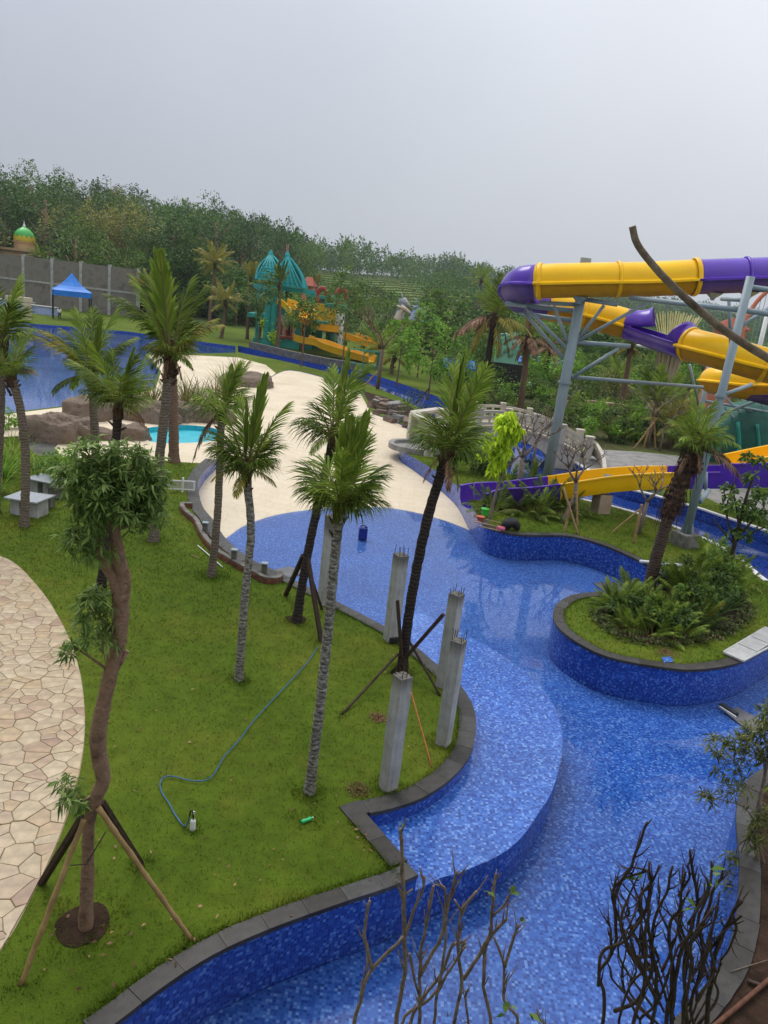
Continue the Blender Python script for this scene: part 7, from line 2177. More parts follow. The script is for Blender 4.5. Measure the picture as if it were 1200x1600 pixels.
# ================================================================== ROCKS ROUND THE LINED BASIN
def rock(label, cx, cy, w, d, h, seed, rz=0.0, z=0.0):
    rg = random.Random(seed)
    c = at(cx, cy)
    n, m_ = 44, 22
    vs, fs = [], []
    for j in range(m_ + 1):
        ph = j / m_ * math.pi * 0.5
        for i in range(n):
            th = TAU * i / n
            x, y, zz = math.cos(th) * math.cos(ph), math.sin(th) * math.cos(ph), math.sin(ph)
            k = 1.0
            p = Vector((x, y, zz))
            # square it off, then roughen in facets
            mx_ = max(abs(x), abs(y), abs(zz) * 1.02)
            k = 1.0 / (0.45 + 0.55 * mx_)
            k *= 1 + 0.22 * noise.noise(p * 1.6 + Vector((seed * 3.1, 0, 0))) + 0.10 * (0.5 - abs(noise.noise(p * 3.4 + Vector((0, seed, 0))))) + 0.05 * noise.noise(p * 9 + Vector((seed, 0, 0)))
            vs.append((x * k * w / 2, y * k * d / 2, zz * k * h - 0.08))
    for j in range(m_):
        for i in range(n):
            fs.append((j * n + i, j * n + (i + 1) % n, (j + 1) * n + (i + 1) % n, (j + 1) * n + i))
    mb = MB(); mb.add(vs, fs)
    o = mb.build('rock', MAT['rock'])
    smooth_by_angle(o, 28)
    o.location = (c.x, c.y, z); o.rotation_euler = (0, 0, rz)
    return tag(o, label, 'rock', 'artificial rocks round the basin')
rocks = [('large flat-topped brown rock at the left end of the row, beside the slate apron', 76, 686, 2.7, 2.0, 2.0), ('second brown rock from the left, right of the dark cleft', 120, 682, 2.2, 1.8, 1.6), ('low rounded rock behind the dark-crowned palm', 162, 684, 1.5, 1.3, 0.9), ('sloping rock at the left end of the turquoise basin', 205, 684, 1.8, 1.4, 1.2), ('tall back rock behind the second rock, by the blue pool', 136, 652, 2.6, 2.2, 1.9), ('wide rock wall piece behind the turquoise basin, left half', 222, 656, 4.0, 1.6, 1.7), ('wide rock wall piece behind the turquoise basin, middle', 262, 654, 3.4, 1.6, 1.7), ('rock wall piece behind the turquoise basin, right end', 300, 656, 3.0, 1.6, 1.6), ('rock behind the pale ringed palm at the right end of the row', 330, 658, 2.6, 1.6, 1.5), ('big mound-like rock at the top of the cream beach', 388, 600, 4.0, 3.6, 1.5), ('rock at the back of the dry planting, left', 200, 640, 3.0, 1.6, 1.5)]
for i, (lb, a, b, w, d, h) in enumerate(rocks): rock(lb, a, b, w, d, h * 0.62, i + 1, rnd.uniform(-.2, .2))
# planting on top of the rock wall
for i, (a, b, m_) in enumerate(((185, 638, 'dryleaf'), (215, 636, 'leaf_olive'), (240, 634, 'dryleaf'), (265, 634, 'leaf_mid'), (290, 636, 'dryleaf'), (312, 638, 'leaf_olive'), (335, 634, 'dryleaf'), (355, 625, 'leaf_olive'), (370, 592, 'dryleaf'), (350, 610, 'leaf_mid'))):
    c_ = at(a, b)
    sword('dry grassy tuft growing along the top of the rock wall', c_ + Vector((0, 0, 0.5 if i < 8 else 2.0)) if False else c_, 70, 2.6, m_, 130 + i, 'dry_tuft', 'grass tuft', 'dry tufts on the rock wall', 0.03, 0.8)
# stone rubble and fallen boards on the bank right of the beach
rg = random.Random(77)
for i in range(46):
    a, b = rg.uniform(585, 690), 0
    b = 616 + (a - 585) * 0.52 + rg.uniform(2, 30)
    c_ = at(a, b)
    mb = MB()
    w, d, h = rg.uniform(.5, 1.5), rg.uniform(.3, .8), rg.uniform(.12, .35)
    k = [(rg.uniform(.8, 1.1), rg.uniform(.8, 1.1)) for _ in range(8)]
    vs = [(sx_ * w / 2 * k[q][0], sy_ * d / 2 * k[q][1], z_ * (1 + .3 * k[q][0])) for q, (sx_, sy_, z_) in enumerate(((-1, -1, -.1), (1, -1, -.1), (1, 1, -.1), (-1, 1, -.1), (-1, -1, h), (1, -1, h), (1, 1, h), (-1, 1, h)))]
    mb.add(vs, [(3, 2, 1, 0), (4, 5, 6, 7), (0, 1, 5, 4), (1, 2, 6, 5), (2, 3, 7, 6), (3, 0, 4, 7)])
    o = mb.build('rubble_stone', MAT['rock'] if i % 3 else MAT['stonepath'])
    o.location = c_; o.rotation_euler = (rg.uniform(-.15, .15), rg.uniform(-.15, .15), rg.uniform(0, 3))
    tag(o, 'slab of grey-brown rubble heaped on the bank right of the cream beach', 'stone', 'rubble slabs on the river bank')

# ================================================================== BLOCK WALL, TENT, DOME ON THE LEFT
wa, wb = at(-140, 455), at(215, 497)
wd = (wb - wa); wl_ = wd.length; wu = wd.normalized()
yaw = math.atan2(wu.y, wu.x)
wt = thing('block_wall', 'long grey blockwork boundary wall with pale concrete posts behind the blue tent', 'wall', (wa + wb) / 2)
WH = over(90, 405, wa.lerp(wb, 0.65)).z
NB = 8
pmesh = None
for k in range(NB + 1):
    p = wu * (wl_ * (k / NB - 0.5))
    mb = MB(p); mb.box((p.x, p.y, WH / 2), (0.46, 0.46, WH + 0.25), rz=yaw); q = mb.build('post', MAT['concrete'], wt); q.location = p
    if k < NB:
        c_ = wu * (wl_ * ((k + 0.5) / NB - 0.5)); L = wl_ / NB - 0.48
        for r_ in range(2):
            h = WH / 2 - 0.25
            mb = MB(); mb.box((c_.x, c_.y, 0.1 + r_ * (WH / 2) + h / 2), (L, 0.25, h), rz=yaw); mb.build('panel', MAT['wallblock'], wt)
        mb = MB(); mb.box((c_.x, c_.y, WH / 2 - 0.02), (L, 0.42, 0.26), rz=yaw); mb.build('tie_beam', MAT['concrete'], wt)
tc_b = at(112, 499)
tn = thing('canopy_tent', 'bright blue pyramid tent canopy in front of the grey block wall', 'tent', tc_b)
th = over(112, 426, tc_b).z; tw_ = 2.45
eave = over(112, 454, tc_b).z
mb = MB()
ap = Vector((0, 0, th))
cs = [Vector((x * tw_, y * tw_, eave)) for x, y in ((-1, -1), (1, -1), (1, 1), (-1, 1))]
Mz = Matrix.Rotation(R(25), 3, 'Z')
cs = [Mz @ c_ for c_ in cs]
for k in range(4):
    a, b = cs[k], cs[(k + 1) % 4]
    rows = []
    for i in range(6):
        f = i / 5
        rows.append([ap.lerp(a, f).lerp(ap.lerp(b, f), g) - UPZ * 0.35 * math.sin(math.pi * f) for g in (0, .25, .5, .75, 1)])
    vs = [p for r_ in rows for p in r_]
    mb.add(vs, [(i * 5 + j, i * 5 + j + 1, (i + 1) * 5 + j + 1, (i + 1) * 5 + j) for i in range(5) for j in range(4)])
    mb.add([a, b, b - UPZ * 0.7, a - UPZ * 0.7], [(0, 1, 2, 3)])
o = mb.build('canopy', MAT['tent'], tn)
for c_ in cs:
    mb = MB(c_ * 0.97); mb.o = Vector((c_.x * .97, c_.y * .97, 0)); mb.bar((c_.x * .97, c_.y * .97, -0.1), (c_.x * .97, c_.y * .97, eave), 0.14, 0.14); q = mb.build('leg', MAT['black'], tn); q.location = mb.o
# two people under the tent
def person(label, base, h, yawp, shirt, trousers, arm=0.2, seed=0):
    t = thing('person', label, 'person', base, None, yawp)
    J = {'pel': (0, 0, .53), 'wst': (0, 0, .60), 'chs': (0, -.01, .73), 'nck': (0, 0, .835), 'hed': (0, .012, .90), 'top': (0, .01, .965),
         'lsh': (.105, 0, .80), 'lel': (.135, .01 + arm * .2, .645), 'lwr': (.13, .06 + arm * .5, .53), 'lhd': (.13, .09 + arm * .5, .48), 'rsh': (-.105, 0, .80), 'rel': (-.14, -.02, .645), 'rwr': (-.135, .03, .515), 'rhd': (-.135, .04, .465),
         'lhp': (.052, 0, .50), 'lkn': (.058, .02, .275), 'lan': (.06, -.005, .045), 'lft': (.065, .085, .015), 'rhp': (-.052, 0, .50), 'rkn': (-.06, .01, .275), 'ran': (-.064, -.02, .045), 'rft': (-.07, .07, .015)}
    E = [('pel', 'wst'), ('wst', 'chs'), ('chs', 'nck'), ('nck', 'hed'), ('hed', 'top'), ('chs', 'lsh'), ('lsh', 'lel'), ('lel', 'lwr'), ('lwr', 'lhd'), ('chs', 'rsh'), ('rsh', 'rel'), ('rel', 'rwr'), ('rwr', 'rhd'), ('pel', 'lhp'), ('lhp', 'lkn'), ('lkn', 'lan'), ('lan', 'lft'), ('pel', 'rhp'), ('rhp', 'rkn'), ('rkn', 'ran'), ('ran', 'rft')]
    Rr = dict(pel=.082, wst=.074, chs=.088, nck=.032, hed=.058, top=.040, lsh=.042, lel=.028, lwr=.020, lhd=.024, rsh=.042, rel=.028, rwr=.020, rhd=.024, lhp=.062, lkn=.042, lan=.026, lft=.022, rhp=.062, rkn=.042, ran=.026, rft=.022)
    def grow(nm, names, mat, k=1.0):
        me = bpy.data.meshes.new(nm)
        ix = {n: i for i, n in enumerate(names)}
        me.from_pydata([tuple(c * h for c in J[n]) for n in names], [(ix[a], ix[b]) for a, b in E if a in ix and b in ix], [])
        me.materials.append(mat)
        o = link(nm, me, t)
        s = o.modifiers.new('skin', 'SKIN'); s.use_smooth_shade = True
        if not me.skin_vertices: me.skin_vertices.new(name='')
        for i, n in enumerate(names):
            me.skin_vertices[0].data[i].radius = (Rr[n] * h * k, Rr[n] * h * k * .8)
        me.skin_vertices[0].data[0].use_root = True
        o.modifiers.new('sub', 'SUBSURF').levels = 1; o.modifiers['sub'].render_levels = 2
        return o
    skin = mottled('skin', (0.22, 0.12, 0.075), (0.27, 0.155, 0.10), 4, .6, .3, 0)
    grow('body', list(J), skin)
    grow('shirt', ['chs', 'wst', 'pel', 'lsh', 'lel', 'rsh', 'rel'], shirt, 1.14)
    grow('trousers', ['pel', 'lhp', 'lkn', 'lan', 'rhp', 'rkn', 'ran'], trousers, 1.16)
    mb = MB(); mb.lathe((0, -.008 * h, .915 * h), [(.060 * h, 0), (.063 * h, .02 * h), (.05 * h, .05 * h), (.02 * h, .066 * h)], 12); mb.build('hair', MAT['black'], t, True)
    return t
person('person in a white shirt and dark trousers standing under the blue tent', at(93, 500), 1.72, R(190), MAT['white'], MAT['black'], .3)
person('person in dark purple clothes beside the right leg of the blue tent', at(122, 503), 1.66, R(150), MAT['purple'], MAT['darkwood'], .5)
# cream gateway and blue tiled plinths in front of the tent
gc = at(30, 498)
gt = thing('cream_gateway', 'small cream archway beside the far end of the wide blue pool', 'gateway', gc)
for x in (-1.0, 1.0):
    mb = MB((x, 0, 0)); mb.box((x, 0, 1.05), (0.75, 0.8, 2.3)); q = mb.build('pier', MAT['cream'], gt); q.location = (x, 0, 0)
mb = MB(); mb.box((0, 0, 2.45), (3.0, 0.95, 0.5)); mb.build('lintel', MAT['cream'], gt)
for i, (a, b, w, lb) in enumerate(((25, 482, 5.0, 'low blue tiled plinth behind the cream archway'), (58, 490, 5.5, 'low blue tiled plinth right of the cream archway'))):
    t = thing('tiled_plinth', lb, 'plinth', at(a, b))
    mb = MB(); mb.box((0, 0, 0.5), (w, 1.2, 1.1)); mb.build('block', MAT['tent'] if False else MAT['jerry_l'] if 'jerry_l' in MAT else MAT['statue_blue'], t)
    mb = MB(); mb.box((0, 0, 1.1), (w * 1.03, 1.4, 0.12)); mb.build('cap', MAT['concrete'], t)
# mosque dome on the slope
mc = at(20, 470)
mx_, my_ = ray(38, 372)[0] / ray(38, 372)[1], 0
Ym = 156.0
mbase = Vector((mx_ * Ym, Ym, float(hill(mx_ * Ym, Ym)) - 0.2))
mo = thing('domed_building', 'peach building with a bright green and yellow onion dome on the wooded slope', 'building', mbase)
ztop = over(41, 345, mbase).z - mbase.z
zd = over(41, 378, mbase).z - mbase.z
s_ = (ztop - zd) / 4.7
mb = MB(); mb.box((0, 0, zd * 0.40), (9 * s_, 9 * s_, zd * 0.8)); mb.box((0, 0, zd * 0.8 + 0.2 * s_), (10.5 * s_, 10.5 * s_, 0.5 * s_)); mb.build('wall', MAT['sandstone'], mo)
mb = MB(); mb.lathe((0, 0, zd * 0.8), [(2.3 * s_, 0), (2.3 * s_, zd * 0.2 - 0.3 * s_), (2.7 * s_, zd * 0.2 - 0.2 * s_), (2.7 * s_, zd * 0.2)], 20); mb.build('drum', MAT['sandstone'], mo)
prof = [(2.0, 0.0), (2.25, .5), (2.3, 1.0), (2.2, 1.5), (1.9, 2.1), (1.4, 2.6), (0.8, 3.0), (0.35, 3.25), (0.12, 3.4)]
mb = MB(); mb.lathe((0, 0, zd), [(r_ * s_, z_ * s_) for r_, z_ in prof], 24); mb.build('dome', MAT['dome'], mo, True)
mb = MB(); mb.lathe((0, 0, zd), [(2.28 * s_, .1 * s_), (2.36 * s_, .5 * s_), (2.4 * s_, .85 * s_)], 24, cap=False)
for k in range(14):
    a = TAU * k / 14; a2 = TAU * (k + 1) / 14; am = (a + a2) / 2
    mb.add([Vector((2.4 * s_ * math.cos(a), 2.4 * s_ * math.sin(a), zd + .85 * s_)), Vector((2.4 * s_ * math.cos(a2), 2.4 * s_ * math.sin(a2), zd + .85 * s_)), Vector((2.31 * s_ * math.cos(am), 2.31 * s_ * math.sin(am), zd + 1.5 * s_))], [(0, 1, 2)])
mb.build('dome_trim', MAT['dome_y'], mo)
mb = MB(); mb.lathe((0, 0, zd + 3.3 * s_), [(.35 * s_, 0), (.3 * s_, .3 * s_), (.12 * s_, .7 * s_), (.05 * s_, 1.4 * s_)], 10); mb.build('finial', MAT['white'], mo)
# ================================================================== TURQUOISE PLAY TOWER
YT = 103.0
def T(a, b, dy=0.0): return aty(a, b, YT + dy)
tw0 = Vector((T(448, 540).x, YT, 0))
tower = thing('play_tower', 'turquoise play tower with openwork pointed roofs and a brick front with red windows', 'play tower', tw0)
def xl(a, dy=0.0): return T(a, 480, dy).x
x0, x1, x2 = T(424, 500).x, T(470, 500).x, T(404, 500).x
zt = T(430, 450).z            # underside of the roofs
zd_ = T(440, 494).z           # deck
def part(nm, mat, fn, sm=False):
    mb = MB(tw0); fn(mb); return mb.build(nm, MAT[mat], tower, sm)
cols = [(x0, YT), (x0 - 1.6, YT + 7), (x1, YT + 7), (x1 + 1.0, YT + 1), (x2 - 0.5, YT + 3), (x1 + 4.0, YT + 4)]
for i, (x, y) in enumerate(cols):
    big = i == 0
    def f(mb, x=x, y=y, big=big):
        r = 0.85 if big else 0.42
        top = zt if not big else T(428, 452).z
        for k in range(4 if big else 1):
            ox, oy = ((-.4, -.4), (.4, -.4), (.4, .4), (-.4, .4))[k] if big else (0, 0)
            mb.tube([(x + ox, y + oy, -0.2), (x + ox, y + oy, top)], 0.48 if big else r, 10)
        mb.box((x, y, top - 0.3), (r * 2.6, r * 2.6, 0.6)); mb.box((x, y, 0.2), (r * 2.6, r * 2.6, 0.8))
    part('column', 'teal', f)
part('deck', 'teal', lambda mb: mb.box(((x2 + x1) / 2 + 1, YT + 4, zd_ - 0.3), (x1 - x2 + 5, 8, 0.5)))
def rail(mb):
    for k in range(18):
        x = x2 + (x1 - x2 + 2) * k / 17
        mb.bar((x, YT + 0.3, zd_), (x, YT + 0.3, zd_ + 1.1), 0.12, 0.12)
    mb.bar((x2, YT + 0.3, zd_ + 1.1), (x1 + 2, YT + 0.3, zd_ + 1.1), 0.16, 0.16)
part('railing', 'teal', rail)
part('railing_panel', 'amber', lambda mb: mb.box((x2 + 1.2, YT + 0.6, zd_ + 1.0), (2.0, 0.2, 1.6)))
# brick front under the deck with two red-framed windows
bx0, bx1 = T(432, 520).x, T(462, 520).x
bz1, bz0 = T(446, 492).z, T(446, 528).z
nb_x, nb_z = 9, 6
wins = [(0.18, 0.42, 0.11, 0.30), (0.68, 0.40, 0.13, 0.30)]
for i in range(nb_z):
    for j in range(nb_x):
        u0, u1 = (j + (0.5 if i % 2 else 0)) / nb_x, (j + 1 + (0.5 if i % 2 else 0)) / nb_x
        u1 = min(u1, 1.0)
        v0, v1 = i / nb_z, (i + 1) / nb_z
        uc, vc = (u0 + u1) / 2, (v0 + v1) / 2
        if any(abs(uc - w[0]) < w[2] and abs(vc - w[1]) < w[3] for w in wins) or u1 - u0 < 0.01: continue
        part('brick', 'sandbrick', lambda mb: mb.box((bx0 + (bx1 - bx0) * uc, YT - 0.4, bz0 + (bz1 - bz0) * vc), ((u1 - u0) * (bx1 - bx0) * 0.93, 0.5, (bz1 - bz0) / nb_z * 0.90)))
part('wall', 'brick', lambda mb: mb.box(((bx0 + bx1) / 2, YT + 0.2, (bz0 + bz1) / 2), (bx1 - bx0, 0.5, bz1 - bz0)))
for w in wins:
    def f(mb, w=w):
        cx_, cz_ = bx0 + (bx1 - bx0) * w[0], bz0 + (bz1 - bz0) * w[1]
        rx, rz_ = (bx1 - bx0) * w[2] * 0.85, (bz1 - bz0) * w[3] * 0.85
        P = [Vector((cx_ - rx, YT - 0.66, cz_ - rz_)), Vector((cx_ - rx, YT - 0.66, cz_ + rz_ * .5))] + [Vector((cx_ - rx * math.cos(a), YT - 0.66, cz_ + rz_ * .5 + rz_ * .5 * math.sin(a))) for a in np.linspace(.4, math.pi - .4, 6)] + [Vector((cx_ + rx, YT - 0.66, cz_ + rz_ * .5)), Vector((cx_ + rx, YT - 0.66, cz_ - rz_)), Vector((cx_ - rx, YT - 0.66, cz_ - rz_))]
        mb.tube(P, 0.16, 6)
    wf_ = part('window', 'maroon', f)
    cx_, cz_ = bx0 + (bx1 - bx0) * w[0], bz0 + (bz1 - bz0) * w[1]
    mb = MB(tw0); mb.box((cx_, YT - 0.10, cz_), ((bx1 - bx0) * w[2] * 1.5, 0.3, (bz1 - bz0) * w[3] * 1.6)); mb.build('opening', MAT['black'], wf_)
part('ledge', 'maroon', lambda mb: mb.box(((bx0 + bx1) / 2, YT - 0.7, bz0 + 0.1), (bx1 - bx0 + 0.3, 0.5, 0.25)))
part('plinth', 'teal', lambda mb: mb.box(((bx0 + bx1) / 2, YT, bz0 / 2 - 0.2), (bx1 - bx0 + 0.8, 1.4, bz0 + 0.2)))
part('lintel', 'teal', lambda mb: mb.box(((bx0 + bx1) / 2, YT - 0.1, bz1 + 0.35), (bx1 - bx0 + 0.8, 1.2, 0.7)))
part('corner_post', 'teal', lambda mb: mb.box((bx1 + 0.35, YT - 0.2, bz1 / 2), (0.6, 0.9, bz1 + 0.4)))
part('corner_post', 'copper', lambda mb: mb.box((bx1 + 1.0, YT + 0.2, bz1 / 2), (0.5, 0.6, bz1 + 0.4)))
# openwork roofs: a steep pyramid in front, a higher one behind
def roof(apx, eave_l, eave_r, dy, depth, name='roof'):
    ap = T(apx[0], apx[1], dy + depth / 2)
    l, r_ = T(eave_l[0], eave_l[1], dy), T(eave_r[0], eave_r[1], dy)
    zb = (l.z + r_.z) / 2
    cs = [Vector((l.x, YT + dy, zb)), Vector((r_.x, YT + dy, zb)), Vector((r_.x, YT + dy + depth, zb)), Vector((l.x, YT + dy + depth, zb))]
    root = None
    for k in range(4):
        a, b = cs[k], cs[(k + 1) % 4]
        def f(mb):
            nn_ = 9
            for i in range(nn_):
                f0, f1 = i / nn_ + 0.01, (i + 0.70) / nn_ + 0.01
                bulge0, bulge1 = 0.5 * math.sin(f0 * math.pi), 0.5 * math.sin(f1 * math.pi)
                nrm = (b - a).cross(UPZ).normalized()
                q = [a.lerp(ap, f0) + nrm * bulge0, b.lerp(ap, f0) + nrm * bulge0, b.lerp(ap, f1) + nrm * bulge1, a.lerp(ap, f1) + nrm * bulge1]
                q2 = [p - nrm * 0.14 for p in q]
                mb.add(q + q2, [(0, 1, 2, 3), (7, 6, 5, 4), (0, 4, 5, 1), (2, 6, 7, 3)])
            for f_ in (0.0, 0.25, 0.5, 0.75, 1.0):
                P = [a.lerp(b, f_).lerp(ap, t) + (b - a).cross(UPZ).normalized() * (0.5 * math.sin(t * math.pi) + 0.06) for t in np.linspace(0, 1, 7)]
                mb.tube(P, 0.13, 5)
        part(name, 'teal_roof', f)
    part('ridge_knob', 'teal_roof', lambda mb: mb.lathe(ap, [(0.3, -.3), (0.35, 0), (0.1, .5)], 8))
roof((449, 399), (441, 449), (474, 449), -0.5, 3.4)
roof((423, 397), (400, 438), (446, 440), 2.0, 5.5)
part('eave_beam', 'teal_roof', lambda mb: (mb.bar((x2 - 1, YT + 0.6, zt), (x1 + 1.2, YT + 0.6, zt), 0.4, 0.5), mb.bar((x2 - 1, YT + 7, zt), (x1 + 1.2, YT + 7, zt), 0.4, 0.5)))
# yellow slide leaving the deck
def yslide(name, pts, w, mat, parent, org):
    P = catmull(pts, 6)
    prof = [(-w - .15, .75), (-w, .75), (-w * .9, .1), (0, -.05), (w * .9, .1), (w, .75), (w + .15, .75), (w + .1, .6), (w * 1.05, -.05), (0, -.25), (-w * 1.05, -.05), (-w - .1, .6)]
    mb = MB(org); sweep(mb, P, prof, 0, True)
    o = mb.build(name, MAT[mat], parent); smooth_by_angle(o, 35); return o
yslide('slide', [T(442, 475, -0.5), T(452, 480, -1.2), T(462, 490, -2.2), T(470, 501, -3.2), T(478, 500, -4.0)], 1.1, 'yellow', tower, tw0)
yslide('slide', [T(462, 476, 0), T(468, 482, -1), T(476, 492, -2.0), T(480, 497, -3.0)], 1.2, 'yellow', tower, tw0)
# second tower with dark red finials and amber flume running right
t2 = Vector((T(519, 510).x, YT + 4, 0))
tow2 = thing('flume_tower', 'turquoise post with dark red curled finials where an amber slide begins', 'play tower', t2)
def part2(nm, mat, fn, sm=False):
    mb = MB(t2); fn(mb); return mb.build(nm, MAT[mat], tow2, sm)
zz = T(519, 480, 4).z
part2('column', 'teal', lambda mb: (mb.tube([(t2.x, t2.y, -.2), (t2.x, t2.y, zz)], 1.1, 14), mb.box((t2.x, t2.y, zz + .2), (2.9, 2.9, .5))))
part2('column', 'teal', lambda mb: (mb.tube([(t2.x - 2.6, t2.y + 1, -.2), (t2.x - 2.6, t2.y + 1, zz + 1)], .9, 12), mb.box((t2.x - 2.6, t2.y + 1, zz + 1.1), (2.4, 2.4, .4))))
for dx, k in ((-2.4, 1.0), (0.2, 1.1)):
    part2('finial', 'maroon', lambda mb: (mb.tube(catmull([(t2.x + dx, t2.y, zz + .4), (t2.x + dx - .5, t2.y, zz + 1.3 * k), (t2.x + dx + .2, t2.y, zz + 2.3 * k), (t2.x + dx + .9, t2.y, zz + 1.8 * k), (t2.x + dx + .7, t2.y, zz + 1.0 * k)], 4), [.36, .4, .42, .42, .4, .38, .36, .34, .32, .3, .28, .26, .25, .24, .22, .2, .15], 7)), True)
part2('banner', 'amber', lambda mb: mb.box((T(503, 492, 2).x, YT + 3, T(503, 490, 3).z), (4.2, .5, 2.6)))
part2('slide', 'amber', lambda mb: None) if False else None
yslide('slide', [T(480, 500, 1), T(495, 511, 0), T(512, 516, -1), T(530, 518, -1)], 1.3, 'amber', tow2, t2)
yslide('slide', [T(545, 528, -2), T(562, 534, -3), T(580, 541, -4), T(592, 545, -4)], 1.2, 'amber', tow2, t2)
yslide('slide', [T(470, 532, -4), T(482, 536, -5), T(500, 540, -5), T(520, 548, -6), T(545, 556, -7), T(580, 566, -8)], 1.2, 'amber', tow2, t2)
mb = MB(T(531, 503)); q = T(531, 503); mb.lathe((q.x, q.y, q.z - 3), [(.55, 0), (.55, 4.2), (.5, 4.3)], 12)
tag(mb.build('white_post', MAT['white']), 'white round post rising from the shrubs right of the dark red finials', 'post')
# red-roofed hut behind it
hb = T(481, 470, 46); hb.z = 0
hut = thing('hut', 'small hut with a red roof between the turquoise roof and the bundled palm', 'building', hb)
zr = T(478, 432, 46).z
mb = MB(); mb.box((0, 0, zr / 2 - 1), (1.9, 4, zr - 1)); mb.build('wall', MAT['coral'], hut)
mb = MB(); mb.add([(-1.3, -3, zr - 1.6), (1.3, -3, zr - 1.6), (1.3, 3, zr - 1.6), (-1.3, 3, zr - 1.6), (-.5, 0, zr), (.5, 0, zr)], [(0, 1, 5, 4), (1, 2, 5), (2, 3, 4, 5), (3, 0, 4), (3, 2, 1, 0)]); mb.build('roof', MAT['redroof'], hut)
# gate frame on the river bank
gb = at(565, 588)
gt = thing('mesh_gate', 'green metal frame gate standing over the lazy river edge', 'gate', gb)
for dx in (-1.6, 0, 1.6):
    mb = MB((dx, 0, 0)); mb.bar((dx, 0, -.5), (dx, 0, 2.6), .1, .1); q = mb.build('post', MAT['teal'], gt); q.location = (dx, 0, 0)
mb = MB(); mb.bar((-1.6, 0, 2.6), (1.6, 0, 2.6), .1, .1); mb.bar((-1.6, 0, 1.2), (1.6, 0, 1.2), .08, .08); mb.build('rail', MAT['teal'], gt)

# ================================================================== STATUES AND STRUCTURES OF THE PARK BEHIND
def neck_statue(label, px_, base_b, top_b, Y, mat, mat2, seed):
    b = aty(px_, base_b, Y); tp = aty(px_ + 2, top_b, Y)
    o_ = Vector((b.x, b.y, 0))
    t = thing('animal_statue', label, 'statue', o_)
    h = tp.z
    k = 1.0
    neck = catmull([Vector((o_.x - .6, Y, -0.2)), Vector((o_.x - .5, Y, h * .5)), Vector((o_.x - .1, Y, h * .82)), Vector((o_.x + .35, Y, h))], 5)
    mb = MB(o_); mb.tube(neck, [0.75 - 0.40 * i / (len(neck) - 1) for i in range(len(neck))], 12); mb.build('neck', MAT[mat], t, True)
    mb = MB(o_); mb.tube([(o_.x - .35, Y, h + .1), (o_.x + .25, Y, h + .28), (o_.x + .9, Y, h + .05), (o_.x + 1.6, Y, h - .35), (o_.x + 1.85, Y, h - .5)], [.22, .46, .40, .28, .16], 12); mb.build('head', MAT[mat], t, True)
    for s in (-1, 1):
        mb = MB(o_); mb.tube([(o_.x + .1, Y + s * .3, h + .6), (o_.x - .05, Y + s * .38, h + 1.5), (o_.x - .05, Y + s * .38, h + 1.7)], [.12, .1, .17], 7); mb.build('horn', MAT[mat2], t, True)
        mb = MB(o_); mb.tube([(o_.x - .1, Y + s * .5, h + .3), (o_.x - .5, Y + s * 1.1, h + .55)], [.22, .05], 7); mb.build('ear', MAT[mat], t, True)
    mb = MB(o_)
    for i in range(12):
        f = .35 + .6 * i / 11
        p = neck[int(f * (len(neck) - 1))]
        mb.tube([p + Vector((-.38, 0, 0)), p + Vector((-.62, 0, .25))], [.18, .04], 5)
    mb.build('mane', MAT[mat2], t)
neck_statue('tan long-necked animal statue with a bluish mane rising from the trees', 622, 505, 483, 130, 'statue_tan', 'statue_blue', 1)
neck_statue('pale blue long-necked statue right of the tan one', 646, 505, 483, 134, 'statue_blue', 'statue_blue', 2)
gs = aty(627, 480, 142)
t = thing('animal_statue', 'grey statue head standing highest, above the tan long-necked one', 'statue', (gs.x, gs.y, 0))
mb = MB((gs.x, gs.y, 0)); mb.tube(catmull([(gs.x, gs.y, 0), (gs.x, gs.y, gs.z - 1), (gs.x + .2, gs.y, gs.z + .6)], 4), 0.7, 10); mb.build('neck', MAT['concrete'], t, True)
mb = MB((gs.x, gs.y, 0)); mb.tube([(gs.x - .5, gs.y, gs.z + .8), (gs.x + .3, gs.y, gs.z + 1), (gs.x + 1.5, gs.y, gs.z + .3)], [.5, .8, .3], 10); mb.tube([(gs.x, gs.y, gs.z + 1.6), (gs.x - .3, gs.y, gs.z + 2.6)], [.25, .05], 6); mb.build('head', MAT['concrete'], t, True)
for a, lb in ((663, 'taller mint green openwork post in the trees right of the blue statue'), (676, 'shorter mint green openwork post, right of the taller one')):
    b = aty(a, 505, 132); h = aty(a, 489 if a == 663 else 493, 132).z
    t = thing('openwork_post', lb, 'post', (b.x, b.y, 0))
    mb = MB(); 
    for s in (-.6, .6): mb.bar((s, 0, -.2), (s, 0, h), .3, .3)
    for k in range(5): mb.bar((-.6, 0, h - .2 - k * 1.1), (.6, 0, h - .2 - k * 1.1), .25, .25)
    mb.build('frame', MAT['mint'], t)
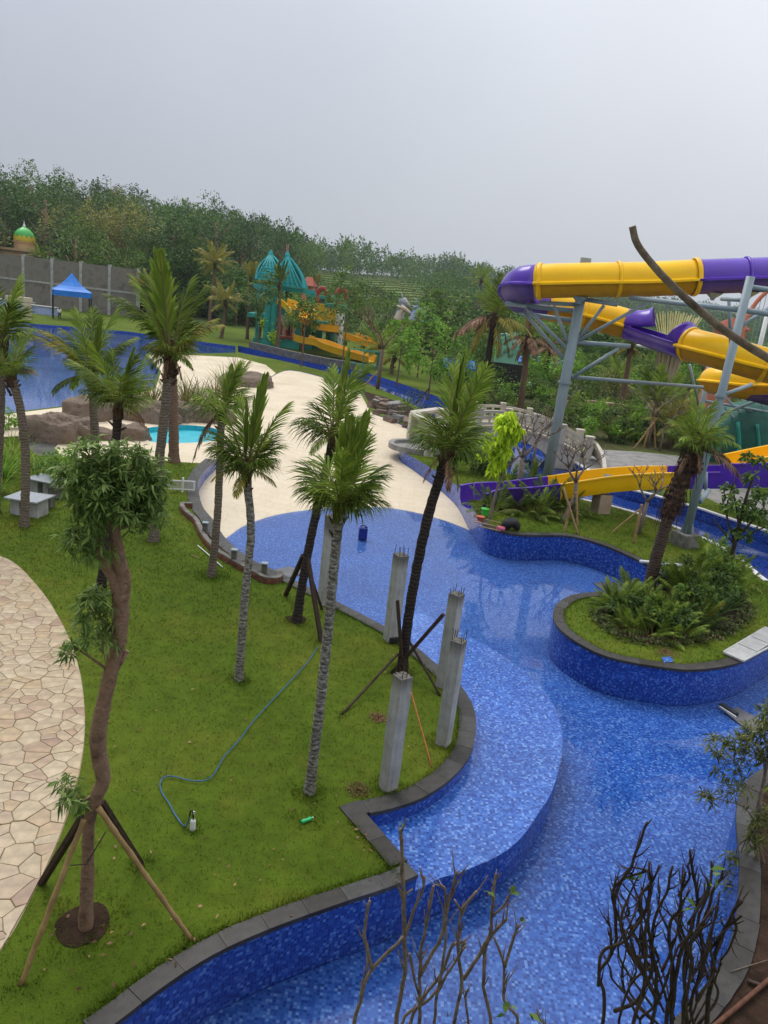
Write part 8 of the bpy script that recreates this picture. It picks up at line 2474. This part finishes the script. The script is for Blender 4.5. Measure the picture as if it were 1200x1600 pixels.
# mint leaf lattice mural behind the palms
lm = aty(795, 540, 74)
t = thing('lattice_mural', 'mint green lattice of curling leaves on a low wall behind the dry palms', 'mural', (lm.x, lm.y, 0))
lo2 = Vector((lm.x, lm.y, 0))
w_, h_ = 2.0, aty(795, 520, 74).z
zb = aty(795, 546, 74).z
mb = MB(); mb.box((0, .3, (zb - 1.3) / 2), (w_ * 1.6, .5, zb - 1.3)); mb.build('base', MAT['black'], t)  # flat black stands in for the shadowed void under the lattice
mb = MB(); mb.box((0, .3, zb - 0.55), (w_ * 1.1, .4, 1.5)); mb.build('wall', MAT['mint'], t)
rg = random.Random(9)
for i in range(26):
    x, z = rg.uniform(-w_ / 2, w_ / 2), zb + rg.uniform(0, (h_ - zb) * .8)
    a = rg.uniform(0, 3.1); l = rg.uniform(.5, .9)
    mb = MB(); mb.tube(catmull([(x - math.cos(a) * l, 0, z - math.sin(a) * l), (x, -.05, z + .15), (x + math.cos(a) * l, 0, z + math.sin(a) * l)], 4), [.05, .09, .12, .13, .14, .13, .12, .09, .05], 6); mb.build('leaf_bar', MAT['mint'], t, True)
# straw column with a fan of yellowed slats and a round white table roof
sc0 = aty(1040, 585, 62); so_ = Vector((sc0.x, sc0.y, 0))
t = thing('fan_column', 'straw bundle column with a round white disc and a fan of pale yellow slats on top', 'sculpture', so_)
zc = aty(1043, 547, 62).z
mb = MB()
for i in range(16):
    a = TAU * i / 16
    mb.tube([(1.1 * math.cos(a), 1.1 * math.sin(a), 0), (.55 * math.cos(a), .55 * math.sin(a), zc * .6), (.9 * math.cos(a), .9 * math.sin(a), zc)], .16, 5)
mb.build('straw_column', MAT['sandbrick'], t)
mb = MB(); mb.lathe((0, 0, zc), [(0.3, -.3), (2.6, 0), (2.65, .12), (0.4, .35)], 24); mb.build('disc_roof', MAT['white'], t)
z0, z1 = aty(1043, 528, 62).z, aty(1045, 489, 62).z
for i in range(18):
    f = (i - 8.5) / 8.5
    for s in (-.35, .35):
        mb = MB((0, 0, zc)); mb.bar((f * .7, s * .5, zc + .2), (f * 1.75, s, z1 - abs(f) * .25 + (i % 3) * .12), .09, .05); q = mb.build('slat', MAT['ribbon'], t); q.location = (0, 0, zc)
# coral arch with a net at the right edge
c0 = aty(1160, 545, 60)
t = thing('net_arch', 'coral red curved arch with a grey net at the right edge of the picture', 'arch', (c0.x, c0.y, 0))
co = Vector((c0.x, c0.y, 0))
ap = catmull([Vector((c0.x - .6, 60, 0)), aty(1160, 520, 60), aty(1172, 488, 60), aty(1190, 463, 60), aty(1215, 448, 60), aty(1260, 450, 60), aty(1300, 480, 60), Vector((aty(1310, 520, 60).x, 60, 0))], 6)
mb = MB(co); mb.tube(ap, .16, 8); mb.build('arch', MAT['coral'], t, True)
net = MB(co)
xs = np.linspace(c0.x + .5, aty(1285, 500, 60).x, 16)
for x in xs:
    zt_ = max([p.z for p in ap if abs(p.x - x) < .8] or [5])
    net.bar((x, 60, 2), (x, 60, zt_), .03, .03)
for k in range(14):
    z = 3 + k * .5
    net.bar((xs[0], 60.02, z), (xs[-1], 60.02, z), .03, .03)
net.build('net', MAT['steel'], t)
pw = aty(1192, 530, 58); tag((lambda mb: (mb.tube([(pw.x - .5, 58, 0), aty(1186, 545, 58), aty(1198, 495, 58)], .16, 8), mb.build('white_mast', MAT['white'], None, True))[1])(MB((pw.x - .5, 58, 0))), 'white leaning mast at the right edge behind the yellow tube', 'mast')
# brown-roofed hut and coral wall bits
hb = aty(1140, 520, 66); hb.z = 0
t = thing('thatch_hut', 'hut with a brown roof behind the column, left of the coral arch', 'building', hb)
zr = aty(1140, 496, 66).z
mb = MB(); mb.box((0, 0, (zr - .8) / 2), (1.9, 2, zr - .8)); mb.build('wall', MAT['coral'], t)
mb = MB(); mb.lathe((0, 0, zr - .9), [(1.6, 0), (1.55, .12), (.15, .9)], 12); mb.build('roof', MAT['redroof'], t)
# pinkish low walls seen between the plants
for i, (a, b, w, h, lb) in enumerate(((1010, 590, 9, 1.6, 'low pinkish wall left of the straw column'), (1085, 590, 6, 1.6, 'low pinkish wall right of the straw column'))):
    p = at(a, b); p = Vector((aty(a, b, 66).x, 66, 0))
    mb = MB(p); mb.box((p.x, p.y, h / 2), (w, .5, h + .2)); o = mb.build('low_wall', mottled('pink_render', (.42, .25, .19), (.55, .36, .28), .6, .85, .2, .1)); bevel(o, .03, 1); tag(o, lb, 'wall')
# big green scaled sculpture behind the pipes
gsb = aty(1172, 660, 54); go = Vector((gsb.x, gsb.y, 0))
t = thing('green_sculpture', 'big dark green scaled body with ridges behind the steel pipes at the right edge', 'sculpture', go)
zt2 = aty(1150, 628, 52).z
mb = MB()
n_, m_ = 28, 10
vs = []
for j in range(m_ + 1):
    for i in range(n_):
        a, ph = TAU * i / n_, j / m_ * math.pi / 2
        k = 1 + .05 * math.cos(14 * a)
        vs.append((3.8 * k * math.cos(a) * math.cos(ph), 3.0 * k * math.sin(a) * math.cos(ph), max(zt2, 2.6) * math.sin(ph) * 1.0))
mb.add(vs, [(j * n_ + i, j * n_ + (i + 1) % n_, (j + 1) * n_ + (i + 1) % n_, (j + 1) * n_ + i) for j in range(m_) for i in range(n_)])
mb.build('body', MAT['green_scale'], t, True)
mb = MB()
for k in range(6):
    x = -3.4 + k * 1.3
    mb.tube(catmull([(x, -2.9, .4), (x + .5, -2.9, 1.2), (x + .2, -2.4, max(zt2, 2.6) * .7)], 4), [.12] * 9, 6)
mb.build('ridge', MAT['teal'], t, True)
for i, (a, b, lb) in enumerate(((1140, 676, 'stacked brown and white stone pillar in front of the green scaled body'), (1180, 686, 'lower stone pillar nearer the right edge by the green scaled body'))):
    p = at(a, b)
    t = thing('stone_pillar', lb, 'pillar', p)
    for k in range(5):
        mb = MB(); mb.box((rnd.uniform(-.06, .06), 0, .22 + k * .42), (1.5 - .1 * (k % 2), 1.1, .40), rz=rnd.uniform(-.05, .05)); o = mb.build('stone', MAT['brick'] if k in (2, 3) else MAT['bridge'], t); bevel(o, .04, 1)
# teal floor, blue awnings and a crowd of loungers behind the orange-fronded palm
for i, (a, b, w, d, h, m_, lb) in enumerate(((712, 588, 3.4, 2.6, 2.6, 'tent', 'small blue awning left of the orange-fronded palm'), (850, 575, 4.4, 2.6, 2.6, 'tent', 'blue awning just left of the big steel column'), (820, 576, 2.6, 2.2, 2.6, 'tent', 'second small blue awning further left of the big steel column'))):
    p = at(a, b + 14)
    t = thing('awning', lb, 'awning', p)
    mb = MB(); mb.add([(-w / 2, -d / 2, h - .6), (w / 2, -d / 2, h - .6), (w / 2, d / 2, h), (-w / 2, d / 2, h), (-w / 2, -d / 2, h - .9), (w / 2, -d / 2, h - .9)], [(0, 1, 2, 3), (4, 5, 1, 0)]); mb.build('canopy', MAT[m_], t)
    for x in (-1, 1):
        for y in (-1, 1):
            mb = MB((x * w / 2.1, y * d / 2.1, 0)); mb.bar((x * w / 2.1, y * d / 2.1, 0), (x * w / 2.1, y * d / 2.1, h - .3 + y * .25), .08, .08); q = mb.build('leg', MAT['steel'], t); q.location = (x * w / 2.1, y * d / 2.1, 0)
p = at(772, 594)
mb = MB(); mb.box((0, 0, .05), (9, 8, .12)); o = mb.build('mint_deck', MAT['mint']); o.location = p; tag(o, 'pale mint green deck behind the orange-fronded palm', 'deck')
for i in range(9):
    a, b = 716 + (i % 3) * 13 + rnd.uniform(-3, 3), 580 + (i // 3) * 7
    p = at(a, b + 6)
    t = thing('deck_lounger', 'white and pale blue lounger among those heaped behind the split palm', 'lounger', p, 'loungers heaped behind the palms', rnd.uniform(0, 3))
    mb = MB(); mb.box((0, 0, .45), (.7, 1.3, .1)); mb.add([(-.35, .65, .45), (.35, .65, .45), (.35, 1.15, 1.1), (-.35, 1.15, 1.1)], [(0, 1, 2, 3)]); mb.build('seat', MAT['white'] if i % 2 else MAT['statue_blue'], t)
    mb = MB()
    for x in (-.3, .3):
        for y in (-.6, .6): mb.bar((x, y, 0), (x, y, .42), .06, .06)
    mb.build('leg_frame', MAT['steel'], t)

# ================================================================== TREES OF THE HILLSIDE
rf = random.Random(3)
palette = ['leaf_forest', 'leaf_forest', 'leaf_blue', 'leaf_forest', 'leaf_mid', 'leaf_dark']
# individual trees that stand out, by sight line and distance: (px, crown top py, distance, height, radius, material, crown shape, label)
special = [
    (112, 303, 152, 19, 5.6, 'leaf_gold', 'ball', 'big tree flushed with pale yellow blossom above the block wall, left one of two'),
    (154, 316, 150, 17, 4.6, 'leaf_gold', 'ball', 'tall narrow blossoming tree right of the big blossoming one'),
    (228, 340, 160, 16, 7.5, 'leaf_gold', 'ball', 'rounded yellowish tree behind the tallest palm'),
    (185, 385, 140, 9, 6, 'leaf_mid', 'ball', 'dark low tree behind the blue tent'),
    (10, 410, 142, 8, 5, 'leaf_mid', 'ball', 'low green tree just over the block wall below the dome'),
    (-34, 335, 150, 15, 5, 'leaf_gold', 'ball', 'olive tree at the left picture edge beside the dome'),
    (85, 402, 142, 8, 5, 'leaf_forest', 'ball', 'small dark tree over the block wall left of the tent'),
    (255, 370, 150, 13, 7, 'leaf_forest', 'ball', 'dark tree to the right of the rounded yellowish tree'),
    (300, 375, 150, 13, 7, 'leaf_mid', 'ball', 'green tree behind the slender feathery palm'),
    (350, 400, 150, 11, 7, 'leaf_mid', 'ball', 'green tree behind the palms left of the tower'),
    (580, 445, 170, 13, 9, 'leaf_dark', 'ball', 'dark domed tree below the rice terraces'),
    (520, 445, 165, 12, 8, 'leaf_dark', 'ball', 'dark tree behind the dark red finials'),
    (690, 425, 260, 20, 16, 'leaf_forest', 'umbrella', 'wide umbrella-crowned tree on the slope right of the terraces'),
    (730, 440, 200, 17, 14, 'leaf_forest', 'umbrella', 'umbrella-crowned tree behind the grey-green feather palm'),
    (700, 470, 150, 15, 10, 'leaf_mid', 'ball', 'dense dark green tree behind the statues'),
    (650, 455, 165, 14, 10, 'leaf_forest', 'ball', 'dark tree directly behind the tan statue'),
    (612, 503, 122, 9, 4.5, 'leaf_mid', 'ball', 'low tree hiding the foot of the tan statue'),
    (637, 502, 120, 9, 4.2, 'leaf_bright', 'ball', 'light tree in front of the gap between the two statues'),
    (660, 504, 122, 9, 4.5, 'leaf_mid', 'ball', 'low tree hiding the foot of the blue statue'),
    (610, 470, 150, 12, 9, 'leaf_mid', 'ball', 'green tree left of the tan statue'),
]
for i, (a, b, Y, h, r_, m_, shp, lb) in enumerate(special):
    p = aty(a, b, Y)
    g = float(hill(p.x, Y))
    h = max(4.0, p.z - g)
    broad_tree(lb, (p.x, Y, g), h, r_, m_, 'tree', 'hillside_tree', None, 500 + i, 0.40 if shp == 'ball' else 0.45, None, None, 0.15, 170, 18, shp, key=None, crown_h=h * 0.85 if shp == 'ball' else h * 0.45, width=0.42)
# the wood: nearest trees one by one, the far ones as a mass
cands = []
for _ in range(26000):
    az_ = rf.uniform(R(-31), R(31))
    D, r0, e, th_ = ridge(az_)
    r = rf.uniform(r0 * 0.92, D + 25)
    x, y = r * math.sin(az_), r * math.cos(az_)
    cands.append((r, x, y, az_))
cands.sort()
AZ0, AZ1 = math.atan(ray(480, 430)[0] / ray(480, 430)[1]), math.atan(ray(694, 430)[0] / ray(694, 430)[1])
def in_terrace(x, y, h=9.0):
    az_, r = math.atan2(x, y), math.hypot(x, y)
    D, r0, e, th_ = ridge(az_)
    k = (r - r0) / (D - r0)
    if AZ0 < az_ < AZ1 and 0.12 < k < 0.70: return True
    g = float(hill(x, y))
    q2 = proj((x, y, g + h))
    if AZ0 - .015 < az_ < AZ1 and k <= 0.12 and q2[1] < 455 + (q2[0] - 490) * 0.15: return True
    # keep the sight line to the dome open
    if -34 < q2[0] < 114 and r < 188 and q2[1] < 394: return True
    return False
grid = {}
placed = []
for r, x, y, az_ in cands:
    sp_ = 4.6 + r * 0.0085
    k = (int(x // 12), int(y // 12))
    ok = True
    for dx in (-1, 0, 1):
        for dy in (-1, 0, 1):
            for (x2_, y2_) in grid.get((k[0] + dx, k[1] + dy), ()):
                if (x - x2_) ** 2 + (y - y2_) ** 2 < sp_ * sp_: ok = False
    if not ok or in_terrace(x, y): continue
    q = proj((x, y, float(hill(x, y)) + 8))
    if q[0] < -120 or q[0] > 1300: continue
    grid.setdefault(k, []).append((x, y))
    placed.append((r, x, y, az_))
NEAR = 292
TREE_LB = {'leaf_forest': 'dark green broad-crowned tree of the hillside wood', 'leaf_blue': 'bluish dark green tree of the hillside wood', 'leaf_mid': 'mid green leafy tree of the hillside wood', 'leaf_dark': 'very dark dense tree of the hillside wood', 'leaf_gold': 'olive tree with pale blossom in the hillside wood'}
def tree_h(az_): return float(np.interp(az_, D_AZ, TREE_H))
protos = {}
# trees drawn largest first: sort by size on the picture
placed_sorted = sorted(placed, key=lambda t: t[0])
for i, (r, x, y, az_) in enumerate(placed_sorted[:NEAR]):
    m_ = rf.choice(palette * 2 + (['leaf_gold'] if az_ < R(-8) else ['leaf_mid']))
    h = min(tree_h(az_), 15) * rf.choice((0.5, 0.7, 0.85, 1.0, 1.15, 1.4)) * rf.uniform(.9, 1.1)
    v = rf.randrange(3)
    key = (m_, v)
    if key not in protos:
        protos[key] = crown_mesh('crown', 1.0, 2.0, 170, 22, 0.065, MAT[m_], 700 + len(protos), width=0.45)
        if 'trunk' not in protos:
            mb = MB(); mb.tube([(0, 0, -.1), (.02, .01, .5), (0, 0, 1.0)], [.035, .028, .018], 6)
            for a in range(4): mb.tube([(0, 0, .5 + a * .1), (.2 * math.cos(a * 2), .2 * math.sin(a * 2), .75 + a * .08)], [.015, .006], 4)
            protos['trunk'] = mb.mesh('trunk', MAT['bark'], True)
    t = thing('hillside_tree', TREE_LB[m_], 'tree', (x, y, float(hill(x, y)) - 0.2), 'trees of the hillside wood', rf.uniform(0, TAU))
    link('trunk', protos['trunk'], t, None, 0, (h * .8, h * .8, h * .8))
    rad = h * rf.uniform(.22, .46)
    link('crown', protos[key], t, (0, 0, h * .60), 0, (rad, rad, h * .42))
def mass(name, items, label, mats):
    VV, FF, MI, off = [], [], [], 0
    base = {}
    for m_i, m_ in enumerate(mats):
        for v in range(2):
            g_ = np.random.default_rng(m_i * 7 + v)
            nq = 300
            C = g_.normal(0, .55, (26, 3)); L_ = np.linalg.norm(C, axis=1); C *= np.minimum(1, .95 / np.maximum(L_, 1e-6))[:, None]
            P = C[g_.integers(0, 26, nq)] + g_.normal(0, .14, (nq, 3))
            D = g_.normal(0, 1, (nq, 3)) + P
            D /= np.linalg.norm(D, axis=1, keepdims=True)
            S_ = np.cross(D, g_.normal(0, 1, (nq, 3))); S_ /= np.linalg.norm(S_, axis=1, keepdims=True)
            l = g_.uniform(.12, .26, nq)[:, None]
            base[(m_i, v)] = np.stack([P, P + D * l * .5 + S_ * l * .32, P + D * l, P + D * l * .5 - S_ * l * .32], 1)
    for r, x, y, az_ in items:
        m_i, v = rf.randrange(len(mats)), rf.randrange(2)
        h = min(tree_h(az_), 15) * rf.choice((.5, .7, .85, 1, 1.15, 1.4)) * rf.uniform(.9, 1.1) * (1.0 if r < 500 else 1.1)
        rad = h * rf.uniform(.30, .45)
        q = base[(m_i, v)]
        a = rf.uniform(0, TAU)
        ca, sa = math.cos(a), math.sin(a)
        B = np.empty_like(q)
        B[..., 0] = (q[..., 0] * ca - q[..., 1] * sa) * rad + x
        B[..., 1] = (q[..., 0] * sa + q[..., 1] * ca) * rad + y
        B[..., 2] = q[..., 2] * h * .42 + h * .58 + float(hill(x, y)) - .3
        VV.append(B.reshape(-1, 3)); n = len(q)
        FF.append(np.arange(4 * n).reshape(-1, 4) + off); off += 4 * n
        MI.append(np.full(n, m_i))
    o = link(name, fast_mesh(name, np.concatenate(VV), np.concatenate(FF), [MAT[m_] for m_ in mats], False, np.concatenate(MI)))
    tag(o, label, 'forest', None, 'stuff')
mass('forest', placed_sorted[NEAR:], 'continuous wood covering the far hillsides to the skyline', ['leaf_forest', 'leaf_blue', 'leaf_forest', 'leaf_mid'])
print('trees placed', len(placed))
# rice terraces: narrow level strips stepping up the slope
mt = mottled('rice_green', (0.085, 0.145, 0.020), (0.155, 0.215, 0.035), .08, .9, .1, 0)
for s_ in range(11):
    mb = MB()
    P0, P1 = [], []
    for k in range(25):
        a = 486 + 200 * k / 24
        az_ = math.atan(ray(a, 430)[0] / ray(a, 430)[1])
        D, r0, e, th_ = ridge(az_)
        ra = r0 + (D - r0) * (0.16 + 0.050 * s_) + 2.5 * math.sin(k * .8 + s_)
        rb = r0 + (D - r0) * (0.16 + 0.050 * (s_ + 1)) + 2.5 * math.sin(k * .8 + s_ + 1)
        za = float(hill(ra * math.sin(az_), ra * math.cos(az_))) + 1.2
        zb2 = float(hill(rb * math.sin(az_), rb * math.cos(az_))) + 0.5
        P0.append((ra * math.sin(az_), ra * math.cos(az_), za)); P1.append((rb * math.sin(az_), rb * math.cos(az_), zb2))
    n = len(P0)
    lowp = [(p[0], p[1], p[2] - 1.6) for p in P0]
    mb.add(P0 + P1, [(k, k + 1, n + k + 1, n + k) for k in range(n - 1)])
    mb.add(P0 + lowp, [(n + k, n + k + 1, k + 1, k) for k in range(n - 1)], 1)
    o = mb.build('rice_terrace', [mt, MAT['leaf_dark']])
    o['kind'] = 'structure'
# low trees and bushes that fill the ground between the park and the wood
fill = []
for i in range(150):
    a = rf.uniform(200, 1290)
    Y = rf.uniform(112, 200) if a < 560 else rf.uniform(78, 210)
    xx = ray(a, 500)[0] / ray(a, 500)[1] * Y
    if a < 560 and Y < 135: continue
    if 600 < a < 690 and Y < 140: continue
    fill.append((xx, Y, a))
for i, (x, y, a) in enumerate(fill):
    h = rf.uniform(5, 10) * (1 if y > 110 else .6)
    if in_terrace(x, y, h): continue
    m_ = rf.choice(['leaf_mid', 'leaf_forest', 'leaf_mid', 'leaf_dark', 'leaf_bright'])
    key = (m_, 'f', rf.randrange(2))
    if key not in protos: protos[key] = crown_mesh('crown', 1.0, 2.0, 130, 18, 0.10, MAT[m_], 800 + len(protos), width=0.45)
    t = thing('park_tree', {'leaf_mid': 'mid green tree filling the ground between the park and the wood', 'leaf_forest': 'dark green tree filling the ground between the park and the wood', 'leaf_dark': 'very dark bushy tree between the park and the wood', 'leaf_bright': 'light green bushy tree between the park and the wood'}[m_], 'tree', (x, y, float(hill(x, y)) - .2), 'trees between the park and the wood', rf.uniform(0, TAU))
    link('trunk', protos['trunk'], t, None, 0, (h * .8, h * .8, h * .8))
    rad = h * rf.uniform(.45, .65)
    link('crown', protos[key], t, (0, 0, h * .52), 0, (rad, rad, h * .5))
# ================================================================== THE AIR
mb = MB()
mb.box((0, 1300, 70), (4000, 3700, 150))
m = bpy.data.materials.new('haze')
m.use_nodes = True
m.node_tree.nodes.clear()
o_ = m.node_tree.nodes.new('ShaderNodeOutputMaterial')
v_ = m.node_tree.nodes.new('ShaderNodeVolumePrincipled')
v_.inputs['Color'].default_value = (0.80, 0.86, 0.95, 1)
v_.inputs['Density'].default_value = 0.00019
v_.inputs['Anisotropy'].default_value = 0.2
m.node_tree.links.new(v_.outputs[0], o_.inputs['Volume'])
hz = mb.build('haze', m)
tag(hz, 'thin pale haze in the air over the park and the hills', 'haze', None, 'stuff')
